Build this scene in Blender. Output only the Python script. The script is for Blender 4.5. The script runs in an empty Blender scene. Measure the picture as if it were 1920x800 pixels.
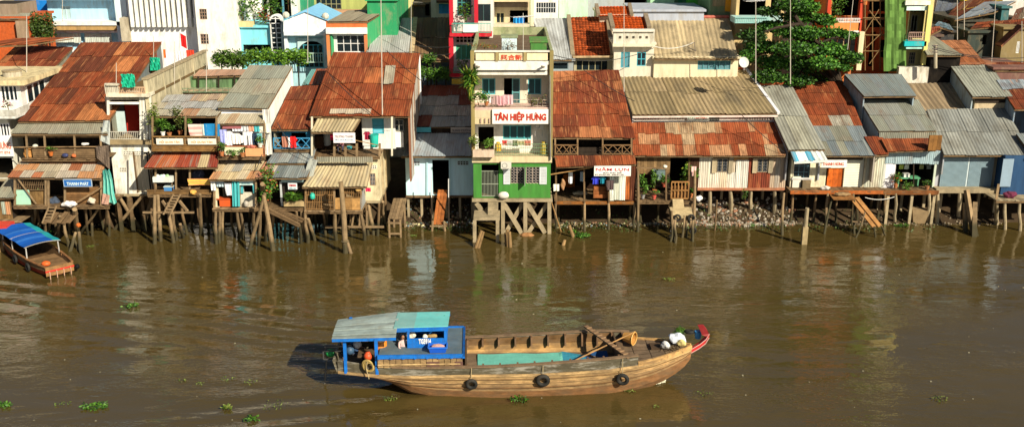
import bpy, math, random
from mathutils import Vector, Matrix
random.seed(7)
sc = bpy.context.scene
COL = sc.collection
R = math.radians
# ---------------------------------------------------------------- camera geometry
F, CU, CV = 1900.0, 960.0, 400.0
PITCH = R(16.8); CP, SP = math.cos(PITCH), math.sin(PITCH)
CH, CD = 18.5, 58.0                      # height above the water, distance from the shore line y=0
def TT(v): return math.tan(PITCH + math.atan((v - CV) / F))
def P(u, v, Y):                          # point of the plane y=Y seen at pixel u,v of the photograph
    b = (v - CV) / F; k = (Y + CD) / (CP - b * SP)
    return Vector(((u - CU) / F * k, Y, CH - (Y + CD) * TT(v)))
def G(u, v, z=0.0): return P(u, v, (CH - z) / TT(v) - CD)
def Z(v, Y): return CH - (Y + CD) * TT(v)
def XX(u, v, Y): return P(u, v, Y).x
def slopeY(v0, Y0, v1, deg):             # depth at which a plane rising at deg from (v0,Y0) is seen at v1
    t = math.tan(R(deg)); z0 = Z(v0, Y0); T = TT(v1)
    return (CH - CD * T - z0 + t * Y0) / (t + T)
# ---------------------------------------------------------------- materials
MATS = {}
def mat(name, col, rough=.85, var=.35, scale=2.5, streak=0, grime=.3, gcol=(.10, .075, .05), bump=.25, uv=False, metallic=0, spec=.3, gscale=1.2, gth=.55, hi=None, sc=None, tide=0):
    if name in MATS: return MATS[name]
    m = bpy.data.materials.new(name); m.use_nodes = True; nt = m.node_tree; N = nt.nodes; L = nt.links
    b = N['Principled BSDF']; b.inputs['Roughness'].default_value = rough; b.inputs['Metallic'].default_value = metallic
    b.inputs['Specular IOR Level'].default_value = spec
    tc = N.new('ShaderNodeTexCoord'); oi = N.new('ShaderNodeObjectInfo')
    mp = N.new('ShaderNodeMapping')
    L.new(tc.outputs['UV' if uv else 'Object'], mp.inputs['Vector'])
    off = N.new('ShaderNodeVectorMath'); off.operation = 'SCALE'; off.inputs[0].default_value = (17, 31, 11)
    L.new(oi.outputs['Random'], off.inputs['Scale']); L.new(off.outputs[0], mp.inputs['Location'])
    if streak: mp.inputs['Scale'].default_value = (streak, .35, .35) if uv else (streak, streak, .35)
    if sc: mp.inputs['Scale'].default_value = sc
    n1 = N.new('ShaderNodeTexNoise'); n1.inputs['Scale'].default_value = scale; n1.inputs['Detail'].default_value = 8; n1.inputs['Roughness'].default_value = .65
    L.new(mp.outputs[0], n1.inputs['Vector'])
    mr = N.new('ShaderNodeMapRange'); mr.inputs['From Min'].default_value = .28; mr.inputs['From Max'].default_value = .72
    mr.inputs['To Min'].default_value = 1 - var; mr.inputs['To Max'].default_value = 1 + var * .6
    L.new(n1.outputs['Fac'], mr.inputs['Value'])
    at = N.new('ShaderNodeAttribute'); at.attribute_name = 'Col'
    c = N.new('ShaderNodeMix'); c.data_type = 'RGBA'; c.blend_type = 'MULTIPLY'; c.inputs['Factor'].default_value = 1
    c.inputs['A'].default_value = (*col, 1); L.new(at.outputs['Color'], c.inputs['B'])
    v = N.new('ShaderNodeVectorMath'); v.operation = 'SCALE'; L.new(c.outputs['Result'], v.inputs[0]); L.new(mr.outputs[0], v.inputs['Scale'])
    out = v.outputs[0]
    if grime:
        n2 = N.new('ShaderNodeTexNoise'); n2.inputs['Scale'].default_value = gscale; n2.inputs['Detail'].default_value = 10; n2.inputs['Roughness'].default_value = .7
        mp2 = N.new('ShaderNodeMapping'); L.new(tc.outputs['Object'], mp2.inputs['Vector']); L.new(off.outputs[0], mp2.inputs['Location'])
        mp2.inputs['Scale'].default_value = sc or ((1.7, .7, .7) if uv else (1.6, 1.6, .7))
        L.new(mp2.outputs[0], n2.inputs['Vector'])
        m2 = N.new('ShaderNodeMapRange'); m2.inputs['From Min'].default_value = gth - .06; m2.inputs['From Max'].default_value = gth + .16
        m2.inputs['To Max'].default_value = grime; L.new(n2.outputs['Fac'], m2.inputs['Value'])
        g = N.new('ShaderNodeMix'); g.data_type = 'RGBA'; L.new(m2.outputs[0], g.inputs['Factor']); L.new(out, g.inputs['A']); g.inputs['B'].default_value = (*gcol, 1)
        out = g.outputs['Result']
    if hi:          # pale or bright streaks that run down the slope with the sheet
        n4 = N.new('ShaderNodeTexNoise'); n4.inputs['Scale'].default_value = 1; n4.inputs['Detail'].default_value = 5; n4.inputs['Roughness'].default_value = .6
        mp4 = N.new('ShaderNodeMapping'); mp4.inputs['Scale'].default_value = (5.5, .5, 1); L.new(tc.outputs['UV'], mp4.inputs['Vector']); L.new(off.outputs[0], mp4.inputs['Location']); L.new(mp4.outputs[0], n4.inputs['Vector'])
        m4 = N.new('ShaderNodeMapRange'); m4.inputs['From Min'].default_value = .55; m4.inputs['From Max'].default_value = .74; m4.inputs['To Max'].default_value = .8; L.new(n4.outputs['Fac'], m4.inputs['Value'])
        g4 = N.new('ShaderNodeMix'); g4.data_type = 'RGBA'; L.new(m4.outputs[0], g4.inputs['Factor']); L.new(out, g4.inputs['A']); g4.inputs['B'].default_value = (*hi, 1); out = g4.outputs['Result']
    if tide:        # wet, slimy tide mark on what stands in the river (object origin is at water level)
        sx = N.new('ShaderNodeSeparateXYZ'); L.new(tc.outputs['Object'], sx.inputs[0]); ad = N.new('ShaderNodeMath'); ad.operation = 'MULTIPLY_ADD'; L.new(n1.outputs['Fac'], ad.inputs[0]); ad.inputs[1].default_value = -.9; L.new(sx.outputs['Z'], ad.inputs[2])
        m5 = N.new('ShaderNodeMapRange'); m5.inputs['From Min'].default_value = tide - .25; m5.inputs['From Max'].default_value = tide - .6; m5.inputs['To Max'].default_value = .85; L.new(ad.outputs[0], m5.inputs['Value'])
        g5 = N.new('ShaderNodeMix'); g5.data_type = 'RGBA'; L.new(m5.outputs[0], g5.inputs['Factor']); L.new(out, g5.inputs['A']); g5.inputs['B'].default_value = (.035, .036, .018, 1); out = g5.outputs['Result']
    L.new(out, b.inputs['Base Color'])
    if bump:
        n3 = N.new('ShaderNodeTexNoise'); n3.inputs['Scale'].default_value = scale * 5; n3.inputs['Detail'].default_value = 6; L.new(mp.outputs[0], n3.inputs['Vector'])
        bp = N.new('ShaderNodeBump'); bp.inputs['Strength'].default_value = bump; bp.inputs['Distance'].default_value = .03
        L.new(n3.outputs['Fac'], bp.inputs['Height']); L.new(bp.outputs[0], b.inputs['Normal'])
    MATS[name] = m
    return m
WHITE = (1, 1, 1)
tin = mat('sheet metal', WHITE, .62, .35, 1.6, 5, .6, (.19, .10, .055), .15, uv=True, spec=.3, gscale=.9, gth=.58, hi=(.24, .22, .18))
tin_rust = mat('rusted sheet metal', WHITE, .85, .5, 1.8, 6, .8, (.075, .028, .014), .2, uv=True, spec=.15, gscale=.9, gth=.52, hi=(.46, .20, .08))
asbestos = mat('fibre cement sheet', WHITE, .9, .3, 1.5, 3, .7, (.10, .085, .06), .2, uv=True, spec=.15, gscale=.5, gth=.54)
wood = mat('weathered wood', (.18, .115, .058), .85, .5, 3, 0, .35, (.07, .045, .025), .35, spec=.2)
wood_pale = mat('pale driftwood', (.27, .185, .10), .85, .45, 3, 0, .35, (.08, .055, .035), .35, spec=.2)
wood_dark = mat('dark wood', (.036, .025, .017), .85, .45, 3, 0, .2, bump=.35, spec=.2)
wood_t = mat('river pile wood', (.18, .115, .058), .85, .5, 3, 0, .35, (.07, .045, .025), .35, spec=.2, tide=.75)
pale_t = mat('pale river pile wood', (.28, .195, .105), .85, .45, 3, 0, .35, (.08, .055, .035), .35, spec=.2, tide=.7)
conc = mat('weathered concrete', (.36, .29, .18), .9, .4, 2, 0, .6, (.13, .11, .07), .3, spec=.15)
plaster = mat('plaster', WHITE, .85, .2, 1.5, 2.2, .6, (.33, .27, .17), .2, spec=.2, gth=.57)
plaster_old = mat('stained plaster', WHITE, .9, .28, 1.8, 2.2, .75, (.2, .155, .09), .25, spec=.15, gth=.53)
paint = mat('paint', WHITE, .5, .12, 2, 0, .15, (.2, .16, .1), .06, spec=.4)
cloth = mat('cloth', WHITE, .95, .15, 4, 0, 0, bump=.1, spec=.1)
leafm = mat('leaf', WHITE, .55, .25, 3, 0, 0, bump=0, spec=.35)
metal = mat('painted metal', (.35, .34, .32), .5, .25, 4, 0, .3, (.16, .06, .03), .1, spec=.5)
tile = mat('clay tile', WHITE, .85, .45, 4, 0, .5, (.10, .05, .03), .3, spec=.15, gscale=.9)
rubber = mat('rubber', (.022, .022, .02), .75, .5, 6, 0, .3, (.12, .09, .06), .15, spec=.3)
glass = mat('window glass', (.012, .02, .025), .12, .3, 1, 0, 0, bump=0, spec=.6)
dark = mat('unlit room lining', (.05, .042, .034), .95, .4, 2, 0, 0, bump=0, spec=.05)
stone = mat('rubble stone', WHITE, .9, .35, 5, 0, .3, bump=.4, spec=.15)
skin = mat('skin', (.36, .19, .11), .6, .1, 4, 0, 0, bump=0)
ropem = mat('rope', (.42, .33, .18), .9, .3, 8, 0, 0, bump=.2)
# ---------------------------------------------------------------- mesh builder
class MB:
    def __init__(s): s.v = []; s.f = []; s.c = []; s.uv = []; s.smooth = False
    def face(s, pts, col=WHITE, uv=None):
        i = len(s.v); s.v += [tuple(p) for p in pts]; s.f.append(tuple(range(i, i + len(pts)))); s.c.append(col)
        s.uv.append(uv or [(p[0], p[2]) for p in pts]); return s
    def grid(s, rows, col=WHITE, uvs=None, colf=None):       # rows: list of equal lists of points
        i0 = len(s.v); n = len(rows[0])
        for r in rows: s.v += [tuple(p) for p in r]
        for a in range(len(rows) - 1):
            for b in range(n - 1):
                k = i0 + a * n + b
                s.f.append((k, k + 1, k + n + 1, k + n)); s.c.append(colf(a, b) if colf else col)
                if uvs: s.uv.append([uvs[a][b], uvs[a][b + 1], uvs[a + 1][b + 1], uvs[a + 1][b]])
                else: s.uv.append([(s.v[q][0], s.v[q][2]) for q in s.f[-1]])
        return s
    def box(s, x0, x1, y0, y1, z0, z1, col=WHITE):
        if x0 > x1: x0, x1 = x1, x0
        if y0 > y1: y0, y1 = y1, y0
        if z0 > z1: z0, z1 = z1, z0
        return s.hexa([(x0, y0, z0), (x1, y0, z0), (x1, y1, z0), (x0, y1, z0), (x0, y0, z1), (x1, y0, z1), (x1, y1, z1), (x0, y1, z1)], col)
    def hexa(s, p, col=WHITE):
        i = len(s.v); s.v += [tuple(q) for q in p]
        for f in ((0, 3, 2, 1), (4, 5, 6, 7), (0, 1, 5, 4), (1, 2, 6, 5), (2, 3, 7, 6), (3, 0, 4, 7)):
            s.f.append(tuple(i + k for k in f)); s.c.append(col)
            a = s.v[s.f[-1][0]]; b = s.v[s.f[-1][2]]
            dx, dy, dz = abs(a[0] - b[0]), abs(a[1] - b[1]), abs(a[2] - b[2])
            ax = (0, 2) if dy <= min(dx, dz) else ((1, 2) if dx <= dz else (0, 1))
            s.uv.append([(s.v[q][ax[0]], s.v[q][ax[1]]) for q in s.f[-1]])
        return s
    def bar(s, a, b, w=.06, h=None, col=WHITE, up=(0, 0, 1)):
        a = Vector(a); b = Vector(b); h = h or w; d = (b - a)
        if d.length < 1e-6: return s
        d.normalize(); u = Vector(up)
        if abs(d.dot(u)) > .96: u = Vector((0, 1, 0))
        r = d.cross(u).normalized() * w / 2; t = r.cross(d).normalized() * h / 2
        return s.hexa([a - r - t, a + r - t, b + r - t, b - r - t, a - r + t, a + r + t, b + r + t, b - r + t], col)
    def tube(s, pts, rad, n=8, col=WHITE, cap=True):
        pts = [Vector(p) for p in pts]; rr = rad if isinstance(rad, (list, tuple)) else [rad] * len(pts)
        i0 = len(s.v); prev = None
        for k, p in enumerate(pts):
            d = (pts[min(k + 1, len(pts) - 1)] - pts[max(k - 1, 0)]).normalized()
            u = Vector((0, 0, 1)) if abs(d.z) < .9 else Vector((1, 0, 0))
            if prev is not None: u = prev
            r = d.cross(u).normalized(); t = r.cross(d).normalized(); prev = t
            for j in range(n):
                a = 2 * math.pi * j / n; s.v.append(tuple(p + (r * math.cos(a) + t * math.sin(a)) * rr[k]))
        for k in range(len(pts) - 1):
            for j in range(n):
                a = i0 + k * n + j; b = i0 + k * n + (j + 1) % n
                s.f.append((a, b, b + n, a + n)); s.c.append(col); s.uv.append([(j / n, k), ((j + 1) / n, k), ((j + 1) / n, k + 1), (j / n, k + 1)])
        if cap:
            for base in (i0, i0 + (len(pts) - 1) * n):
                s.f.append(tuple(base + j for j in range(n))); s.c.append(col); s.uv.append([(0, 0)] * n)
        return s
    def ring(s, c, axis, R0, r, n=18, m=8, col=WHITE, a0=0, a1=2 * math.pi, sy=1):
        c = Vector(c); ax = Vector(axis).normalized(); u = ax.cross(Vector((0, 0, 1)) if abs(ax.z) < .9 else Vector((1, 0, 0))).normalized(); w = ax.cross(u)
        pts = [c + (u * math.cos(a0 + (a1 - a0) * k / n) + w * math.sin(a0 + (a1 - a0) * k / n) * sy) * R0 for k in range(n + 1)]
        return s.tube(pts, r, m, col, cap=False)
    def ball(s, c, r, n=10, m=7, col=WHITE, jit=0, sc=(1, 1, 1)):
        c = Vector(c); rows = []
        for a in range(m + 1):
            th = math.pi * a / m; row = []
            for b in range(n + 1):
                ph = 2 * math.pi * (b % n) / n; q = 1 + jit * math.sin(5.1 * a + 3.7 * (b % n) + c.x * 7)
                row.append(c + Vector((math.sin(th) * math.cos(ph) * sc[0], math.sin(th) * math.sin(ph) * sc[1], math.cos(th) * sc[2])) * r * q)
            rows.append(row)
        return s.grid(rows, col)
    def build(s, name, m, parent=None, smooth=None, loc=None, over=None):
        o_loc = Vector(parent['_w']) if parent is not None else (Vector(loc) if loc is not None else s.base())
        me = bpy.data.meshes.new(name)
        me.from_pydata([tuple(Vector(q) - o_loc) for q in s.v], [], s.f)
        ca = me.color_attributes.new('Col', 'FLOAT_COLOR', 'CORNER'); ul = me.uv_layers.new(name='UVMap')
        cd = []; ud = []
        for f, c, uv in zip(s.f, s.c, s.uv):
            for k in range(len(f)): cd += [c[0], c[1], c[2], 1]; ud += [uv[k][0], uv[k][1]]
        ca.data.foreach_set('color', cd); ul.data.foreach_set('uv', ud)
        me.materials.append(m)
        if smooth if smooth is not None else s.smooth: me.polygons.foreach_set('use_smooth', [True] * len(me.polygons))
        me.update()
        o = bpy.data.objects.new(name, me); COL.objects.link(o)
        if parent is not None: o.parent = parent; o['_w'] = parent['_w']
        else: o.location = o_loc; o['_w'] = tuple(o_loc)
        return o
    def base(s):
        xs = [q[0] for q in s.v]; ys = [q[1] for q in s.v]; zs = [q[2] for q in s.v]
        return Vector(((min(xs) + max(xs)) / 2, (min(ys) + max(ys)) / 2, min(zs)))
def tag(o, label=None, cat=None, group=None, kind=None):
    if label: o['label'] = label
    if cat: o['category'] = cat
    if group: o['group'] = group
    if kind: o['kind'] = kind
    return o
def thing(name, label, cat, loc, group=None):
    o = bpy.data.objects.new(name, None); COL.objects.link(o); o.location = loc; o['_w'] = tuple(loc); o.empty_display_size = .3
    return tag(o, label, cat, group)
def copy_thing(o, loc, label=None, rz=0, scale=None):
    def cp(a, par):
        c = a.copy(); COL.objects.link(c)
        if par: c.parent = par
        for ch in [x for x in bpy.data.objects if x.parent == a]: cp(ch, c)
        return c
    kids = {}
    c = cp(o, None); c.location = loc; c.rotation_euler[2] += rz; c['_w'] = tuple(loc)
    if scale: c.scale = (scale,) * 3 if isinstance(scale, (int, float)) else scale
    if label: c['label'] = label
    return c
def rc(c, a=.12):
    k = 1 + random.uniform(-a, a); return (c[0] * k, c[1] * k, c[2] * k)
# ---------------------------------------------------------------- palettes (linear base colours)
RU = [(.24, .056, .02), (.165, .04, .018), (.30, .08, .028), (.20, .048, .02), (.12, .035, .018)]
RL = [(.46, .17, .06), (.55, .30, .14), (.42, .13, .045)]
GY = [(.28, .27, .20), (.25, .25, .19), (.30, .28, .21), (.24, .25, .20)]
BG = [(.17, .20, .20), (.19, .215, .21), (.16, .19, .20)]
TN = [(.46, .38, .22), (.42, .34, .20), (.5, .42, .26)]
def roof(par, name, eL, eR, rR, rL, cols, rows, pal, m=None, pitch=.13, amp=.007, seed=1, thin=0, edge=True, beam=wood):
    """corrugated sheets laid in rows; every sheet of the roof has its own weathering"""
    rnd = random.Random(seed); mb = MB(); eL, eR, rR, rL = map(Vector, (eL, eR, rR, rL))
    W = ((eR - eL).length + (rR - rL).length) / 2; Ln = ((rL - eL).length + (rR - eR).length) / 2
    n = (eR - eL).cross(rL - eL).normalized()
    if n.z < 0: n = -n
    def pt(t, q): return (eL.lerp(eR, t)).lerp(rL.lerp(rR, t), q)
    edges = [0]
    for j in range(cols): edges.append(edges[-1] + rnd.uniform(.75, 1.25))
    edges = [e / edges[-1] for e in edges]
    cprev = rnd.choice(pal); joff = [[(rnd.uniform(-.12, .12) if rnd.random() < .25 else rnd.uniform(-.02, .02)) / rows if 0 < a < rows else 0 for a in range(rows + 1)] for _ in range(cols)]
    for i in range(rows):
        for j in range(cols):
            if rows < 3 or rnd.random() > .45: cprev = rnd.choice(pal)
            t0, t1 = edges[j], min(1, edges[j + 1] + .02 / max(W, .1))
            bend = rnd.choice((0, 0, 0, .02, .04)); q0 = i / rows + joff[j][i] - (rnd.uniform(.03, .16) / Ln if i else rnd.uniform(-.02, .05) / Ln); q1 = (i + 1) / rows + joff[j][i + 1]
            c = rc(cprev, .07); q_ = rnd.random(); c = tuple(x * 1.15 for x in c) if q_ > .9 else (tuple(x * .82 for x in c) if q_ < .12 else c); lift = .012 * (j % 2) + rnd.uniform(0, .012); ux = rnd.uniform(0, 50)
            k = max(3, int((t1 - t0) * W / pitch * 5)); rowsp = []; uvs = []
            for a in range(3):
                q = q0 + (q1 - q0) * a / 2; row = []; ur = []
                for b in range(k + 1):
                    t = t0 + (t1 - t0) * b / k; x = t * W
                    h = amp * math.sin(2 * math.pi * x / pitch) + lift + .03 * (1 - a / 2) + (bend * (b / k) if a == 0 else 0)
                    row.append(pt(t, q) + n * h); ur.append((x + ux, q * Ln))
                rowsp.append(row); uvs.append(ur)
            mb.grid(rowsp, c, uvs)
            if i == 0:      # folded lower edge gives the sheets a visible thickness
                lo = [p + Vector((0, 0.004, -.02)) for p in rowsp[0]]
                mb.grid([lo, rowsp[0]], (c[0] * .8, c[1] * .8, c[2] * .8))
    o = mb.build(name, m or tin, par)
    if beam and edge:
        b = MB(); b.bar(eL - n * .07 + Vector((0, .05, 0)), eR - n * .07 + Vector((0, .05, 0)), .06, .09); 
        for t in [k / max(2, int(W / .9)) for k in range(max(2, int(W / .9)) + 1)]:
            b.bar(pt(min(max(t, .01), .99), .01) - n * .08, pt(min(max(t, .01), .99), .99) - n * .08, .05, .07)
        b.build('rafters', beam, par)
    return o
def proof(par, name, eL, eR, Y, rR, rL, deg, cols, rows, pal, **k):
    """roof from photo pixels: eave corners (u,v) at depth Y, ridge corners (u,v), rising at deg"""
    v0 = (eL[1] + eR[1]) / 2; v1 = (rR[1] + rL[1]) / 2; Y1 = slopeY(v0, Y, v1, deg)
    roof(par, name, P(*eL, Y), P(*eR, Y), P(*rR, Y1), P(*rL, Y1), cols, rows, pal, **k)
    return Y1
def facade(mb, x0, x1, z0, z1, y, th=.14, ops=(), col=WHITE):
    """wall from boxes leaving real openings; ops = (x0,x1,z0,z1)"""
    xs = sorted({x0, x1, *[min(max(o[k], x0), x1) for o in ops for k in (0, 1)]})
    for a, b in zip(xs, xs[1:]):
        if b - a < 1e-4: continue
        mid = (a + b) / 2; holes = sorted([(max(o[2], z0), min(o[3], z1)) for o in ops if o[0] < mid < o[1]])
        z = z0
        for h0, h1 in holes:
            if h0 > z + 1e-4: mb.box(a, b, y, y + th, z, h0, col)
            z = max(z, h1)
        if z < z1 - 1e-4: mb.box(a, b, y, y + th, z, z1, col)
    return mb
def pops(ops, Y):
    out = []
    for (u0, u1, v0, v1) in ops:
        vm = (v0 + v1) / 2; out.append((XX(u0, vm, Y), XX(u1, vm, Y), Z(v1, Y), Z(v0, Y)))
    return out
def body(par, name, u0, u1, v0, v1, Y, depth, m, ops=(), col=WHITE, ztop=None, zbot=None, sides=True, floor=True, lining=True, vr=None):
    """house storey: front wall with openings, side and back walls, floor"""
    vr = vr or v1; x0, x1 = XX(u0, vr, Y), XX(u1, vr, Y); z0 = Z(v1, Y) if zbot is None else zbot; z1 = Z(v0, Y) if ztop is None else ztop
    mb = facade(MB(), x0, x1, z0, z1, Y, .14, pops(ops, Y), col)
    if sides:
        mb.box(x0, x0 + .12, Y + .14, Y + depth, z0, z1, col); mb.box(x1 - .12, x1, Y + .14, Y + depth, z0, z1, col)
        mb.box(x0 + .12, x1 - .12, Y + depth - .12, Y + depth, z0, z1, col)
    o = mb.build(name, m, par)
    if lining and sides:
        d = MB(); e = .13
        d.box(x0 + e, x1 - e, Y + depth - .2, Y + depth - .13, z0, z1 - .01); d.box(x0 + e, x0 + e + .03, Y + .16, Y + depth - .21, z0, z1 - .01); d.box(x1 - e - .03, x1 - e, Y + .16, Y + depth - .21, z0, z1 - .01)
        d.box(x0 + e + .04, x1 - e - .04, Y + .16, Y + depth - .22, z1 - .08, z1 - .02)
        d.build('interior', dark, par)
    if floor:
        MB().box(x0 - .03, x1 + .03, Y - .05, Y + depth, z0 - .14, z0 - .002).build('floor_slab', conc if m in (plaster, plaster_old) else wood, par)
    return x0, x1, z0, z1
def pbox(par, name, u0, u1, v0, v1, Y, depth, m, col=WHITE):
    vm = (v0 + v1) / 2
    return MB().box(XX(u0, vm, Y), XX(u1, vm, Y), Y, Y + depth, Z(v1, Y), Z(v0, Y), col).build(name, m, par)
def window(par, u0, u1, v0, v1, Y, frame=(.8, .8, .76), nx=2, nz=1, fw=.05, kind='glass', shut=None, m=None, bars=0, name='window', world=None, gcol=WHITE):
    if world: x0, x1, z0, z1 = world
    else:
        vm = (v0 + v1) / 2; x0, x1, z0, z1 = XX(u0, vm, Y), XX(u1, vm, Y), Z(v1, Y), Z(v0, Y)
    f = MB(); d = .06; y = Y + .02
    f.box(x0, x1, y, y + d, z1 - fw, z1, frame); f.box(x0, x1, y, y + d, z0, z0 + fw, frame)
    f.box(x0, x0 + fw, y, y + d, z0 + fw, z1 - fw, frame); f.box(x1 - fw, x1, y, y + d, z0 + fw, z1 - fw, frame)
    for i in range(1, nx):
        x = x0 + (x1 - x0) * i / nx; f.box(x - fw / 2, x + fw / 2, y + .002, y + d - .002, z0 + fw, z1 - fw, frame)
    for i in range(1, nz):
        z = z0 + (z1 - z0) * i / nz; f.box(x0 + fw, x1 - fw, y + .004, y + d - .004, z - fw / 2, z + fw / 2, frame)
    if bars:
        for i in range(1, bars):
            x = x0 + (x1 - x0) * i / bars; f.bar((x, y - .01, z0 + fw), (x, y - .01, z1 - fw), .018, .018, (.5, .5, .5))
    w = f.build(name, m or paint, par)
    if kind == 'louver':
        s = MB(); n = max(4, int((z1 - z0) / .09))
        for i in range(n):
            z = z0 + fw + (z1 - z0 - 2 * fw) * (i + .5) / n; hh = (z1 - z0) / n * .45
            s.hexa([(x0 + fw, y + .035, z - hh), (x1 - fw, y + .035, z - hh), (x1 - fw, y + .055, z - hh), (x0 + fw, y + .055, z - hh),
                    (x0 + fw, y + .06, z + hh * .6), (x1 - fw, y + .06, z + hh * .6), (x1 - fw, y + .08, z + hh * .6), (x0 + fw, y + .08, z + hh * .6)], shut or frame)
        s.build('louvre_slats', paint, w)
    elif kind == 'glass':
        MB().box(x0 + fw, x1 - fw, y + .03, y + .036, z0 + fw, z1 - fw, gcol).build('pane', glass, w)
    return w
def shutter(par, u0, u1, v0, v1, Y, col, deg=0, hinge='L', name='shutter'):
    vm = (v0 + v1) / 2; x0, x1, z0, z1 = XX(u0, vm, Y), XX(u1, vm, Y), Z(v1, Y), Z(v0, Y)
    s = MB(); y = Y - .05; w = .05
    s.box(x0, x1, y, y + .03, z1 - w, z1, col); s.box(x0, x1, y, y + .03, z0, z0 + w, col); s.box(x0, x0 + w, y, y + .03, z0 + w, z1 - w, col); s.box(x1 - w, x1, y, y + .03, z0 + w, z1 - w, col)
    n = max(4, int((z1 - z0) / .1))
    for i in range(n):
        z = z0 + w + (z1 - z0 - 2 * w) * (i + .5) / n; s.bar((x0 + w, y + .015, z), (x1 - w, y + .015, z), .012, (z1 - z0) / n * .8, (col[0] * .9, col[1] * .9, col[2] * .9))
    return s.build(name, paint, par)
def posts(par, lst, m=wood, r=.08, name='stilt', sq=False):
    """(u, vtop, vbottom, Y[, du]) round stilts; du leans the foot"""
    for q in lst:
        u, v0, v1, Y = q[:4]; a = P(u, v0, Y); zb = Z(v1, Y) if v1 else -.8
        b = Vector((a.x + (q[4] if len(q) > 4 else random.uniform(-.05, .05)), Y + (q[5] if len(q) > 5 else random.uniform(-.05, .05)), zb)); mb = MB(); c = rc(WHITE, .2)
        if sq: mb.bar(a, b, r * 2, r * 2, c)
        else:
            mid = a.lerp(b, .5) + Vector((random.uniform(-.03, .03), 0, 0)); mb.tube([a, mid, b], [r * .9, r, r * 1.08], 8, c)
        mb.build(name, m, par)
def stilts(par, u0, u1, vtop, Y, n, rows=3, dy=1.4, m=wood_t, r=.08, vb=None, zt=None, sq=False, jit=.12):
    z1 = Z(vtop, Y) if zt is None else zt; x0, x1 = XX(u0, vtop, Y), XX(u1, vtop, Y)
    for k in range(rows):
        for i in range(n):
            x = x0 + (x1 - x0) * (i + .04) / max(1, n - .92) + (random.uniform(-jit, jit) if 0 < i < n - 1 else 0); y = Y + .1 + k * dy
            mb = MB(); c = rc(WHITE, .25); dx = random.uniform(-.06, .06)
            if sq: mb.bar((x, y, z1), (x + dx * .3, y, -.8), 2 * r, 2 * r, c)
            else: bx_ = random.uniform(-.09, .09); mb.tube([(x, y, z1), (x + dx + bx_, y + bx_ * .6, z1 * .5), (x + dx * 4, y + dx * 2, -.8)], [r * .85, r * random.uniform(.8, 1.1), r * 1.15], 8, c)
            mb.build('stilt', m, par)
    # joists under the floor
def planks(par, name, u0, u1, v, Y, depth, m=wood, th=.05, w=.22, zt=None, along='x', vr=None):
    x0, x1 = XX(u0, vr or v, Y), XX(u1, vr or v, Y); z = Z(v, Y) if zt is None else zt; mb = MB(); n = max(2, int((x1 - x0) / w))
    for i in range(n):
        a = x0 + (x1 - x0) * i / n; b = x0 + (x1 - x0) * (i + 1) / n - .012
        mb.box(a, b, Y + random.uniform(-.08, .02), Y + depth, z - th, z + random.uniform(-.006, .006), rc(WHITE, .3))
    o = mb.build(name, m, par)
    MB().box(x0, x1, Y + .03, Y + .11, z - th - .14, z - th - .008).build('joist', wood, par); MB().box(x0, x1, Y + depth * .6, Y + depth * .6 + .1, z - th - .14, z - th - .008).build('joist', wood, par)
    return x0, x1, z
def railing(par, u0, u1, vtop, vbot, Y, n=12, m=None, col=WHITE, r=.02, cross=False, name='railing', mid=0):
    x0, x1, z0, z1 = XX(u0, vbot, Y), XX(u1, vbot, Y), Z(vbot, Y), Z(vtop, Y); mb = MB()
    mb.bar((x0, Y, z1), (x1, Y, z1), 2.2 * r, 2.2 * r, col); mb.bar((x0, Y, z0 + .04), (x1, Y, z0 + .04), 2 * r, 2 * r, col)
    for k in range(mid): z = z0 + (z1 - z0) * (k + 1) / (mid + 1); mb.bar((x0, Y, z), (x1, Y, z), 1.6 * r, 1.6 * r, col)
    for i in range(n + 1):
        x = x0 + (x1 - x0) * i / n
        if cross:
            if i % 2 == 0 or n < 3: mb.bar((x, Y, z0), (x, Y, z1), 2 * r, 2 * r, col)
            if i < n: mb.bar((x, Y + .003, z0), (x + (x1 - x0) / n, Y + .003, z1), 1.5 * r, 1.5 * r, col); mb.bar((x, Y - .02, z1), (x + (x1 - x0) / n, Y - .02, z0), 1.5 * r, 1.5 * r, col)
        else: mb.bar((x, Y, z0), (x, Y, z1), 1.4 * r, 1.4 * r, col)
    return mb.build(name, m or paint, par)
def ventblock(par, u0, u1, v0, v1, Y, nx, nz=2, fr=(.75, .72, .62), name='vent_block'):
    """pierced blocks: plaster bars over a dark sheet that stands in for shaded openings, proud of the wall"""
    vm = (v0 + v1) / 2; x0, x1, z0, z1 = XX(u0, vm, Y), XX(u1, vm, Y), Z(v1, Y), Z(v0, Y); mb = MB(); y = Y - .02
    w = (x1 - x0) / nx; h = (z1 - z0) / nz
    for i in range(nx + 1): mb.box(x0 + i * w - .025, x0 + i * w + .025, y, y + .03, z0, z1, fr)
    for k in range(nz + 1): mb.box(x0 + .03, x1 - .03, y + .004, y + .026, z0 + k * h - .02, z0 + k * h + .02, fr)
    o = mb.build(name, plaster, par)
    MB().box(x0 + .01, x1 - .01, y + .012, y + .016, z0 + .01, z1 - .01, (.25, .25, .25)).build('vent_shade_panel', dark, o)  # dark sheet painted in for the shade inside the vents
    return o
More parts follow.
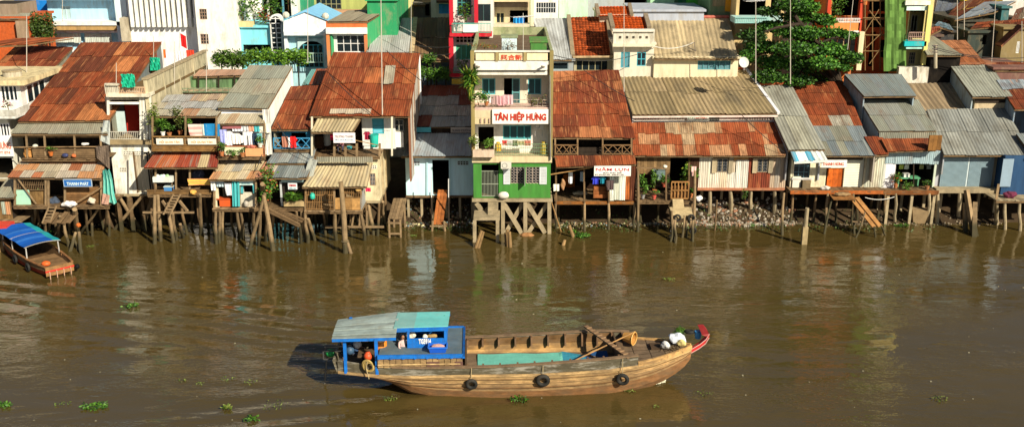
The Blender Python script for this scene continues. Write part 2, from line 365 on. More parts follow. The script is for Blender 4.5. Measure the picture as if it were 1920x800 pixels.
def text(par, s, x, z, y, h, w, col, name='lettering', bold=0, m=None, right=(1, 0, 0), up=(0, 0, 1)):
    cu = bpy.data.curves.new('t', 'FONT'); cu.body = s; cu.align_x = 'CENTER'; cu.align_y = 'CENTER'; cu.extrude = .012; cu.offset = bold; cu.resolution_u = 3
    o = bpy.data.objects.new('t', cu); COL.objects.link(o); dg = bpy.context.evaluated_depsgraph_get(); dg.update()
    me = bpy.data.meshes.new_from_object(o.evaluated_get(dg)); bpy.data.objects.remove(o)
    xs = [v.co.x for v in me.vertices]; ys = [v.co.y for v in me.vertices]
    if not xs: return None
    sx = w / (max(xs) - min(xs)); sy = h / (max(ys) - min(ys)); cx = (max(xs) + min(xs)) / 2; cy = (max(ys) + min(ys)) / 2
    mb = MB(); rt = Vector(right); uu = Vector(up); nn = rt.cross(uu)
    pts = [Vector((x, y, z)) + rt * ((v.co.x - cx) * sx) + uu * ((v.co.y - cy) * sy) + nn * v.co.z for v in me.vertices]
    mb.v = [tuple(p) for p in pts]; mb.f = [tuple(p.vertices) for p in me.polygons]; mb.c = [col] * len(mb.f); mb.uv = [[(0, 0)] * len(f) for f in mb.f]
    bpy.data.meshes.remove(me)
    return mb.build(name, m or paint, par)
def sign(name, label, u0, u1, v0, v1, Y, board, lines, edge=None, group=None, tilt=0, cat='sign'):
    """lines: (text, fx centre, fz centre, height fraction, width fraction, colour)"""
    vm = (v0 + v1) / 2; x0, x1, z0, z1 = XX(u0, vm, Y), XX(u1, vm, Y), Z(v1, Y), Z(v0, Y)
    t = thing(name, label, cat, ((x0 + x1) / 2, Y, z0), group)
    MB().box(x0, x1, Y, Y + .05, z0, z1, board).build('board', paint, t)
    if edge:
        f = MB(); w = .03
        for q in ((x0 - w, x1 + w, z1, z1 + w), (x0 - w, x1 + w, z0 - w, z0), (x0 - w, x0, z0, z1), (x1, x1 + w, z0, z1)): f.box(q[0], q[1], Y - .012, Y + .06, q[2], q[3], edge)
        f.build('frame', paint, t)
    for L in lines:
        W, H = x1 - x0, z1 - z0
        text(t, L[0], x0 + W * L[1], z0 + H * L[2], Y - .012, H * L[3], W * L[4], L[5], bold=L[6] if len(L) > 6 else .01)
    return t
# ---------------------------------------------------------------- vegetation
LG = [(.045, .12, .012), (.07, .17, .016), (.03, .085, .01), (.10, .22, .02)]
def leafquad(mb, p, s, rnd, pal, asp=.5, droop=0):
    d = Vector((rnd.gauss(0, 1), rnd.gauss(0, 1), rnd.gauss(0, .5) - droop)).normalized(); u = Vector((rnd.gauss(0, 1), rnd.gauss(0, 1), rnd.gauss(0, 1)))
    r = d.cross(u).normalized() * s * asp * .5; d = d * s; c = rc(rnd.choice(pal), .25); m = p + d * .5 + Vector((0, 0, s * .08))
    mb.face([p, m + r, p + d, m - r], c)
def foliage(mb, c, rad, n, s, rnd, pal=LG, shell=.5, asp=.5):
    c = Vector(c)
    for _ in range(n):
        a = Vector((rnd.gauss(0, 1), rnd.gauss(0, 1), rnd.gauss(0, 1))).normalized(); q = shell + (1 - shell) * rnd.random() ** .7
        leafquad(mb, c + Vector((a.x * rad[0], a.y * rad[1], a.z * rad[2])) * q, s * rnd.uniform(.7, 1.3), rnd, pal, asp)
def plant(name, label, p, h, w, n=60, s=.16, pal=LG, pot=None, group=None, seed=1, spiky=False, cat='plant', potr=.13):
    rnd = random.Random(seed); p = Vector(p); t = thing(name, label, cat, p, group); ph = 0
    if pot:
        ph = potr * 1.5; mb = MB(); mb.tube([p, p + Vector((0, 0, ph))], [potr * .7, potr], 10, pot); mb.tube([p + Vector((0, 0, ph)), p + Vector((0, 0, ph + .03))], [potr * 1.12, potr * 1.12], 10, pot); mb.build('pot', plaster_old, t)
    mb = MB(); b = p + Vector((0, 0, ph))
    if spiky:
        for _ in range(n):
            a = rnd.uniform(0, 6.28); L = h * rnd.uniform(.6, 1.1); d = Vector((math.cos(a) * w, math.sin(a) * w, 0)) * rnd.uniform(.3, 1); c = rc(rnd.choice(pal), .25); side = Vector((-math.sin(a), math.cos(a), 0)) * s * .22
            m = b + d * .4 + Vector((0, 0, L * .75)); e = b + d + Vector((0, 0, L * rnd.uniform(.55, 1)))
            mb.face([b - side * .6, m - side, m + side, b + side * .6], c); mb.face([m - side, e, m + side], c)
    else:
        k = max(3, int(n / 18))
        for i in range(k):
            cc = b + Vector((rnd.uniform(-.6, .6) * w, rnd.uniform(-.5, .5) * w, h * rnd.uniform(.3, .95)))
            foliage(mb, cc, (w * .45, w * .4, h * .28), n // k, s, rnd, pal, .2)
    mb.build('foliage', leafm, t)
    if not spiky:
        st = MB()
        for i in range(3): st.tube([b, b + Vector((rnd.uniform(-.3, .3) * w, rnd.uniform(-.3, .3) * w, h * .8))], [.02, .008], 5, (.5, .45, .3))
        st.build('stem', wood, t)
    return t
def tree(name, label, base, top, rt, clumps, n, s, seed=3, pal=LG, group=None, cat='tree'):
    rnd = random.Random(seed); t = thing(name, label, cat, base, group); base = Vector(base); top = Vector(top)
    mb = MB(); mid = base.lerp(top, .5) + Vector((rt * .6, 0, 0)); mb.tube([base, mid, top], [rt, rt * .75, rt * .4], 9)
    tr = mb.build('trunk', wood_dark, t)
    lb = MB()
    for c in clumps:
        c0 = Vector(c[:3]); s0 = base.lerp(top, rnd.uniform(.45, 1)); lb.tube([s0, s0.lerp(c0, .5) + Vector((0, 0, .15)), c0], [rt * .4, rt * .25, rt * .08], 6)
    lb.build('limbs', wood_dark, t)
    cr = MB(); tot = sum(c[3] * c[4] for c in clumps)
    for c in clumps:
        pc = [rc(q, .2) for q in pal]; k = rnd.uniform(.55, 1.7); pc = [(q[0] * k, q[1] * k, q[2] * k) for q in pc]
        foliage(cr, c[:3], c[3:6], int(n * c[3] * c[4] / tot), s, rnd, pc, .35, .6)
    cr.build('crown', leafm, t)
    return t
# ---------------------------------------------------------------- laundry and small goods
def garment(kind, label, p, w, h, col, group='laundry hung out over the river', name=None, col2=None, seed=0):
    """p = hanging point (top centre); thin folded cloth in the shape of the garment"""
    rnd = random.Random(seed + int(abs(p[0]) * 100)); mb = MB(); p = Vector(p); ph = rnd.uniform(0, 6)
    def sheet(poly_rows, c):
        front = []; back = []
        for (z, xl, xr) in poly_rows:
            rf = []; rb = []
            for i in range(7):
                x = xl + (xr - xl) * i / 6; y = .03 * math.sin(x * 34 + ph) * (.4 + (-z) / h)
                rf.append(p + Vector((x, y - .008, z))); rb.append(p + Vector((x, y + .008, z)))
            front.append(rf); back.append(rb)
        mb.grid(front, c); mb.grid(back, c)
    if kind == 'shirt':
        sheet([(0, -w * .28, w * .28), (-h * .3, -w * .3, w * .3), (-h, -w * .33, w * .33)], col)
        for sgn in (-1, 1):
            a, b = sorted((sgn * w * .26, sgn * w * .5)); mb.face([p + Vector((sgn * w * .26, 0, 0)), p + Vector((sgn * w * .5, .01, -h * .28)), p + Vector((sgn * w * .4, .01, -h * .42)), p + Vector((sgn * w * .28, 0, -h * .22))], (col2 or col))
    elif kind == 'trousers':
        sheet([(0, -w * .4, w * .4), (-h * .3, -w * .42, w * .42)], col)
        for sgn in (-1, 1):
            x0, x1 = (sgn * w * .42, sgn * w * .04); sheet([(-h * .3, min(x0, x1), max(x0, x1)), (-h, min(x0, x1) * .9, max(x0, x1) * .9)], col)
    else:
        rows = [(-h * k / 5, -w / 2 * (1 - .03 * k * (rnd.random())), w / 2) for k in range(6)]
        if col2:
            for i in range(5): sheet(rows[i:i + 2], col if i % 2 else col2)
        else: sheet(rows, col)
    o = mb.build(name or {'shirt': 'shirt', 'trousers': 'trousers', 'cloth': 'cloth_sheet'}[kind], cloth, None, loc=p)
    return tag(o, label, {'shirt': 'shirt', 'trousers': 'trousers', 'cloth': 'cloth'}[kind], group)
def pg(kind, label, u, v0, v1, Y, w, col, **k): return garment(kind, label, P(u, v0, Y), w, Z(v0, Y) - Z(v1, Y), col, **k)
def person(label, pts, edges_r, top, bottom, headp, hat=None, hair=(.01, .008, .006), face=(0, -1, 0)):
    pass
def cable(name, label, a, b, sag=.2, r=.012, col=(.03, .03, .03), n=10, group='cables and lines strung across the houses', cat='cable'):
    a, b = Vector(a), Vector(b); pts = [a.lerp(b, i / n) - Vector((0, 0, sag * 4 * (i / n) * (1 - i / n))) for i in range(n + 1)]
    o = MB().tube(pts, r, 5, WHITE).build(name, mat('cable ' + str(col), col, .7, 0, 1, 0, 0, bump=0)); return tag(o, label, cat, group)
def jug(par, name, p, r, h, col, m=None): return MB().tube([p, Vector(p) + Vector((0, 0, h * .1)), Vector(p) + Vector((0, 0, h * .8)), Vector(p) + Vector((0, 0, h * .95)), Vector(p) + Vector((0, 0, h))], [r * .8, r, r * .95, r * .5, r * .45], 12, col).build(name, m or paint, par, smooth=True)
def gable(par, a, b, zb, m, col=WHITE, name='side_wall', xo=0, strips=0, pal=None, seed=1):
    """side wall from eave point a to ridge point b, down to zb"""
    mb = MB(); rnd = random.Random(seed); n = strips or 1
    for i in range(n):
        t0, t1 = i / n, (i + 1) / n; p = Vector(a).lerp(Vector(b), t0); q = Vector(a).lerp(Vector(b), t1); c = rc(rnd.choice(pal), .1) if pal else col
        dz = -.09
        mb.hexa([(p.x - .04 + xo, p.y, zb), (p.x + .04 + xo, p.y, zb), (q.x + .04 + xo, q.y - .004, zb), (q.x - .04 + xo, q.y - .004, zb),
                 (p.x - .04 + xo, p.y, p.z + dz), (p.x + .04 + xo, p.y, p.z + dz), (q.x + .04 + xo, q.y - .004, q.z + dz), (q.x - .04 + xo, q.y - .004, q.z + dz)], c)
    return mb.build(name, m, par)
def hroof(par, name, eL, eR, Y, rR, rL, deg, cols, rows, pal, zb=None, gm=None, gc=WHITE, gl=True, gr=True, back=True, gpal=None, gs=0, **k):
    """roof plus the side and back walls under it"""
    Y1 = proof(par, name, eL, eR, Y, rR, rL, deg, cols, rows, pal, **k)
    if zb is not None:
        m = gm or plaster_old; el, er, rr, rl = P(*eL, Y), P(*eR, Y), P(*rR, Y1), P(*rL, Y1); o = Vector((0, .3, 0))
        if gl: gable(par, el.lerp(rl, .06), rl, zb, m, gc, xo=.1, strips=gs, pal=gpal, seed=2)
        if gr: gable(par, er.lerp(rr, .06), rr, zb, m, gc, xo=-.1, strips=gs, pal=gpal, seed=3)
        if back: MB().hexa([(rl.x, Y1 - .1, zb), (rr.x, Y1 - .1, zb), (rr.x, Y1, zb), (rl.x, Y1, zb), (rl.x, Y1 - .1, rl.z - .1), (rr.x, Y1 - .1, rr.z - .1), (rr.x, Y1, rr.z - .1), (rl.x, Y1, rl.z - .1)], gc).build('back_wall', m, par)
    return Y1
def bars(par, name, u0, u1, v0, v1, Y, n, m=wood, r=.018, mid=2, col=WHITE):
    x0, x1, z0, z1 = XX(u0, v1, Y), XX(u1, v1, Y), Z(v1, Y), Z(v0, Y); mb = MB()
    for i in range(n + 1): x = x0 + (x1 - x0) * i / n; mb.bar((x, Y, z0), (x, Y, z1), 2 * r, 2 * r, rc(col, .2))
    for k in range(mid + 2): z = z0 + (z1 - z0) * k / (mid + 1); mb.bar((x0, Y + .003, z), (x1, Y + .003, z), 2.6 * r, 2.6 * r, rc(col, .2))
    return mb.build(name, m, par)
def sheetwall(par, name, u0, u1, v0, v1, Y, n, pal, m=None, seed=1, pitch=.12, amp=.012, th=.0):
    """upright corrugated sheets nailed side by side"""
    vm = v1; x0, x1, z0, z1 = XX(u0, vm, Y), XX(u1, vm, Y), Z(v1, Y), Z(v0, Y); rnd = random.Random(seed); mb = MB()
    e = [0]
    for i in range(n): e.append(e[-1] + rnd.uniform(.7, 1.3))
    for i in range(n):
        a = x0 + (x1 - x0) * e[i] / e[-1]; b = x0 + (x1 - x0) * e[i + 1] / e[-1] + .02; k = max(3, int((b - a) / pitch * 5)); c = rc(rnd.choice(pal), .1); za = z0 + rnd.uniform(-.04, .03); ux = rnd.uniform(0, 40)
        rows = []; uv = []
        for yo in (0, 1):
            for zz in ((za, z1) if yo == 0 else ()):
                rows.append([(a + (b - a) * q / k, Y + amp * math.sin(6.283 * (b - a) * q / k / pitch) - .006 * (i % 2), zz) for q in range(k + 1)]); uv.append([((b - a) * q / k + ux, zz) for q in range(k + 1)])
        mb.grid(rows, c, uv)
    mb.box(x0, x1, Y + amp + .01, Y + amp + .04, z0 + .05, z0 + .13, (.3, .22, .12)); mb.box(x0, x1, Y + amp + .01, Y + amp + .04, z1 - .13, z1 - .05, (.3, .22, .12))
    return mb.build(name, m or tin, par)
def boards(par, name, u0, u1, v0, v1, Y, n, m=wood, horiz=False, col=WHITE, th=.04, var=.3):
    x0, x1, z0, z1 = XX(u0, v1, Y), XX(u1, v1, Y), Z(v1, Y), Z(v0, Y); mb = MB()
    for i in range(n):
        if horiz: mb.box(x0, x1, Y + random.uniform(0, .012), Y + th, z0 + (z1 - z0) * i / n, z0 + (z1 - z0) * (i + 1) / n - .012, rc(col, var))
        else: mb.box(x0 + (x1 - x0) * i / n, x0 + (x1 - x0) * (i + 1) / n - .01, Y + random.uniform(0, .012), Y + th, z0 + random.uniform(-.03, .03), z1, rc(col, var))
    return mb.build(name, m, par)
def hthing(name, label, u, v, Y, cat='house', group='houses along the river bank'): return thing(name, label, cat, (XX(u, v, Y), Y, 0), group)
def pole_bar(par, name, a, b, w=.1, m=wood, col=WHITE, h=None): return MB().bar(a, b, w, h, rc(col, .15)).build(name, m, par)
def xpost(par, u0, v0, u1, v1, Y, r=.08, m=pale_t, Y1=None, name='stilt'):
    a = P(u0, v0, Y); b = G(u1, v1, 0) if Y1 is None else P(u1, v1, Y1); b = b + (b - a) * .12
    return MB().tube([a, a.lerp(b, .35) + Vector((random.uniform(-.06, .06), 0, 0)), a.lerp(b, .7) + Vector((random.uniform(-.06, .06), 0, 0)), b], [r * .85, r * random.uniform(.9, 1.1), r * random.uniform(.95, 1.1), r * 1.15], 8, rc(WHITE, .3)).build(name, m, par)
# ================================================================ camera, light, world
cam = bpy.data.cameras.new('camera'); co = bpy.data.objects.new('camera', cam); COL.objects.link(co)
co.location = (0, -CD, CH); co.rotation_euler = (math.pi / 2 - PITCH, 0, 0)
cam.sensor_width = 36; cam.lens = 36 * F / 1920; cam.clip_end = 2000; sc.camera = co
SUN_E, SUN_A = R(33), R(40)              # elevation; azimuth towards +x from the camera side
sd = Vector((math.sin(SUN_A) * math.cos(SUN_E), -math.cos(SUN_A) * math.cos(SUN_E), math.sin(SUN_E)))
sl = bpy.data.lights.new('sun', 'SUN'); sl.energy = 5; sl.angle = R(.5); sl.color = (1, .90, .72)
so = bpy.data.objects.new('sun', sl); COL.objects.link(so); so.rotation_euler = (-sd).to_track_quat('-Z', 'Y').to_euler(); so.location = (20, -30, 60)
w = bpy.data.worlds.new('World'); sc.world = w; w.use_nodes = True; wn = w.node_tree
sky = wn.nodes.new('ShaderNodeTexSky'); sky.sky_type = 'NISHITA'; sky.sun_disc = False; sky.sun_elevation = SUN_E; sky.sun_rotation = math.atan2(sd.x, sd.y)
bg = wn.nodes['Background']; bg.inputs['Strength'].default_value = .044; wn.links.new(sky.outputs[0], bg.inputs[0])
sc.view_settings.view_transform = 'Standard'; sc.view_settings.look = 'None'; sc.view_settings.gamma = 1; sc.view_settings.exposure = .5
sc.view_settings.use_curve_mapping = False
# ================================================================ ground and river
def fbm(x, y):
    return math.sin(x * .9 + 1.3 * math.sin(y * .7)) * .5 + math.sin(x * 2.3 + y * 1.9) * .25 + math.sin(x * 5.1 - y * 4.3 + 1) * .12 + math.sin(x * 11.3 + y * 9.1) * .06
def gz(x, y):
    if y < 0: z = -.6 + y * .05
    elif y < 1.3: z = -.6 + .6 * y / 1.3
    elif y < 4: z = (y - 1.3) / 2.7 * 1.1
    elif y < 8: z = 1.1 + (y - 4) / 4 * .9
    else: z = 2
    return z + (fbm(x, y) * .10 if -1 < y < 8 else 0)
xs = [-160, -100, -60, -40] + [-34 + .5 * i for i in range(137)] + [40, 60, 100, 160]
ys = [-3, -1.5, -.5] + [.25 * i for i in range(0, 33)] + [9, 12, 20, 40, 80, 150, 320]
mud = mat('mud bank', (.065, .042, .022), .95, .55, 1.2, 0, .7, (.02, .014, .008), .6, gscale=2, spec=.2)
g = MB(); g.grid([[(x, y, gz(x, y)) for x in xs] for y in ys]); tag(g.build('ground', mud, smooth=True), kind='structure')
# stretches of river water: real wave crests of the boat's wake plus shader ripples
S0 = G(700, 722)                         # stern of the big boat
def wave(x, y):
    h = 0.0
    dx = S0.x - x                        # distance behind the stern
    for sgn, amp in ((1, 1.0), (-1, .7)):
        ly = (y - S0.y - .3) * sgn
        if dx > -6:
            c = ly - (dx + 6.0) * .42      # distance outside the wake arm
            e = math.exp(-((c) / 2.6) ** 2) / (1 + .03 * max(dx, 0))
            h += amp * .055 * e * math.sin(5.2 * (ly * .86 - dx * .18) + .6 * math.sin(x * .5))
    h += .004 * math.sin(1.9 * x * .35 + 3.6 * y + math.sin(x * .3)) + .003 * math.sin(-.8 * x + 5.3 * y)
    return h
xs = [-400, -160, -60, -42] + [-36 + .24 * i for i in range(301)] + [42, 60, 160, 400]
ys = [-400, -150, -70, -40] + [-34 + .2 * i for i in range(178)] + [3.5, 5]
wm = bpy.data.materials.new('river water'); wm.use_nodes = True; nt = wm.node_tree; N = nt.nodes; L = nt.links
b = N['Principled BSDF']; b.inputs['Roughness'].default_value = .04; b.inputs['IOR'].default_value = 1.42; b.inputs['Specular IOR Level'].default_value = .9
tc = N.new('ShaderNodeTexCoord')
def nz(scale, sx, sy, det, rot=0):
    m = N.new('ShaderNodeMapping'); m.inputs['Scale'].default_value = (sx, sy, 1); m.inputs['Rotation'].default_value = (0, 0, rot); L.new(tc.outputs['Object'], m.inputs[0])
    n = N.new('ShaderNodeTexNoise'); n.inputs['Scale'].default_value = scale; n.inputs['Detail'].default_value = det; n.inputs['Roughness'].default_value = .55; L.new(m.outputs[0], n.inputs['Vector']); return n.outputs['Fac']
n0 = nz(.12, 1, 1.6, 5); cr = N.new('ShaderNodeMix'); cr.data_type = 'RGBA'; L.new(n0, cr.inputs['Factor'])
cr.inputs['A'].default_value = (.060, .043, .012, 1); cr.inputs['B'].default_value = (.086, .060, .018, 1); L.new(cr.outputs['Result'], b.inputs['Base Color'])
def math_(op, a, bb):
    m = N.new('ShaderNodeMath'); m.operation = op
    for i, q in enumerate((a, bb)):
        if isinstance(q, (int, float)): m.inputs[i].default_value = q
        else: L.new(q, m.inputs[i])
    return m.outputs[0]
patch = N.new('ShaderNodeMapRange'); patch.inputs['From Min'].default_value = .4; patch.inputs['From Max'].default_value = .62; patch.inputs['To Min'].default_value = .22; patch.inputs['To Max'].default_value = 1.2
L.new(nz(.16, 1, 2.0, 3, .2), patch.inputs['Value'])
hsum = math_('ADD', math_('MULTIPLY', nz(1.1, .8, 1.7, 3, .12), 1.0), math_('MULTIPLY', nz(3.4, .75, 1.7, 3, -.1), .34))
bp = N.new('ShaderNodeBump'); bp.inputs['Strength'].default_value = .5; bp.inputs['Distance'].default_value = .10
L.new(math_('MULTIPLY', hsum, patch.outputs[0]), bp.inputs['Height']); L.new(bp.outputs[0], b.inputs['Normal'])
g = MB(); g.grid([[(x, y, wave(x, y) if -36 <= x <= 36 and -34 <= y else 0) for x in xs] for y in ys])
tag(g.build('river', wm, smooth=True, loc=(0, 0, 0)), kind='structure')
# rubble and rubbish heaped on the bank: nobody could count it
rnd = random.Random(11); mb = MB()
cols = [(.22, .17, .11), (.28, .23, .16), (.13, .10, .06), (.42, .38, .31), (.34, .17, .10), (.2, .16, .11), (.16, .12, .08), (.6, .55, .3), (.2, .3, .34)]
def rub(u0, u1, v0, v1, n, s0, s1, cc=cols):
    for _ in range(n):
        v = rnd.uniform(v0, v1); u = rnd.uniform(u0, u1); zg = .5
        for _k in range(3): p = G(u, v, zg); zg = max(0, gz(p.x, p.y))
        s = rnd.uniform(s0, s1); a = rnd.uniform(0, 3); q = [Vector((math.cos(a + k * 1.57) * s * rnd.uniform(.5, 1.2), math.sin(a + k * 1.57) * s * rnd.uniform(.4, 1), 0)) for k in range(4)]
        c0 = Vector((p.x, p.y, zg)); t = [c0 + k * rnd.uniform(.5, .9) + Vector((0, 0, s * rnd.uniform(.3, .9))) for k in q]
        mb.hexa([c0 + k - Vector((0, 0, .05)) for k in q] + t, rc(rnd.choice(cc), .3))
rub(1300, 1490, 385, 418, 900, .05, .17, cols[:5] + cols[3:4] * 2); rub(760, 890, 385, 428, 420, .03, .12); rub(1100, 1300, 405, 425, 260, .03, .1); rub(1490, 1880, 395, 420, 420, .03, .1, cols[:3] + cols[5:7])
rub(170, 240, 405, 425, 90, .04, .12, cols[:3]); rub(1040, 1110, 400, 428, 200, .03, .08)
tag(mb.build('rubble', stone), 'broken bricks, stones and rubbish strewn on the mud bank', 'rubble', kind='stuff')
mb = MB()
for _ in range(2600):
    u = rnd.choice([rnd.uniform(1030, 1200), rnd.uniform(1480, 1760), rnd.uniform(1290, 1480), rnd.uniform(760, 880)]); v = rnd.uniform(392, 424); p = G(u, v, .35); p.z = max(.02, gz(p.x, p.y))
    leafquad(mb, p, rnd.uniform(.08, .22), rnd, [(.06, .10, .02), (.10, .09, .03), (.04, .07, .015)])
tag(mb.build('weeds', leafm), 'low weeds and creeping grass on the muddy bank under the houses', 'weeds', kind='stuff')
# ================================================================ the tall green and cream shop house
Y = -.8
T1 = thing('shop_house', 'narrow three-storey shop house with green ground floor and red lettered front', 'shop house', (XX(958, 371, Y), Y, 0))
x0, x1 = XX(886, 371, Y), XX(1034, 371, Y); OL = (.30, .24, .09); CR = (.62, .53, .34); GRN = (.055, .23, .035); WH = (.78, .76, .70); D = 12
zf = Z(371, Y); z1a, z1b = Z(304, Y), Z(293, Y); z2a, z2b = Z(232, Y), Z(201, Y); z3a, z3b = Z(141, Y), Z(114, Y); zt = Z(96, Y)
body(T1, 'wall', 888, 1032, 306, 371, Y, D, mat('green wall paint', WHITE, .8, .25, 1.8, 2.5, .55, (.09, .12, .05), .15, gth=.56), [(903, 935, 308, 369.5), (957, 982, 313, 344), (986, 1011, 313, 344)], GRN)
gate = MB(); gx0, gx1 = XX(903, 340, Y), XX(935, 340, Y); gz0, gz1 = Z(369, Y), Z(321, Y)
for k in range(13): x = gx0 + (gx1 - gx0) * k / 12; gate.bar((x, Y + .05, gz0), (x, Y + .05, gz1), .02, .02, (.30, .34, .26))
for z in (gz0 + .05, (gz0 + gz1) / 2, gz1): gate.bar((gx0, Y + .045, z), (gx1, Y + .045, z), .03, .04, (.30, .34, .26))
gate.build('gate', paint, T1)
for a, b_ in ((957, 982), (986, 1011)):
    wn_ = window(T1, a, b_, 313, 344, Y + .02, (.5, .4, .3), 2, 1, .04, bars=0)
    gr = MB(); xa, xb, za, zb = XX(a, 328, Y), XX(b_, 328, Y), Z(344, Y), Z(313, Y)
    for i in range(4):
        for k in range(6): gr.ring((xa + (xb - xa) * (i + .5) / 4, Y + .015, za + (zb - za) * (k + .5) / 6), (0, 1, 0), (xb - xa) / 9, .01, 8, 4, (.45, .38, .34))
    gr.build('grille', paint, wn_)
shutter(T1, 944, 956.5, 313, 345, Y, (.66, .70, .72)); shutter(T1, 1011.5, 1025, 313, 345, Y, (.66, .70, .72))
sh = MB(); a = P(984, 328, Y); sh.box(a.x - .02, a.x + .02, Y - .45, Y - .02, Z(345, Y), Z(313, Y), (.25, .3, .24)); sh.build('shutter', paint, T1)
# slabs, pilasters and upper walls
def slab(nm, za, zb, yf, col, xa=x0, xb=x1, yb=None, m=plaster): return MB().box(xa, xb, yf, yb or Y + D, za, zb, col).build(nm, m, T1)
slab('floor_slab', z1a, z1b, Y - .12, (.66, .55, .33)); slab('floor_slab', z2b - .16, z2b, Y - .10, (.6, .42, .36)); slab('roof_slab', z3b - .22, z3b - .02, Y - .05, WH)
for (xa, xb) in ((x0 - .02, x0 + .19), (x1 - .19, x1 + .02)): MB().box(xa, xb, Y - .14, Y + .2, z1b, zt + .02, OL).build('pilaster', plaster_old, T1)
for (xa, xb) in ((x0, x0 + .15), (x1 - .15, x1)): MB().box(xa, xb, Y + .2, Y + D, z1b, z2b - .16, WH).box(xa, xb, Y + .2, Y + D, z2b, z3b - .22, WH).build('side_wall', plaster_old, T1)
# middle storey, recessed wall
Y2 = Y + .9
def inner(vops, za, zb, yy, col):
    mb = facade(MB(), x0 + .15, x1 - .15, za, zb, yy, .14, pops(vops, yy), col); mb.build('wall', plaster, T1)
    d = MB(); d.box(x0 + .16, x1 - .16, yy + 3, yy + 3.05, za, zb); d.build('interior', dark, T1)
inner([(897, 926, 238, 283), (943, 996, 235, 261)], z1b, z2b - .16, Y2, (.80, .78, .72))
window(T1, 943, 996, 235, 261, Y2, (.06, .40, .44), 4, 1, .06, kind='louver', shut=(.035, .13, .14))
inner([(904, 929, 147, 177.5), (945, 975, 147, 200), (990, 1015, 147, 177)], z2b, z3b - .22, Y2 + .3, (.72, .66, .52))
for a, b_ in ((904, 929), (990, 1015)): window(T1, a, b_, 147, 177.5, Y2 + .3, (.10, .42, .48), 2, 1, .06, kind='louver', shut=(.03, .11, .12))
dr = window(T1, 960, 975, 147, 200, Y2 + .3, (.12, .36, .38), 1, 2, .06, kind='louver', shut=(.05, .10, .10), name='door')
# front beams, awning, parapet
slab('front_beam', Z(232, Y), Z(220, Y), Y - .12, (.62, .50, .30), XX(886, 225, Y), XX(926, 225, Y), Y + .05)
slab('sign_panel', Z(220, Y), z2b - .16, Y - .13, CR, XX(886, 210, Y), XX(924, 210, Y), Y + .02)
slab('canopy_edge', Z(130, Y), Z(116, Y), Y - .32, (.82, .80, .74), XX(892, 120, Y), XX(1026, 120, Y), Y - .16)
slab('canopy_edge', z3a + .03, Z(133, Y), Y - .12, (.80, .77, .68), XX(892, 137, Y), XX(1026, 137, Y), Y + .1)
mb = MB()
for k in range(34): x = XX(894 + k * 3.9, 131, Y); mb.box(x - .02, x + .02, Y - .1, Y + .0, Z(133, Y), Z(130, Y), (.5, .46, .4))
mb.build('slat_strip', plaster, T1)
for (a, b_) in ((892, 928.5), (935.5, 981), (988, 1027)): MB().box(XX(a, 105, Y), XX(b_, 105, Y), Y - .04, Y + .1, z3b + .03, zt - .05, (.80, .68, .44)).build('parapet_panel', plaster, T1)
for (a, b_) in ((929, 935), (981.5, 987.5)): MB().box(XX(a, 105, Y), XX(b_, 105, Y), Y - .12, Y + .12, z3b, zt - .03, (.34, .27, .12)).build('parapet_pier', plaster_old, T1)
MB().box(x0 + .2, x1 - .2, Y - .13, Y + .14, zt - .04, zt + .03, (.80, .76, .68)).build('coping', plaster, T1)
moss = mat('mossy parapet', (.34, .36, .20), .9, .45, 2.5, 0, .6, (.12, .2, .05), .3)
MB().box(x0, x0 + .15, Y + .2, Y + D, z3b, zt).build('parapet_wall', moss, T1); MB().box(x1 - .15, x1, Y + .2, Y + D, z3b, zt).build('parapet_wall', moss, T1)
MB().box(x0 + .15, x1 - .15, Y + D - .15, Y + D, z3b, zt).build('parapet_wall', moss, T1)
MB().box(x0 + .15, x1 - .15, Y + .14, Y + D - .15, z3b - .02, z3b + .015).build('roof_terrace', mat('terrace floor', (.13, .085, .05), .95, .4, 2, 0, .5, (.2, .16, .1)), T1)
text(T1, '興合新', XX(959, 107, Y), Z(107.5, Y), Y - .055, .3, 1.2, (.62, .05, .015), bold=.015)
for u in (899, 1020): mb = MB(); p = P(u, 124, Y); mb.bar(p + Vector((0, -.3, 0)), p + Vector((-.15, -.62, .08)), .1, .07, (.2, .17, .13)); mb.build('flood_lamp', paint, T1)
for (ua, ub, va, vb) in ((902, 918, 221, 229), (902, 918, 292, 299)):
    for u in (ua, (ua + ub) / 2, ub): p = P(u, va, Y); MB().box(p.x - .035, p.x + .035, Y - .2, Y - .125, Z(vb, Y), Z(va, Y), (.5, .36, .28)).build('bracket', plaster, T1)
# planter box, railings
mb = MB(); xa, xb = XX(887, 285, Y), XX(927, 285, Y); mb.box(xa, xb, Y - .5, Y - .13, Z(291, Y), Z(279, Y), (.66, .50, .38)); mb.build('planter_box', plaster, T1)
railing(T1, 927, 1027, 270, 291, Y - .06, 24, metal, (.5, .9, .5), .012, mid=2, name='balcony_railing')
railing(T1, 892, 1027, 187, 200, Y - .02, 14, metal, (1.4, 1.2, 1.0), .012, mid=1, name='balcony_railing')
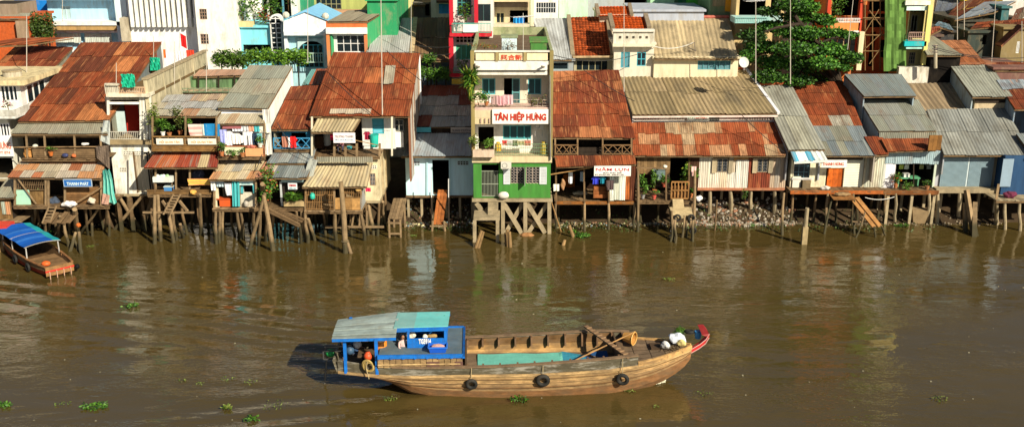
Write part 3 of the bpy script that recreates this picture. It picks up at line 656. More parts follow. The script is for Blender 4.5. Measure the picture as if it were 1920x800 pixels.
# concrete undercroft: deck beam, X braces
MB().box(x0 - .02, x1 + .06, Y - .15, Y + D, zf - .2, zf - .16 + .155).build('deck_slab', conc, T1)
mb = MB()
zl = Z(376, Y)
def cb(u0, v0, u1, v1, w=.24, yy=Y, nm='cross_brace'):
    MB().bar(P(u0, v0, yy), P(u1, v1, yy), w, w * .9, rc(WHITE, .1), up=(0, 1, 0)).build(nm, conc, T1)
for u in (943, 985, 1030): MB().bar(P(u, 376, Y - .01), P(u, 440, Y - .01), .22, .22, rc(WHITE, .1)).build('pillar', conc, T1)
cb(944, 380, 978, 436, yy=Y + .05); cb(980, 380, 948, 436, yy=Y + .33); cb(988, 380, 1022, 436, yy=Y + .05); cb(1027, 380, 990, 436, yy=Y + .33)
for u in (890, 943, 985, 1030): MB().bar(P(u, 376, Y + 2.6), P(u, 440, Y + 2.6), .2, .2).build('pillar', conc, T1)
for u in (890, 943, 985, 1030): MB().bar(P(u, 376, Y + 5), P(u, 430, Y + 5), .2, .2).build('pillar', conc, T1)
cb(893, 380, 916, 412); cb(930, 378, 896, 410, yy=Y + .3)
# concrete landing with stair in front of the door
T2 = thing('concrete_landing', 'concrete landing stage with steps below the green house door', 'landing', (XX(911, 440, Y - 1.6), Y - 1.6, 0))
zl = Z(407, Y - 1.6); xa, xb = XX(888, 410, Y - 1.6), XX(937, 410, Y - 1.6)
MB().box(xa, xb, Y - 1.7, Y - .2, zl - .16, zl).build('platform', conc, T2)
for u in (890, 933): MB().bar(P(u, 412, Y - 1.6), P(u, 470, Y - 1.6), .2, .2).build('leg', conc, T2)
for u in (890, 933): MB().bar(P(u, 412, Y - .4), P(u, 470, Y - .4), .18, .18).build('leg', conc, T2)
st = MB(); sa, sb = XX(915, 385, Y - .5), XX(934, 385, Y - .5)
for k in range(6): z = zl + (zf - .2 - zl) * (k + .5) / 6; st.box(sa, sb, Y - 1.1 + k * .16, Y - .2, z - .1, z + .04)
st.build('steps', conc, T2)
# things on and in the house
sg = thing('shop_sign', 'white shop sign with red raised letters across the green and cream house', 'sign', P(976, 232, Y - .25))
xa, xb, za, zb = XX(923, 218, Y - .2), XX(1028, 218, Y - .2), Z(232, Y - .2), Z(205, Y - .2)
MB().box(xa, xb, Y - .26, Y - .14, za, zb, (.85, .83, .78)).build('board', paint, sg)
text(sg, 'TÂN HIỆP HƯNG', (xa + xb) / 2, za + (zb - za) * .49, Y - .275, (zb - za) * .74, (xb - xa) * .93, (.50, .04, .015), bold=.045)
for u, v, lab in ((1010, 235, 'air conditioner box beside the teal window under the red lettered sign'), (949, 309, 'air conditioner box above the green wall by the barred door')):
    p = P(u, v, Y + (.5 if v < 300 else -.35)); t = thing('air_conditioner', lab, 'air conditioner', p)
    MB().box(p.x - .3, p.x + .3, p.y - .15, p.y + .15, p.z - .2, p.z + .2, (.62, .6, .52)).build('casing', paint, t); MB().ring((p.x - .08, p.y - .16, p.z), (0, 1, 0), .14, .012, 14, 5, (.2, .2, .2)).build('fan_grille', paint, t)
    br = MB(); br.bar((p.x - .2, p.y - .1, p.z - .24), (p.x - .2, p.y - .1, p.z - .6 if v < 300 else p.z - .3), .03); br.bar((p.x + .2, p.y - .1, p.z - .24), (p.x + .2, p.y - .1, p.z - .6 if v < 300 else p.z - .3), .03); br.build('bracket', metal, t)
def tankbox(name, label, cat, u0, u1, vt, vb, col, topc, zb, Yf, dep):
    x0_, x1_ = XX(u0, vb, Yf), XX(u1, vb, Yf); t = thing(name, label, cat, ((x0_ + x1_) / 2, Yf, zb)); zt_ = Z(vt, Yf)
    MB().box(x0_, x1_, Yf, Yf + dep, zb, zt_, col).build('casing', plaster_old, t); MB().box(x0_ - .06, x1_ + .06, Yf - .06, Yf + dep + .06, zt_, zt_ + .07, topc).build('lid', plaster_old, t)
    return t
zr = z3b + .02
tankbox('water_tank', 'pale blue and white water tank box on the brown roof terrace', 'water tank', 941, 969, 71, 96, (.62, .78, .82), (.30, .36, .2), zr, Y + .75, 1.2)
tankbox('roof_hutch', 'low green box at the right side of the brown roof terrace', 'box', 995, 1025, 80, 94, (.07, .22, .05), (.10, .26, .06), zr, Y + 1.1, 2.2)
# ================================================================ A: pale house at the left edge
H = hthing('balcony_house', 'pale two-storey house with white window columns and flowered balcony at the left edge', 20, 330, -.8)
body(H, 'wall', -90, 44, 158, 207, .4, 5, plaster, [(-40, -25, 163, 190), (1, 33, 160, 190)], (.74, .72, .68))
for u in (-70, -30): window(H, u, u + 28, 160, 190, .4, nx=3)
window(H, 1, 33, 160, 190, .4, (.85, .84, .84), nx=4, fw=.07)
xb = XX(44, 207, .4); sw = thing
window_side = MB()
for k in range(4): window_side.box(xb + .002, xb + .05, 1.0 + k * .8, 1.12 + k * .8, Z(198, .4), Z(166, .4), (.8, .8, .74))
window_side.build('window_bars', paint, H); MB().box(xb + .003, xb + .02, 1.12, 3.4, Z(196, .4), Z(166, .4)).build('pane', glass, H)
MB().box(XX(-90, 157, 0), XX(46, 157, 0), -.1, 5.6, Z(158, .4) + .003, Z(152, .4) + .1, (.72, .60, .34)).build('roof_slab', plaster_old, H)
MB().box(XX(-90, 215, -1.3), XX(30, 215, -1.3), -1.4, .4, Z(222, -1.3), Z(217, -1.3), (.66, .66, .62)).build('balcony_slab', plaster_old, H)
MB().box(XX(-90, 215, -1.3), XX(30, 215, -1.3), -1.42, -1.3, Z(217, -1.3), Z(206, -1.3), (.6, .6, .54)).box(XX(30, 215, -1.3) - .1, XX(30, 215, -1.3), -1.3, .4, Z(217, -1.3), Z(206, -1.3), (.6, .6, .54)).build('balcony_parapet', plaster_old, H)
body(H, 'wall', -90, 30, 222, 335, -.7, 5, plaster, [(1, 18, 231, 256), (-60, 25, 296, 334)], (.74, .73, .62))
window(H, 0, 18, 231, 256, -.7, (.85, .84, .84), nx=3, fw=.06)
stilts(H, -60, 28, 335, -.6, 3, 3, m=conc, sq=True)
sign('wall_sign', 'white sign with red letters at the left picture edge', -40, 24, 256, 293, -.95, (.86, .86, .82), [('KHÁNH HƯNG', .5, .58, .4, .9, (.6, .12, .05)), ('hải sản - ĐT 074', .5, .2, .14, .8, (.6, .2, .1))])
plant('flower_pot', 'flowering plant in pots with red and pink blooms on the far left balcony', P(16, 206, -1.1), .7, .35, 90, .13, LG + [(.35, .04, .02), (.5, .04, .2)], None, 'potted plants on balconies and porches', 3)
# left rear roof
H2 = hthing('tin_house', 'low house with a plain dark rust roof behind the far left balcony', 60, 165, 3)
Yb = hroof(H2, 'roof', (-60, 172), (64, 168), 2.6, (138, 88), (30, 86), 20, 7, 3, RU[:3] * 3 + RL[:1], zb=2, m=tin_rust, seed=5, gpal=GY + BG, gs=6, gm=tin)
hroof(H2, 'roof', (-60, 88), (52, 84), 6, (140, 70), (30, 72), 14, 5, 1, RU, m=tin_rust, seed=6)
# ================================================================ B: long rust roof and wooden shack
B = hthing('stilt_house', 'wooden stilt house under a very long patched rust roof, turquoise sheet at its corner', 110, 385, -2.3)
Yt = hroof(B, 'roof', (33, 228), (206, 226), -1.0, (304, 79), (152, 80), 19, 8, 5, RU * 2 + RL[:1], zb=2.2, m=tin_rust, seed=12, gm=tin, gpal=GY[:2] + BG + RU[:1], gs=9)
proof(B, 'awning', (20, 251), (203, 251), -2.0, (206, 227), (36, 229), 17, 5, 1, GY[:3] * 3, seed=3, pitch=.12)
boards(B, 'fascia', 24, 190, 251, 258, -1.7, 3, wood, True, (1.6, 1.6, 1.5))
x0_, x1_, z_ = planks(B, 'veranda_floor', 40, 200, 297, -2.0, 3.2, wood, vr=297)
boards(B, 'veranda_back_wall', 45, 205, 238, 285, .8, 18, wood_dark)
boards(B, 'veranda_parapet', 62, 192, 279, 296, -1.95, 4, wood, True)
MB().bar(P(24, 276, -2.02), P(190, 275, -2.02), .05, .05, (1.8, 1.8, 1.8)).build('railing', wood, B)
for u in (49, 83, 139, 188): pole_bar(B, 'post', P(u, 252, -1.9), P(u + 3, 296, -1.9), .09, wood_pale)
proof(B, 'porch_roof', (14, 332), (190, 335), -2.9, (203, 292), (44, 294), 24, 8, 3, [(.44, .22, .10), (.40, .34, .24), (.42, .36, .28), (.5, .3, .16), (.36, .13, .06)], seed=9)
x0_, x1_, z_ = planks(B, 'floor', 24, 204, 386, -2.9, 5, wood, vr=386)
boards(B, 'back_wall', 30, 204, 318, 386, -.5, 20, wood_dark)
boards(B, 'front_wall', 122, 192, 350, 385, -2.5, 7, wood, True, (1.1, .9, .7))
boards(B, 'side_wall', 196, 204, 318, 386, -2.3, 2, wood)
bars(B, 'window_bars', 29, 84, 336, 356, -2.6, 16, wood, .014, 1)
boards(B, 'front_wall', 57, 86, 357, 384, -2.5, 5, wood, False, (1.2, 1.1, .8))
pbox(B, 'mint_panel', 28, 56, 356, 384, -2.62, .04, paint, (.38, .66, .50))
for u in (28, 86, 91, 122, 190): pole_bar(B, 'post', P(u, 333, -2.7), P(u, 386, -2.7), .1, wood_pale)
pole_bar(B, 'brace', P(34, 336, -2.75), P(68, 382, -2.75), .06, wood_pale); pole_bar(B, 'brace', P(136, 384, -2.9), P(192, 350, -2.9), .06, wood_pale)
for u0, u1, vb in ((40, 44, 410), (66, 64, 432), (98, 92, 440), (128, 130, 440), (160, 166, 440), (188, 150, 440), (200, 196, 432)): xpost(B, u0, 386, u1, vb, -2.7, .075)
stilts(B, 30, 200, 388, -1.4, 6, 2, m=wood_t)
sign('shop_sign', 'long blue sign with white lettering over the leftmost wooden porch', 120, 171, 337, 349, -3.05, (.02, .13, .42), [('THANH PHÁT', .5, .45, .6, .8, (.7, .85, .85))], (.4, .5, .6), tilt=1)
# broken landing
Lg = thing('landing_stage', 'broken plank landing on forked posts under the leftmost wooden porch', 'landing', G(110, 445))
mb = MB()
for k in range(6):
    a = P(82 + k * 9, 420 - (k % 2) * 2, -3.6); b = P(98 + k * 9, 397 + (k % 3), -2.9); mb.bar(a, b, .26, .05, rc(WHITE, .3))
mb.build('planks', wood, Lg)
for u0, v0, u1, v1 in ((84, 418, 86, 452), (120, 418, 128, 462), (112, 405, 108, 450)): xpost(Lg, u0, v0, u1, v1, -3.5, .08, name='post')
Pb = thing('mooring_post', 'thick forked post with an orange rag at the foot of the leftmost porch', 'post', G(145, 470))
for u0, v0, u1, v1, r in ((140, 392, 145, 440, .16), (148, 435, 153, 474, .1), (142, 435, 132, 470, .09), (140, 440, 145, 468, .07)): xpost(Pb, u0, v0, u1, v1, -3.4, r, name='post')
MB().ball(P(147, 422, -3.7), .13, 9, 6, (.5, .13, .03), .1).build('rag', cloth, Pb)
Sg = thing('plank_ladder', 'short ladder of planks slanting from the leftmost porch to its landing', 'ladder', P(95, 405, -3.1))
for u in (82, 96): pole_bar(Sg, 'rail', P(u + 10, 386, -3.0), P(u - 3, 418, -3.6), .06, wood_pale)
for k in range(5): pole_bar(Sg, 'rung', P(92 - k * 2.4, 389 + k * 6, -3.05 - k * .1), P(106 - k * 2.4, 389 + k * 6, -3.05 - k * .1), .06, wood_pale)
# hanging turquoise tarpaulin
mb = MB(); rows = []
for k in range(7):
    v = 318 + k * 10.5; rows.append([P(191 + k * .9 + i * (1.7 + k * .2) + math.sin(k) * 1.5, v + math.sin(i * 1.3) * 2, -2.75 - .10 * math.sin(i * 2.1 + k * .3)) for i in range(9)])
mb.grid(rows, (.10, .50, .46), colf=lambda a, b: (.10, .44, .38) if b % 3 else (.22, .58, .48)); tag(mb.build('tarpaulin', cloth), 'turquoise sheet hanging crumpled from the corner of the leftmost porch', 'tarpaulin')
# ------------- little shack bottom left
S = hthing('lean_to_shack', 'tiny patched shack with a grey sheet roof at the left edge beside the boat', 10, 420, -3)
proof(S, 'roof', (-14, 372), (26, 370), -3.0, (46, 337), (12, 336), 22, 3, 1, GY[:2] + RL[:1], seed=4)
boards(S, 'wall', -12, 25, 374, 414, -2.7, 8, wood, False, (1.3, 1.2, .9)); sheetwall(S, 'sheet_panel', 5, 20, 378, 402, -2.76, 2, [(.5, .25, .12), (.36, .42, .34)], seed=3)
MB().box(XX(-12, 405, -2.6), XX(25, 405, -2.6), -2.65, -1.2, Z(414, -2.7), Z(372, -2.7)).build('interior', wood_dark, S)
planks(S, 'floor', -14, 40, 415, -3.2, 2.5, wood_pale)
for u in (-8, 12, 32, 38): xpost(S, u, 416, u + 2, 438, -2.9, .09)
# ================================================================ C: white house with roof terrace
C_ = hthing('terrace_house', 'narrow concrete house with green nets on its roof terrace and a stained white lower wall', 245, 362, -.5)
body(C_, 'wall', 217, 287, 271, 363, -.5, 6, plaster_old, [(255, 281, 285, 361)], (.86, .84, .74))
for q in ((253, 255.5), (281, 283.5)): pbox(C_, 'door_frame', q[0], q[1], 284, 361, -.55, .06, wood)
MB().tube([P(240, 300, -.58), P(241, 362, -.58)], .04, 6, (.5, .5, .5)).build('drain_pipe', metal, C_)
sheetwall(C_, 'door', 256, 281, 287, 361, -.46, 2, [(.52, .46, .34), (.5, .5, .42)], seed=8)
ventblock(C_, 232, 269, 283, 290, -.5, 12); ventblock(C_, 225, 237, 314, 322, -.5, 4)
MB().box(XX(203, 268, -.7), XX(291, 268, -.7), -.75, 6, Z(271, -.7) + .004, Z(263, -.7), (.9, .85, .75)).build('floor_slab', conc, C_)
body(C_, 'wall', 206, 286, 181, 263, .1, 9, plaster_old, [(211, 262, 188, 262)], (.62, .60, .48))
for u in (203, 264, 269.5, 275, 281): pole_bar(C_, 'column', P(u, 181, -.45), P(u + 1, 263, -.45), .13, plaster, (.78, .76, .66))
MB().box(XX(204, 190, -.4), XX(266, 190, -.4), -.5, -.38, Z(195, -.4), Z(191, -.4), (.85, .84, .8)).build('lintel', plaster, C_)
pbox(C_, 'blue_panel', 211, 235, 209, 247, .06, .05, paint, (.50, .62, .62)); railing(C_, 207, 262, 247, 262, -.5, 16, paint, (.6, .58, .5), .014)
pbox(C_, 'red_curtain', 236, 262, 196, 250, 1.2, .05, cloth, (.42, .03, .02))
MB().box(XX(199, 180, -.8), XX(279, 180, -.8), -.8, .2, Z(181, -.6), Z(175, -.6), (.75, .7, .55)).build('roof_slab', plaster_old, C_)
ztc = Z(178, -.6); MB().box(XX(199, 180, -.6), XX(279, 180, -.6), .21, 11, ztc - .15, ztc, (.5, .4, .28)).build('roof_slab', conc, C_)
railing(C_, 199, 222, 158, 176, -.7, 7, plaster_old, (.62, .58, .46), .05, name='baluster_parapet'); railing(C_, 222, 272, 164, 176, -.7, 16, plaster_old, (.6, .4, .25), .03, name='baluster_parapet')
MB().box(XX(199, 156, -.75), XX(222, 156, -.75), -.85, -.6, Z(160, -.7), Z(157, -.7), (.6, .56, .44)).build('coping', plaster_old, C_)
xw = XX(276, 149, -.5); zw = Z(149, -.5)
wl = mat('streaked parapet', (.52, .46, .30), .9, .5, 1.2, 4, .8, (.15, .13, .08), .3)
MB().box(xw - .2, xw, -.6, 11.2, Z(262, -.5) + .9, zw).build('parapet_wall', wl, C_); MB().box(xw - .26, xw + .06, -.66, 11.3, zw + .002, zw + .1, (1.1, 1.1, 1.1)).build('coping', conc, C_)
for y in (2.2, 5.1, 8.0): MB().box(xw + .002, xw + .04, y, y + .16, Z(262, -.5) + 1, zw - .02).build('pier', wl, C_)
stilts(C_, 219, 286, 365, -.5, 4, 3, m=wood_t, r=.09, sq=True)
for u0, v0, u1, v1 in ((222, 366, 262, 428), (268, 366, 216, 430), (240, 368, 246, 425), (284, 372, 268, 428)): xpost(C_, u0, v0, u1, v1, -.8, .1, name='cross_brace')
def net(label, u0, v0, u1, v1, Y, seed):
    rnd = random.Random(seed); rows = [[P(u0 + (u1 - u0) * i / 8 + rnd.uniform(-.8, .8) + (j * .4), v0 + (v1 - v0) * j / 6 + rnd.uniform(-1, 1), Y + .12 * math.sin(i * 1.7 + j) - .05 * j) for i in range(9)] for j in range(7)]
    return tag(MB().grid(rows, (.02, .42, .26)).build('green_net', cloth), label, 'net')
net('green net draped over the balusters of the concrete roof terrace', 226, 139, 252, 164, -.65, 1); net('green net bundled on the rear rail of the concrete roof terrace', 280, 108, 299, 133, 6, 2)
pole_bar(C_, 'net_post', P(250, 140, 5), P(300, 118, 8), .06, wood, (1.4, .8, .5)); boards(C_, 'terrace_fence', 250, 300, 122, 140, 6.2, 14, wood, False, (1.7, .7, .4))
for k, (u, v, c) in enumerate(((303, 101, (.7, .16, .03)), (294, 98, (.65, .2, .04)), (330, 106, (.75, .75, .78)), (342, 104, (.8, .8, .8)), (356, 102, (.6, .06, .03)))):
    pg('cloth', ['orange cloth bundled at the rear end of the terrace rail', 'small orange rag tied beside the rear green net', 'grey-white sheet on the line behind the long parapet wall', 'white sheet on the line behind the long parapet wall', 'red towel on the line at the end of the long parapet wall'][k], u, v - 8, v + 8, 9, .5, c)
mb = MB(); a = P(336, 118, 9.4); b = P(337, 60, 9.4); mb.tube([a, b], .03, 6, (.6, .6, .6)); fl = thing('flag', 'small red flag on a pole behind the long parapet wall', 'flag', a); mb.build('pole', paint, fl)
MB().grid([[b + Vector((.02 + .12 * i, .03 * math.sin(i * 2), -.1 - .28 * j - .06 * i)) for i in range(4)] for j in range(4)], (.65, .02, .02)).build('cloth', cloth, fl)
# ================================================================ D: veranda house with banners
D_ = hthing('veranda_house', 'stilt house with white banners on the veranda rail and a striped rust lower roof', 345, 365, -2)
Yd = hroof(D_, 'roof', (283, 218), (408, 218), -1.4, (437, 176), (312, 178), 10, 7, 3, [(.46, .36, .22), (.42, .30, .20), (.40, .22, .12), (.38, .38, .36), (.44, .40, .3)], zb=2.2, gm=plaster_old, gc=(.5, .46, .36), seed=21, gl=False)
x0_, x1_, z_ = planks(D_, 'veranda_floor', 284, 408, 276, -2.0, 4, wood, vr=276)
boards(D_, 'veranda_back_wall', 290, 412, 200, 258, 1.4, 16, wood_dark)
boards(D_, 'veranda_edge', 286, 406, 273, 284, -2.05, 3, wood, True, (1.3, 1.1, .7))
railing(D_, 287, 406, 256, 273, -2.06, 8, wood, (1.4, 1.2, .8), .03)
for u in (286, 348, 406): pole_bar(D_, 'post', P(u, 218, -1.95), P(u, 284, -1.95), .09, wood_pale)
proof(D_, 'lower_roof', (270, 314), (408, 314), -2.7, (412, 284), (290, 286), 26, 7, 1, [(.46, .36, .2), (.26, .05, .025), (.5, .34, .16), (.42, .12, .045), (.34, .36, .34), (.2, .035, .02)], seed=31)
planks(D_, 'floor', 276, 402, 364, -2.4, 4, wood, vr=364)
boards(D_, 'floor_edge', 276, 402, 355, 364, -2.45, 2, wood, True, (.9, .8, .6))
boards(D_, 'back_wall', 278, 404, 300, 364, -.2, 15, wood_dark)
for u in (292, 330, 356, 402): pole_bar(D_, 'post', P(u, 314, -2.3), P(u, 364, -2.3), .09, wood_pale)
for u0, v0, u1, v1 in ((290, 366, 290, 457), (296, 366, 301, 452), (316, 380, 326, 455), (324, 400, 331, 450), (338, 420, 343, 446), (375, 364, 375, 440)): xpost(D_, u0, v0, u1, v1, -2.8, .1)
stilts(D_, 280, 400, 366, -1.2, 5, 2, m=wood_t)
MB().bar(P(268, 398, -2.7), P(364, 398, -2.7), .1, .1).build('cross_beam', wood_pale, D_)
pole_bar(D_, 'brace', P(304, 376, -2.5), P(318, 395, -2.6), .12, wood_pale); pole_bar(D_, 'brace', P(336, 376, -2.5), P(352, 396, -2.6), .12, wood_pale)
for k, (u0, u1) in enumerate(((293, 346), (352, 408))): sign('banner', ['weathered white banner with orange print tied to the left half of the veranda rail', 'weathered white banner with orange print tied to the right half of the veranda rail'][k], u0, u1 - 3, 260, 271, -2.16, (.82, .78, .68), [('HỘI QUÁN TÂN', .5, .45, .55, .75, (.72, .42, .2))], cat='banner')
Ld = thing('plank_ladder', 'ladder of planks leaning from the deck under the banners down to the water', 'ladder', P(322, 400, -3))
for du in (0, 13): pole_bar(Ld, 'rail', P(325 + du, 364, -2.5), P(306 + du, 402, -3.2), .07, wood_pale)
for k in range(7): pole_bar(Ld, 'rung', P(325 - k * 2.7, 367 + k * 5, -2.55 - k * .1), P(338 - k * 2.7, 367 + k * 5, -2.55 - k * .1), .07, wood_pale)
# rear terrace with green net and flat pinkish roof
T = hthing('garden_shed', 'flat pink-roofed shed with green netting beyond the banner veranda', 400, 170, 6)
proof(T, 'roof', (362, 144), (455, 142), 7, (470, 130), (374, 131), 8, 4, 1, [(.55, .33, .22), (.5, .3, .2)], seed=2, m=tin)
gn = mat('green netting', (.12, .22, .10), .9, .6, 1.5, 4, .6, (.35, .38, .32), .2)
body(T, 'wall', 337, 446, 144, 170, 7.2, 3, gn); planks(T, 'deck', 330, 440, 173, 5.5, 2, conc)
for u in (337, 372, 410, 440): pole_bar(T, 'post', P(u, 143, 7.0), P(u, 173, 7.0), .08, wood_dark)
railing(T, 330, 440, 166, 174, 5.4, 10, metal, (.5, .8, .5), .02)
# ================================================================ E: white house with laundry balcony
E = hthing('laundry_house', 'white house under a long grey sheet roof, its balcony full of drying laundry', 455, 390, -2.3)
Ye = hroof(E, 'roof', (408, 202), (502, 204), -.8, (548, 124), (468, 122), 20, 4, 3, GY[:1] + GY[2:] + GY[:1], zb=2.5, gm=plaster, gc=(.82, .82, .76), seed=41, pitch=.14)
boards(E, 'front_band', 414, 500, 204, 213, -.55, 1, plaster, True, (.85, .85, .85))
proof(E, 'awning', (403, 232), (495, 232), -1.9, (501, 213), (418, 213), 20, 5, 1, [(.46, .40, .26), (.42, .30, .18), (.48, .42, .3)], seed=4)
planks(E, 'balcony_floor', 408, 497, 294, -2.2, 3, wood, vr=294); body(E, 'wall', 412, 500, 213, 294, .1, 5, plaster_old, [(420, 455, 236, 280), (462, 490, 236, 282)], (.45, .45, .42))
for u in (411, 496): pole_bar(E, 'post', P(u, 231, -1.8), P(u, 294, -2.0), .08, wood_pale)
railing(E, 412, 496, 274, 293, -2.1, 6, wood, (1.8, .8, .6), .03)
sheetwall(E, 'side_wall', 498, 511, 205, 290, -1.6, 2, [(.7, .7, .66)], seed=2)
pbox(E, 'cream_board', 421, 457, 276, 291, -2.2, .05, paint, (.80, .76, .52)); pbox(E, 'orange_board', 460, 493, 278, 293, -2.22, .05, paint, (.72, .36, .16))
proof(E, 'lower_roof', (391, 337), (478, 336), -3.0, (497, 302), (412, 304), 25, 5, 2, [(.48, .38, .22), (.44, .22, .10), (.5, .42, .28), (.42, .40, .34)], seed=5)
planks(E, 'floor', 398, 480, 391, -2.8, 5, wood_pale, vr=391)
TQ = (.06, .40, .46)
boards(E, 'back_wall', 402, 480, 318, 391, -.6, 10, wood_dark)
for u in (402, 449, 480): pole_bar(E, 'post', P(u, 337, -2.6), P(u, 391, -2.6), .1, wood_pale)
body(E, 'lower_wall', 450, 482, 338, 388, -2.4, 1.8, plaster_old, [(456, 474, 347, 361)], (.66, .62, .5), sides=False, floor=False)
for u0 in (450, 474): pbox(E, 'shutter', u0, u0 + 6, 346, 362, -2.52, .04, paint, TQ)
pbox(E, 'front_board', 402, 410, 340, 388, -2.5, .05, paint, (.7, .62, .42))
sign('wall_sign', 'small pale turquoise sign over the window beside the turquoise curtain', 448, 474, 339, 347, -2.7, (.62, .78, .76), [('NƯỚC ĐÁ', .5, .5, .5, .6, (.2, .45, .5))])
mb = MB(); mb.grid([[P(435 + i * 2 + j * .2, 339 + j * 8, -2.75 + .07 * math.sin(i * 2)) for i in range(8)] for j in range(7)], (.08, .44, .46)); tag(mb.build('curtain', cloth), 'turquoise curtain hanging to the floor beside the orange crate', 'curtain')
cr_ = thing('crate', 'orange crate on the deck behind the turquoise curtain', 'crate', P(422, 386, -2.4)); p = P(422, 386, -2.4); MB().box(p.x - .4, p.x + .4, -2.5, -2.1, p.z, p.z + .45, (.62, .10, .02)).build('box', paint, cr_); MB().box(p.x - .43, p.x + .43, -2.53, -2.07, p.z + .4, p.z + .47, (.5, .08, .02)).build('rim', paint, cr_)
stilts(E, 404, 478, 393, -1.3, 4, 2, m=wood_t)
for u0, v0, u1, v1 in ((405, 392, 406, 457), (412, 392, 412, 455), (418, 394, 417, 450), (444, 392, 452, 448), (450, 390, 456, 446), (476, 394, 476, 440)): xpost(E, u0, v0, u1, v1, -2.7, .085)
# ================================================================ F: blue room house
Fh = hthing('blue_house', 'narrow house with a bright blue upper room below its rust roof', 545, 385, -2.3)
Yf = hroof(Fh, 'roof', (508, 243), (584, 243), -1.1, (612, 160), (546, 162), 21, 4, 3, RU[:3] * 2 + [(.4, .38, .34)], m=tin_rust, zb=2.4, gm=tin, gpal=GY[:2], gs=4, seed=8)
hroof(Fh, 'rear_roof', (566, 160), (616, 160), 6.2, (622, 129), (584, 130), 18, 4, 1, RU[:2] + [(.14, .34, .32), (.42, .1, .03)], zb=4, seed=9)
BL = (.03, .22, .42)
body(Fh, 'wall', 514, 583, 244, 279, -.5, 4, mat('blue wall paint', WHITE, .7, .25, 2, 2, .3, (.05, .12, .16), .1), [(518, 530, 248, 276), (546, 574, 249, 270)], (.04, .30, .52))
planks(Fh, 'balcony_floor', 514, 584, 280, -1.3, 1, wood, vr=280); railing(Fh, 514, 583, 259, 279, -1.3, 4, paint, (.05, .3, .55), .022, cross=True)
proof(Fh, 'middle_roof', (500, 306), (586, 306), -2.1, (592, 281), (518, 279), 22, 5, 1, BG + [(.33, .36, .34)], seed=6)
proof(Fh, 'lower_roof', (478, 333), (576, 334), -3.0, (587, 303), (498, 303), 24, 6, 1, BG[:2] + [(.46, .36, .26), (.44, .38, .3), (.42, .2, .12)], seed=7)
boards(Fh, 'lower_wall', 525, 572, 334, 388, -2.3, 6, wood_dark, False, (1, 1.1, 1.3)); boards(Fh, 'louvre_band', 527, 570, 336, 342, -2.5, 3, paint, True, (.4, .55, .55))
boards(Fh, 'white_post', 527, 531, 340, 386, -2.5, 1, paint, False, (.7, .74, .74))
boards(Fh, 'back_wall', 482, 580, 300, 388, -.9, 12, wood_dark)
planks(Fh, 'floor', 480, 576, 390, -2.8, 4.5, wood, vr=390)
pbox(Fh, 'flower_trough', 532, 570, 378, 387, -2.9, .35, conc, (1.2, 1.1, .9))
stilts(Fh, 482, 574, 391, -1.4, 5, 2, m=wood_t)
for u0, v0, u1, v1 in ((565, 394, 572, 452), (556, 396, 554, 445), (572, 398, 583, 448), (510, 392, 512, 440)): xpost(Fh, u0, v0, u1, v1, -2.7, .085)
sign('paper_sign', 'small white and blue paper sign hung in the dark shop under the blue room', 540, 557, 343, 355, -2.62, (.78, .82, .85), [('YAMAHA', .5, .65, .36, .8, (.6, .1, .1)), ('sửa xe', .5, .22, .22, .7, (.1, .4, .5))])
Tp = thing('tripod_piles', 'big tripod of leaning log piles in front of the bushy plant', 'piles', G(495, 460))
for u0, v0, u1, v1, r in ((497, 362, 468, 470, .1), (494, 365, 512, 470, .12), (492, 345, 493, 400, .15), (498, 395, 505, 450, .09), (488, 400, 486, 460, .09), (500, 400, 498, 452, .08)): xpost(Tp, u0, v0, u1, v1, -4.1, r, name='log')
Gw = thing('gangway', 'short plank gangway slanting down right of the log tripod', 'gangway', P(540, 405, -3.3))
mb = MB()
for k in range(3): mb.bar(P(502 + k * 5, 390 - k * 1, -3.0 + k * .22), P(562 + k * 5, 420 - k * 4, -3.4 + k * .22), .2, .05, rc(WHITE, .25))
mb.build('planks', wood, Gw); MB().bar(P(500, 394, -3.05), P(562, 424, -3.45), .06, .16).build('side_beam', wood, Gw)
xpost(Gw, 562, 422, 564, 456, -3.4, .09, name='leg'); xpost(Gw, 535, 408, 535, 446, -3.1, .07, name='leg')
# ================================================================ G: big rust roof, cage porch
Gh = hthing('rust_roof_house', 'stained plaster house under a big plain rust roof, with a barred porch over water', 650, 375, -1.3)
Yg = hroof(Gh, 'roof', (580, 218), (768, 218), -.6, (788, 100), (625, 98), 21, 7, 4, RU[:1] * 6 + RU[2:3] + [(.25, .062, .024)] * 5 + RL[2:], m=tin_rust, zb=3, gm=tin, gpal=[(.55, .5, .42), (.3, .12, .06), (.7, .62, .5), (.36, .18, .1), (.6, .56, .5)], gs=14, seed=17)
def patch(par, u0, v0, u1, v1, du, c, n, m=None):
    """a newer sheet nailed onto the big roof; lies on the roof plane"""
    z0 = Z(218, -.6); t = math.tan(R(21)); o = []
    for (u, v) in ((u0, v1), (u1, v1), (u1 + du, v0), (u0 + du, v0)):
        y = (CH - CD * TT(v) - z0 - t * .6 ) / (t + TT(v)); y = (CH - CD * TT(v) - z0 + t * -.6) / (t + TT(v)); q = P(u, v, y); q = q + Vector((0, -math.sin(R(21)), math.cos(R(21)))) * .07; o.append(q)
    roof(par, 'roof_patch', *o, n, 1, c, seed=n, edge=False, m=m)
patch(Gh, 719, 125, 738, 160, 4, [(.42, .38, .28)], 2); patch(Gh, 618, 206, 695, 215, 2, [(.48, .40, .30), (.5, .42, .3)], 5)
proof(Gh, 'small_awning', (583, 248), (662, 247), -1.7, (679, 218), (598, 217), 22, 5, 1, TN[:2], seed=3, pitch=.2, amp=.018)
zf_ = Z(293, -1.5)
planks(Gh, 'veranda_floor', 585, 712, 293, -1.5, 3.5, wood, vr=293, w=.25)
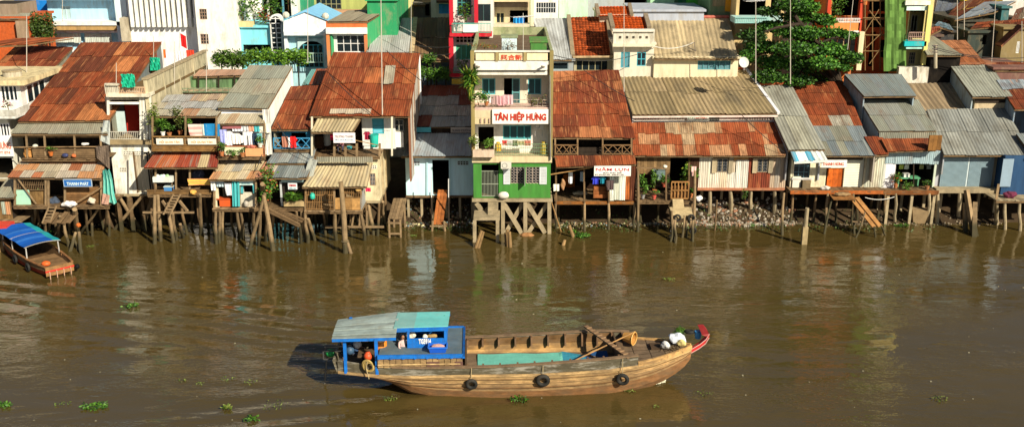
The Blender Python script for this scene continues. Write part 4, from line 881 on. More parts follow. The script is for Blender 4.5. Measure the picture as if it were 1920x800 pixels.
body(Gh, 'upper_wall', 680, 742, 219, 268, .4, 5, plaster, [(698, 720, 222, 251)], (.76, .76, .72), floor=False, zbot=zf_)
boards(Gh, 'veranda_back_wall', 588, 680, 230, 268, 1.4, 12, wood_dark)
window(Gh, 698, 720, 222, 251, .4, (.05, .35, .42), 1, 2, .06, gcol=WHITE, kind='louver', shut=(.10, .48, .60))
window(Gh, 739, 757, 224, 246, .5, (.35, .35, .3), 2, 2, .05); boards(Gh, 'white_door', 741, 757, 247, 276, .45, 1, paint, True, (.8, .78, .72))
for u in (585, 735): pole_bar(Gh, 'post', P(u, 219, -1.3), P(u, 292, -1.4), .1, plaster, (.7, .65, .5))
for u in (627, 648, 669, 712): pole_bar(Gh, 'rail_post', P(u, 269, -1.45), P(u, 293, -1.45), .12, wood_pale)
MB().bar(P(662, 262, -1.45), P(712, 273, -1.45), .04, .04, (1.5, 1.3, 1)).build('rail', wood_pale, Gh)
body(Gh, 'lower_wall', 600, 712, 299, 376, -1.2, 5.5, plaster_old, [(693, 704, 325, 348), (610, 680, 318, 374)], (.76, .66, .42), ztop=zf_ - .06)
window(Gh, 693, 704, 325, 348, -1.2, (.3, .2, .12), 2, 3, .04, bars=4); ventblock(Gh, 694, 706, 310, 316, -1.2, 3)
xs_ = XX(712, 376, -1.2)
for y in (0.2, 1.8, 3.4): pole_bar(Gh, 'side_post', (xs_ + .05, y, Z(376, -1.2)), (xs_ + .05, y, zf_), .12, conc)
sheetwall(Gh, 'eave_strip', 594, 698, 294, 305, -1.9, 5, GY[:2], seed=9)
proof(Gh, 'porch_roof', (566, 351), (688, 350), -3.2, (698, 304), (597, 305), 26, 8, 1, TN, seed=13, pitch=.2, amp=.016)
planks(Gh, 'porch_floor', 570, 680, 395, -3.0, 2.2, wood_pale, vr=395)
bars(Gh, 'cage_bars', 574, 626, 352, 392, -2.9, 16, wood, .018, 2, (1.4, 1.2, .9)); bars(Gh, 'cage_bars', 646, 676, 352, 370, -2.9, 9, wood, .018, 1, (1.4, 1.2, .9))
boards(Gh, 'porch_panel', 627, 676, 371, 393, -2.9, 3, wood, False, (2.2, 1.9, 1.3))
xs_ = XX(677, 392, -2.9); sp = MB(); sp.box(xs_, xs_ + .04, -2.9, -1.3, Z(393, -2.9), Z(365, -2.9), (.34, .36, .36)); sp.build('porch_side_sheet', tin, Gh)
for u in (573, 627, 677): pole_bar(Gh, 'post', P(u, 350, -2.85), P(u, 395, -2.85), .1, wood_pale)
stilts(Gh, 575, 712, 397, -1.3, 6, 3, m=wood_t, zt=Z(395, -3) - .05)
for u0, v0, u1, v1 in ((572, 398, 577, 455), (628, 398, 631, 450), (676, 398, 683, 450), (690, 380, 700, 440), (578, 410, 590, 450), (718, 378, 720, 420)): xpost(Gh, u0, v0, u1, v1, -2.9 if v0 > 390 else -1.0, .1)
MB().bar(P(610, 425, -1.4), P(720, 425, -1.4), .1, .12).build('cross_beam', wood_pale, Gh)
for k in range(5): pole_bar(Gh, 'brace', P(640 + k * 12, 395, -1.3), P(632 + k * 14, 424, -1.3), .1, wood_pale)
mp_ = thing('mooring_pole', 'tall thick mooring pole standing in the water before the barred porch', 'pole', G(648, 474))
a = G(648, 474); MB().tube([a - Vector((0, 0, .8)), a + Vector((0, 0, 2)), a + Vector((-.08, .05, 4.1))], [.17, .15, .13], 10).build('pole', pale_t, mp_)
MB().tube([a + Vector((.1, 0, .75)), a + Vector((.42, -.1, -.4))], [.09, .1], 8).build('prop', wood_pale, mp_); MB().ring(a + Vector((0, 0, .7)), (0, 0, 1), .19, .04, 14, 6, (.3, .3, .3)).build('lashing', ropem, mp_)
sign('shop_sign', 'faded white sign with pale print hung above the big rust-roofed house veranda', 625, 666, 249, 268, -1.85, (.84, .82, .84), [('TRƯƠNG THÀNH', .5, .68, .3, .85, (.5, .42, .4)), ('ĐT: 074.822166', .5, .33, .16, .8, (.35, .45, .55))])
# gangway with a square frame
Gy = thing('gangway', 'sloping plank gangway on a square timber frame beside the stained plaster house', 'gangway', G(738, 440))
a, b_ = P(740, 410, -1.6), P(750, 372, 1.0)
mb = MB()
for k in range(4): mb.bar(a + Vector((-.28 + k * .19, 0, 0)), b_ + Vector((-.28 + k * .19, 0, 0)), .17, .05, rc(WHITE, .25))
mb.build('planks', wood_pale, Gy)
for dx in (-.36, .36): MB().bar(a + Vector((dx, 0, -.06)), b_ + Vector((dx, 0, -.06)), .06, .14).build('side_beam', wood_pale, Gy)
for dx in (-.33, .33): MB().bar(a + Vector((dx, 0, -.05)), a + Vector((dx, 0, -2.3)), .1, .1).build('leg', wood_pale, Gy); MB().bar(b_ + Vector((dx, -.6, -.3)), b_ + Vector((dx, -.6, -3.2)), .1, .1).build('leg', wood_pale, Gy)
for dz in (-.25, -.9): MB().bar(a + Vector((-.38, -.01, dz)), a + Vector((.38, -.01, dz)), .09, .09).build('crosspiece', wood_pale, Gy)
# ================================================================ H: pale blue house in the shade
Hh = hthing('pale_blue_house', 'pale blue house with open doorway and patched dark roof in the shade', 825, 365, 1.6)
Yh = hroof(Hh, 'lower_roof', (752, 293), (888, 293), 1.0, (888, 250), (772, 250), 17, 7, 1, [(.26, .31, .35), (.29, .34, .37)], seed=3, m=tin, pitch=.16)
body(Hh, 'wall', 762, 888, 294, 366, 1.6, 7, mat('pale blue paint', WHITE, .75, .15, 1.6, 2.5, .35, (.30, .33, .25), .1, gth=.64), [(811, 842, 300, 365)], (.55, .78, .86))
ventblock(Hh, 767, 787, 303, 310, 1.6, 4, fr=(.5, .6, .65)); ventblock(Hh, 858, 878, 302, 309, 1.6, 4, fr=(.5, .6, .65))
for u in (801, 844): pole_bar(Hh, 'pilaster', P(u, 295, 1.57), P(u, 366, 1.57), .1, paint, (.42, .66, .74))
Yq = hroof(Hh, 'upper_roof', (765, 238), (890, 238), Yh + .1, (892, 160), (795, 160), 20, 6, 4, [(.22, .05, .025), (.14, .035, .02), (.30, .29, .26), (.25, .28, .28), (.18, .04, .02)], zb=2.4, gm=wood_dark, seed=14)
boards(Hh, 'gap_wall', 770, 888, 238, 252, Yh + .3, 12, wood_dark)
stilts(Hh, 764, 886, 368, 1.7, 6, 3, m=conc, sq=True, r=.07)
sign('board', 'turquoise board under the patched dark roof', 768, 808, 239, 248, Yh - .1, (.05, .38, .48), [], cat='board')
sign('shop_sign', 'grey sign with raised letters in the shade beside the tall shop house', 845, 888, 239, 249, Yh - .12, (.40, .36, .32), [('SUNG CƯỜNG', .5, .5, .55, .85, (.1, .09, .1))])
Gp = thing('gangway', 'narrow orange plank gangway rising to the pale blue doorway', 'gangway', G(827, 425))
a, b_ = P(822, 421, -.3), P(831, 356, 1.5); mb = MB()
for k in range(3): mb.bar(a + Vector((-.22 + k * .2, 0, 0)), b_ + Vector((-.22 + k * .2, 0, 0)), .18, .05, rc((2.0, 1.0, .5), .2))
mb.build('planks', wood, Gp)
for dx, du in ((-.42, -.15), (.42, .15)): MB().tube([a + Vector((dx * .8, -.05, .25)), a + Vector((dx + du * .4, -.1, -1.6))], [.07, .08], 7).build('leg', wood_pale, Gp)
MB().bar(a + Vector((-.5, -.08, -.06)), a + Vector((.5, -.08, -.06)), .08, .08).build('crosspiece', wood_pale, Gp)
for u, lab in ((809, 'left'), (841, 'right')):
    t = thing('gate_pole', 'thin white-topped pole at the %s of the pale blue doorway gangway' % lab, 'pole', G(u, 428, .1)); q = P(u, 425, .1); MB().tube([q - Vector((0, 0, .8)), P(u, 370, .1)], .05, 7).build('pole', wood_dark, t); MB().tube([P(u, 370, .1), P(u, 335, .1)], .03, 6, (.75, .75, .72)).build('tip', paint, t)
# ================================================================ J: rust roof, X-rail balcony, open porch
J = hthing('open_porch_house', 'two-storey wooden house with crossed balcony rails under a dark rust roof', 1110, 375, .4)
Yj = hroof(J, 'roof', (1034, 258), (1191, 259), .5, (1160, 131), (1033, 134), 22, 7, 6, RU[:2] * 3 + [(.40, .15, .06)] * 1, m=tin_rust, zb=3, gm=wood_dark, seed=23)
planks(J, 'balcony_floor', 1038, 1190, 291, .3, 3, wood_dark, vr=291)
boards(J, 'back_wall', 1040, 1188, 255, 291, 3.0, 16, wood_dark)
for (a, b_, n) in ((1041, 1083, 3), (1131, 1184, 3)): railing(J, a, b_, 272, 290, .35, n, wood, (1.3, 1.2, 1.1), .025, cross=True)
boards(J, 'balcony_screen', 1084, 1130, 276, 290, .7, 4, wood_dark, True)
for u in (1041, 1083, 1130, 1184): pole_bar(J, 'post', P(u, 259, .4), P(u, 291, .4), .09, wood, (1.4, 1.4, 1.4))
proof(J, 'lower_roof', (1043, 313), (1193, 308), -.7, (1190, 291), (1040, 292), 25, 6, 1, RU + RL, m=tin_rust, seed=24)
planks(J, 'floor', 1040, 1190, 379, 0, 4.2, wood, vr=379, w=.25)
boards(J, 'floor_edge', 1040, 1190, 377, 383, -.06, 1, wood, True, (1.5, .9, .4))
boards(J, 'inner_wall', 1040, 1190, 296, 372, 3.8, 18, wood_dark); pbox(J, 'orange_cupboard', 1056, 1078, 327, 352, 3.4, .3, wood, (2.2, .9, .15))
sheetwall(J, 'front_sheets', 1140, 1171, 331, 375, .02, 3, [(.66, .72, .64), (.6, .62, .5)], seed=4); sheetwall(J, 'rust_sheets', 1170, 1190, 312, 375, .03, 2, RU + [(.45, .13, .03)], m=tin_rust, seed=5)
for u, v0 in ((1042, 296), (1095, 310), (1141, 330)): pole_bar(J, 'post', P(u, v0, -.1), P(u + 1, 379, -.1), .1, wood)
for u, v in ((1042, 428), (1096, 433), (1141, 430), (1189, 428)): xpost(J, u, 380, u, v, -.02, .08)
stilts(J, 1045, 1185, 382, 1.4, 4, 2, m=wood_t)
MB().bar(P(1032, 327, -.3), P(1110, 314, -.3), .06, .06, (1.6, 1.3, .9)).build('rail', wood_pale, J)
bx = thing('crate', 'brown wooden crate on the open porch below the white red-lettered sign', 'crate', P(1126, 372, .1)); p = P(1126, 371, .2); mb = MB()
for k in range(3): mb.box(p.x - .42, p.x + .42, p.y, p.y + .5, p.z + .24 * k, p.z + .24 * k + .22, rc((1.5, .8, .5), .2))
mb.build('planks', wood, bx)
for dx in (-.4, .4): MB().box(p.x + dx - .03, p.x + dx + .03, p.y - .02, p.y - .001, p.z, p.z + .72, (1.8, 1, .6)).build('batten', wood, bx)
sign('shop_sign', 'white sign reading in red serif capitals under the wavy rust awning', 1114, 1183, 311, 330, -.75, (.84, .83, .76), [('NĂM LỤN', .5, .66, .42, .9, (.60, .06, .09), .004), ('SỬA MÁY NỔ', .5, .34, .14, .5, (.08, .06, .06)), ('ĐT: 074.822 095 - 0983.811 095', .42, .15, .12, .78, (.2, .16, .16))])
# ================================================================ K: wide house, tan ribbed roof
K = hthing('ribbed_roof_house', 'wide low house with a tan ribbed roof above a rust lean-to and rusty sheet walls', 1380, 352, 1.9)
Yk0 = slopeY(291.5, 1.4, 229, 21)
proof(K, 'lean_to_roof', (1186, 292), (1473, 292), 1.4, (1460, 229), (1183, 230), 21, 22, 3, [(.34, .085, .03), (.28, .065, .024), (.38, .12, .045), (.32, .075, .026), (.46, .24, .12), (.32, .08, .03), (.3, .07, .025)] + [(.44, .31, .18)] * 2, m=tin_rust, seed=33)
zb = Z(229, Yk0); body(K, 'wall', 1188, 1460, 214, 229.5, Yk0 + .1, 6, plaster, [(1331, 1348, 217, 226)], (.84, .80, .72), floor=False)
for a, b_ in ((1190, 1236), (1254, 1287), (1385, 1446)): ventblock(K, a, b_, 218, 225, Yk0 + .1, int((b_ - a) / 4.4), 3, fr=(.7, .64, .56))
ventblock(K, 1331, 1348, 217, 227, Yk0 + .1, 6, 3, fr=(.22, .24, .22))
Yk = hroof(K, 'roof', (1186, 215), (1458, 213), Yk0 - .35, (1397, 130), (1158, 133), 17, 10, 2, [(.31, .235, .125), (.28, .215, .115), (.33, .25, .14)], m=asbestos, pitch=.28, amp=.026, zb=3, gm=plaster, gc=(.6, .62, .66), seed=36)
rr = MB(); a, b_ = P(1158, 133, Yk), P(1397, 130, Yk)
for k in range(26): q0 = a.lerp(b_, k / 26); q1 = a.lerp(b_, (k + 1.06) / 26); rr.tube([q0 + Vector((0, 0, .03 + .02 * (k % 2))), q1 + Vector((0, 0, .03))], .1, 7, rc((.42, .08, .025), .3))
rr.build('ridge_tiles', tile, K)
e0, e1 = P(1458, 213, Yk0 - .35), P(1397, 130, Yk); MB().bar(e0 + Vector((.06, 0, .03)), e1 + Vector((.06, 0, .03)), .2, .12, (.66, .66, .7)).build('verge', plaster, K)
e0, e1 = P(1186, 216, Yk0 - .4), P(1458, 214, Yk0 - .4); MB().bar(e0 + Vector((0, 0, -.12)), e1 + Vector((0, 0, -.12)), .06, .1, (.75, .62, .55)).build('gutter', plaster, K)
sign('shop_sign', 'small white sign with orange letters and green emblem under the ribbed roof', 1289, 1329, 215.5, 226.5, Yk0 - .1, (.74, .82, .76), [('TÂN PHÁT', .62, .55, .42, .62, (.66, .12, .03)), ('cửa hàng vật tư', .62, .17, .14, .6, (.2, .35, .3))])
lg = bpy.data.objects[[o.name for o in bpy.data.objects if o.name.startswith('shop_sign') and o.type == 'EMPTY'][-1]]
p = P(1295.5, 221, Yk0 - .1); MB().ring((p.x, p.y - .015, p.z), (0, 1, 0), .13, .03, 12, 5, (.05, .30, .14), 2.9, 6.5).ball((p.x, p.y - .01, p.z + .04), .05, 8, 5, (.35, .5, .1)).build('emblem', paint, lg)
body(K, 'shell', 1188, 1472, 293, 353, 2.3, 6, wood_dark, [(1256, 1290, 296, 352), (1344, 1365, 296, 323), (1420, 1440, 296, 323)], floor=False)
WP = [(.66, .62, .50), (.72, .66, .54), (.6, .5, .36), (.7, .68, .6)]
sheetwall(K, 'white_sheets', 1309, 1333, 295, 353, 1.9, 3, WP[:2] + [(.62, .42, .2)], seed=1); sheetwall(K, 'white_sheets', 1333, 1377, 323, 353, 1.9, 4, WP, seed=2)
sheetwall(K, 'front_sheets', 1366, 1378, 294, 323, 1.92, 1, WP[2:3], seed=3); sheetwall(K, 'door_sheets', 1378, 1400, 300, 352, 1.86, 2, [(.68, .66, .58)], seed=4); boards(K, 'door_frame', 1376, 1403, 294, 301, 1.88, 1, wood, True, (2, 1.7, 1.2))
sheetwall(K, 'rust_sheets', 1402, 1442, 323, 353, 1.9, 5, [(.26, .06, .03), (.20, .045, .025), (.32, .09, .04)], m=tin_rust, seed=5); sheetwall(K, 'rust_sheets', 1402, 1419, 296, 323, 1.9, 1, [(.24, .05, .03)], m=tin_rust, seed=6); sheetwall(K, 'end_sheets', 1441, 1471, 296, 353, 1.9, 3, [(.44, .34, .24), (.34, .11, .05), (.4, .36, .3)], seed=7)
MB().box(XX(1308, 354, 1.7), XX(1472, 354, 1.7), 1.7, 8, Z(357, 1.7), Z(353.5, 1.7), (1.2, .6, .5)).build('floor_slab', conc, K)
for (a, b_) in ((1344, 1365), (1420, 1440)):
    w_ = window(K, a, b_, 297, 323, 1.86, (.40, .32, .2), 2, 1, .04); gr = MB(); xa, xb_, za, zb_ = XX(a, 310, 1.84), XX(b_, 310, 1.84), Z(323, 1.84), Z(297, 1.84)
    for i in range(4):
        for k in range(5): gr.ring((xa + (xb_ - xa) * (i + .5) / 4, 1.84, za + (zb_ - za) * (k + .5) / 5), (0, 1, 0), .05, .008, 8, 4, (.32, .30, .30))
    gr.build('grille', paint, w_)
    shutter(K, a - 9, a - 1, 297, 324, 1.86, (.52, .42, .26)); shutter(K, b_ + 1, b_ + 9, 297, 324, 1.86, (.36, .30, .2))
# K porch
boards(K, 'porch_wall', 1194, 1256, 295, 326, 1.85, 10, wood, False, (1.3, 1.25, 1.1)); boards(K, 'porch_wall', 1288, 1309, 295, 352, 1.88, 4, wood_dark, False, (1.6, .9, .6))
MB().bar(P(1192, 314, .1), P(1254, 316, .1), .08, .08, (1.3, 1.3, 1.3)).build('rail', wood, K)
planks(K, 'porch_floor', 1192, 1304, 377, -.1, 2.4, wood, vr=377)
for u, v in ((1196, 434), (1303, 435), (1258, 425)): xpost(K, u, 320 if u != 1258 else 376, u, v, 0, .08)
for u in (1196, 1249, 1292): pole_bar(K, 'post', P(u, 305, .1), P(u, 376, .1), .09, wood)
bars(K, 'porch_gate', 1258, 1290, 341, 372, .0, 5, wood, .03, 1, (1.8, 1.4, .9)); boards(K, 'porch_boards', 1258, 1290, 348, 372, .06, 4, wood, True, (1.3, 1, .7))
for u, vb in ((1331, 408), (1369, 406), (1408, 404), (1452, 408)): xpost(K, u, 356, u, vb, 1.9, .13, m=conc)
stilts(K, 1200, 1300, 379, 1.2, 4, 1, m=wood_t); stilts(K, 1315, 1468, 357, 3.4, 5, 2, m=conc, sq=True)
# concrete jetty with tyres
Jt = thing('concrete_jetty', 'small concrete slab jetty on piles hung with old tyres', 'jetty', G(1277, 450))
a, b_, c_, d_ = P(1262, 406, -1.3), P(1300, 406, -1.3), P(1296, 388, -.5), P(1255, 388, -.5)
def slab4(nm, q, th, m, par, col=WHITE): lo = [p - Vector((0, 0, th)) for p in q]; return MB().hexa(lo + list(q), col).build(nm, m, par)
slab4('platform', (a, b_, c_, d_), .12, conc, Jt, (1.3, 1.25, 1.1)); slab4('ramp', (P(1262, 390, -.6), P(1283, 390, -.6), P(1281, 373, -.15), P(1261, 373, -.15)), .1, conc, Jt, (1.3, 1.25, 1.1))
for u0, v0, u1, v1 in ((1265, 404, 1257, 452), (1267, 406, 1266, 455), (1284, 404, 1279, 445), (1288, 404, 1287, 444), (1295, 404, 1297, 450), (1260, 395, 1263, 450), (1300, 404, 1299, 452)): xpost(Jt, u0, v0, u1, v1, -1.25, .07, name='pile')
def tyre(label, c, axis, R0=.24, r=.085, group='old tyre fenders', rope=None):
    t = thing('tyre_fender', label, 'tyre', c, group); MB().ring(c, axis, R0, r, 20, 10, sy=1).build('tyre', rubber, t, smooth=True)
    if rope is not None: MB().tube([rope, Vector(c) + Vector((0, 0, R0 - .02))], .014, 5).build('rope', ropem, t)
    return t
for u, v, lab in ((1270, 408, 'upper left tyre hung on the small concrete jetty'), (1296, 408, 'upper right tyre hung on the small concrete jetty'), (1299, 432, 'lower right tyre hung on the small concrete jetty'), (1261, 444, 'lowest tyre hung on the left pile of the concrete jetty'), (1261, 430, 'middle tyre on the left pile of the concrete jetty')): tyre(lab, P(u, v, -1.45), (.1, 1, .2), .17, .06)
wp = thing('bamboo_stake', 'thin stake standing alone in the water right of the concrete jetty', 'stake', G(1340, 430)); q = G(1340, 432); MB().tube([q - Vector((0, 0, .8)), q + Vector((.02, 0, 1.9))], .055, 7).build('stake', wood, wp)
# ================================================================ L
Lh = hthing('patched_roof_house', 'house with grey ribbed strip and patched rust square on its roof, roller shutter front', 1560, 355, 1.8)
Y1 = hroof(Lh, 'grey_roof', (1478, 281), (1547, 281), 1.2, (1484, 158), (1424, 160), 20, 4, 2, [(.31, .305, .235), (.29, .29, .24)], pitch=.2, amp=.014, m=asbestos, zb=2.6, gm=plaster_old, gc=(.4, .42, .46), seed=2)
Y2_ = proof(Lh, 'lower_roof', (1547, 292), (1643, 292), 1.15, (1616, 236), (1521, 236), 20, 6, 2, BG + GY[1:2], seed=3)
Y3_ = proof(Lh, 'rust_roof', (1521, 237), (1617, 236), Y2_ + .02, (1583, 153), (1483, 155), 20, 5, 4, RU[:3] * 4 + [(.36, .34, .27)], m=tin_rust, seed=44)
a, b_ = P(1617, 236, Y2_), P(1583, 153, Y3_); gable(Lh, P(1643, 292, 1.15), a, 2.6, plaster_old, (.4, .35, .3), xo=-.1); gable(Lh, a, b_, 2.6, plaster_old, (.4, .35, .3), xo=-.1)
MB().box(P(1424, 160, Y1).x, b_.x, Y3_ - .1, Y3_, 2.6, b_.z - .1, (.4, .35, .3)).build('back_wall', plaster_old, Lh)
rr = MB(); a, b_ = P(1424, 159, Y1), P(1484, 157, Y1)
for k in range(8): rr.tube([a.lerp(b_, k / 8) + Vector((0, 0, .04)), a.lerp(b_, (k + 1.06) / 8) + Vector((0, 0, .03))], .1, 7, rc((.5, .12, .04), .2))
rr.build('ridge_tiles', tile, Lh)
body(Lh, 'wall', 1480, 1660, 293, 357, 1.8, 6, plaster_old, [(1488, 1518, 300, 353), (1548, 1581, 315, 356), (1582, 1619, 297, 356)], (.80, .74, .52))
window(Lh, 1488, 1518, 300, 334, 1.85, (.10, .20, .26), 3, 3, .035); bars(Lh, 'barrier', 1485, 1523, 334, 336, 1.7, 2, metal, .02, 0, (2, 2, 2)); pbox(Lh, 'white_panel', 1486, 1501, 331, 355, 1.7, .05, paint, (.76, .74, .60)); pbox(Lh, 'water_jar', 1505, 1520, 339, 354, 1.5, .3, conc, (.6, .55, .5))
boards(Lh, 'door', 1549, 1580, 316, 356, 1.88, 3, wood, False, (3.0, 1.0, .25)); 
mb = MB(); x0_, x1_, z0_, z1_ = XX(1583, 326, 1.8), XX(1618, 326, 1.8), Z(356, 1.8), Z(298, 1.8)
for k in range(18): z = z0_ + (z1_ - z0_) * k / 18; mb.hexa([(x0_, 1.80, z), (x1_, 1.80, z), (x1_, 1.86, z), (x0_, 1.86, z), (x0_, 1.84, z + (z1_ - z0_) / 18), (x1_, 1.84, z + (z1_ - z0_) / 18), (x1_, 1.86, z + (z1_ - z0_) / 18), (x0_, 1.86, z + (z1_ - z0_) / 18)], (.66, .66, .52))
mb.build('roller_shutter', paint, Lh)
sheetwall(Lh, 'front_sheets', 1620, 1657, 294, 356, 1.76, 4, [(.50, .52, .42), (.46, .48, .42), (.54, .52, .4)], seed=9); boards(Lh, 'lintel_board', 1548, 1618, 293, 300, 1.74, 2, wood_dark, True)
aw = [(.08, .34, .50), (.72, .78, .76)]; proof(Lh, 'striped_awning', (1489, 303), (1551, 300), .7, (1541, 281), (1481, 281), 38, 14, 1, aw, seed=3, pitch=.3, amp=.012)
MB().bar(P(1489, 305, .66), P(1551, 302, .66), .03, .14, (.75, .75, .66)).build('awning_valance', cloth, Lh); pole_bar(Lh, 'awning_strut', P(1490, 304, .7), P(1486, 330, 1.7), .03, metal, (2, 2, 2))
sign('shop_sign', 'white sign with orange-red capitals right of the striped awning', 1540, 1588, 300, 314, .95, (.86, .84, .76), [('THANH HÙNG', .47, .52, .5, .82, (.70, .14, .07), .004)])
planks(Lh, 'deck', 1482, 1660, 358, .9, 1.3, wood, vr=358); boards(Lh, 'deck_edge', 1482, 1660, 357, 364, .84, 1, wood, True, (1.8, .8, .35))
stilts(Lh, 1486, 1655, 361, 1.2, 5, 3, m=wood_t)
for u, v in ((1470, 440), (1552, 425), (1600, 420), (1660, 418)): xpost(Lh, u, 362, u - 3, v, .9, .08)
zt_ = thing('plank_table', 'low table of planks on the deck edge above the leaning plank gangway', 'table', P(1577, 372, .3))
mb = MB()
for k in range(4): mb.bar(P(1556 + k * 2, 366 + k * 2.4, .5 - k * .2), P(1598 + k * 2, 366 + k * 2.4, .5 - k * .2), .2, .05, rc((1.4, 1, .6), .3))
mb.build('top', wood, zt_)
for u in (1560, 1602): xpost(zt_, u, 372, u - 14 + (u > 1580) * 14, 438, .1, .06, name='leg')
Gl = thing('gangway', 'long leaning plank gangway on splayed legs before the roller shutter house', 'gangway', G(1640, 435))
a, b_ = P(1646, 425, -1.5), P(1602, 370, .3); mb = MB(); rt = Vector((.1, .0, 0))
for k in range(2): mb.bar(a + Vector((-.22 + k * .36, 0, 0)), b_ + Vector((-.2 + k * .34, 0, 0)), .33, .06, rc((1.25, .9, .55), .15))
mb.build('planks', wood_pale, Gl)
for u0, v0, u1, v1, Y0 in ((1640, 424, 1641, 444, -1.5), (1652, 423, 1660, 440, -1.5), (1622, 398, 1604, 445, -.9), (1617, 395, 1640, 430, -.5)): xpost(Gl, u0, v0, u1, v1, Y0, .055, name='leg')
MB().bar(P(1598, 415, -.9), P(1632, 416, -.9), .1, .05).build('crosspiece', wood_pale, Gl)
mp2 = thing('mooring_post', 'square-footed concrete post standing alone in the water before the striped awning', 'post', G(1507, 457)); q = G(1507, 457)
MB().box(q.x - .15, q.x + .15, q.y - .15, q.y + .15, -.8, 1.05, (1.1, 1.05, .9)).build('footing', conc, mp2); MB().tube([q + Vector((0, 0, 1.05)), q + Vector((.02, 0, 2.15))], [.13, .11], 9).build('shaft', conc, mp2)
# ================================================================ M
M = hthing('tiered_roof_house', 'house with two grey roofs stepped one above the other over an open shop front', 1700, 355, 1.8)
Ym = hroof(M, 'lower_roof', (1648, 246), (1756, 246), 2.9, (1722, 187), (1612, 188), 17, 5, 2, GY[3:] + [(.25, .26, .23)], zb=3, gm=plaster_old, gc=(.34, .42, .5), seed=4, m=tin)
Yu = hroof(M, 'upper_roof', (1620, 181), (1718, 180), Ym - 1.0, (1690, 139), (1583, 139), 15, 5, 1, BG, zb=5.0, gm=plaster_old, gc=(.3, .38, .44), seed=5)
sheetwall(M, 'upper_band', 1648, 1755, 248, 260, 2.9, 5, GY[1:], seed=6)
proof(M, 'rust_roof', (1664, 284), (1755, 281), 1.2, (1752, 259), (1652, 260), 20, 5, 1, RU[:3], m=tin_rust, seed=7); proof(M, 'rust_roof', (1640, 291), (1666, 290), 1.1, (1655, 256), (1620, 256), 20, 2, 1, RU[:3] + RL[1:2], m=tin_rust, seed=8)
sheetwall(M, 'front_band', 1660, 1760, 283, 307, 1.7, 6, [(.34, .46, .50), (.30, .42, .47)], seed=7)
body(M, 'wall', 1656, 1762, 283, 357, 1.85, 6, plaster_old, [(1678, 1751, 307, 352)], (.42, .42, .46)); pbox(M, 'white_door', 1657, 1677, 307, 352, 1.75, .06, paint, (.84, .84, .86)); pbox(M, 'door_frame', 1750, 1754, 305, 355, 1.72, .08, paint, (.55, .62, .5))
pole_bar(M, 'post', P(1713, 307, 1.8), P(1713, 353, 1.8), .06, wood_dark)
for k, (u, c) in enumerate(((1690, (.6, .7, .1)), (1700, (.8, .8, .75)), (1728, (.75, .7, .3)), (1742, (.8, .8, .8)))): pbox(M, 'hanging_notice', u - 4, u + 4, 309, 317, 3.0, .03, paint, c)
mtb = thing('market_table', 'green counter with white boxes in the open shop under the rust strip roof', 'table', P(1700, 350, 2.2)); p = P(1700, 350, 2.2)
MB().box(p.x - .7, p.x + .7, 2.0, 2.6, p.z + .55, p.z + .62, (.10, .35, .18)).build('top', paint, mtb)
for dx in (-.6, .6): MB().box(p.x + dx - .04, p.x + dx + .04, 2.02, 2.5, p.z, p.z + .55, (.1, .3, .16)).build('leg', paint, mtb)
planks(M, 'deck', 1656, 1760, 359, .9, 1.2, wood, vr=359); boards(M, 'deck_edge', 1656, 1760, 357, 365, .84, 1, wood, True, (1.2, .7, .4)); stilts(M, 1665, 1755, 362, 1.0, 3, 3, m=conc, sq=True, jit=.05)
for u, v in ((1679, 416), (1742, 417)): xpost(M, u, 362, u - 1, v, .9, .1, m=conc)
bo = thing('concrete_block', 'broken concrete stump on the bank under the open shop deck', 'block', P(1723, 408, 1.8)); p = G(1723, 410, .3); MB().hexa([(p.x - .3, p.y, 0), (p.x + .4, p.y, 0), (p.x + .4, p.y + .6, 0), (p.x - .3, p.y + .6, 0), (p.x - .5, p.y - .1, .9), (p.x + .55, p.y - .1, .8), (p.x + .5, p.y + .6, .85), (p.x - .45, p.y + .6, .95)], (.8, .7, .6)).build('stump', conc, bo)
# ================================================================ N
Nn = hthing('shutter_gate_house', 'wide grey-roofed house with a pale blue folding shutter gate', 1810, 352, 1.8)
Yn = hroof(Nn, 'roof', (1770, 291), (1935, 291), 1.2, (1885, 203), (1737, 205), 19, 8, 2, [(.25, .255, .225), (.23, .24, .22)], pitch=.2, amp=.012, m=asbestos, zb=3, gm=plaster_old, gc=(.35, .38, .42), seed=5)
Yb2 = hroof(Nn, 'brown_roof', (1742, 224), (1838, 226), Yn - 2.0 + 1.2, (1783, 155), (1695, 157), 18, 5, 1, [(.34, .25, .15), (.31, .23, .14)], pitch=.34, amp=.026, m=asbestos, zb=4, gm=plaster_old, gc=(.35, .38, .42), seed=6)
Yt2 = hroof(Nn, 'upper_roof', (1824, 182), (1898, 182), Yn - .3, (1856, 120), (1781, 122), 17, 4, 1, [(.28, .29, .24)], pitch=.2, amp=.012, m=asbestos, zb=5, gm=plaster_old, gc=(.34, .42, .46), seed=7)
body(Nn, 'upper_wall', 1826, 1890, 183, 207, Yn, 3, plaster_old, [], (.55, .44, .28), floor=False); boards(Nn, 'dark_band', 1828, 1888, 183, 193, Yn - .05, 2, wood_dark, True)
body(Nn, 'white_wall', 1683, 1778, 126, 156, Yb2 + .1, .4, plaster_old, [], (.70, .66, .56), floor=False, lining=False)
body(Nn, 'wall', 1761, 1874, 292, 353, 1.85, 6, plaster_old, [(1764, 1861, 293, 352)], (.30, .26, .18))
mb = MB(); x0_, x1_, z0_, z1_ = XX(1764, 323, 1.8), XX(1861, 323, 1.8), Z(352, 1.8), Z(295, 1.8)
for i in range(48):
    x = x0_ + (x1_ - x0_) * i / 48; c = (.30, .42, .48) if i != 24 else (.6, .7, .72)
    mb.box(x, x + .035 + (.05 if i == 24 else 0), 1.74, 1.79, z0_, z1_, c)
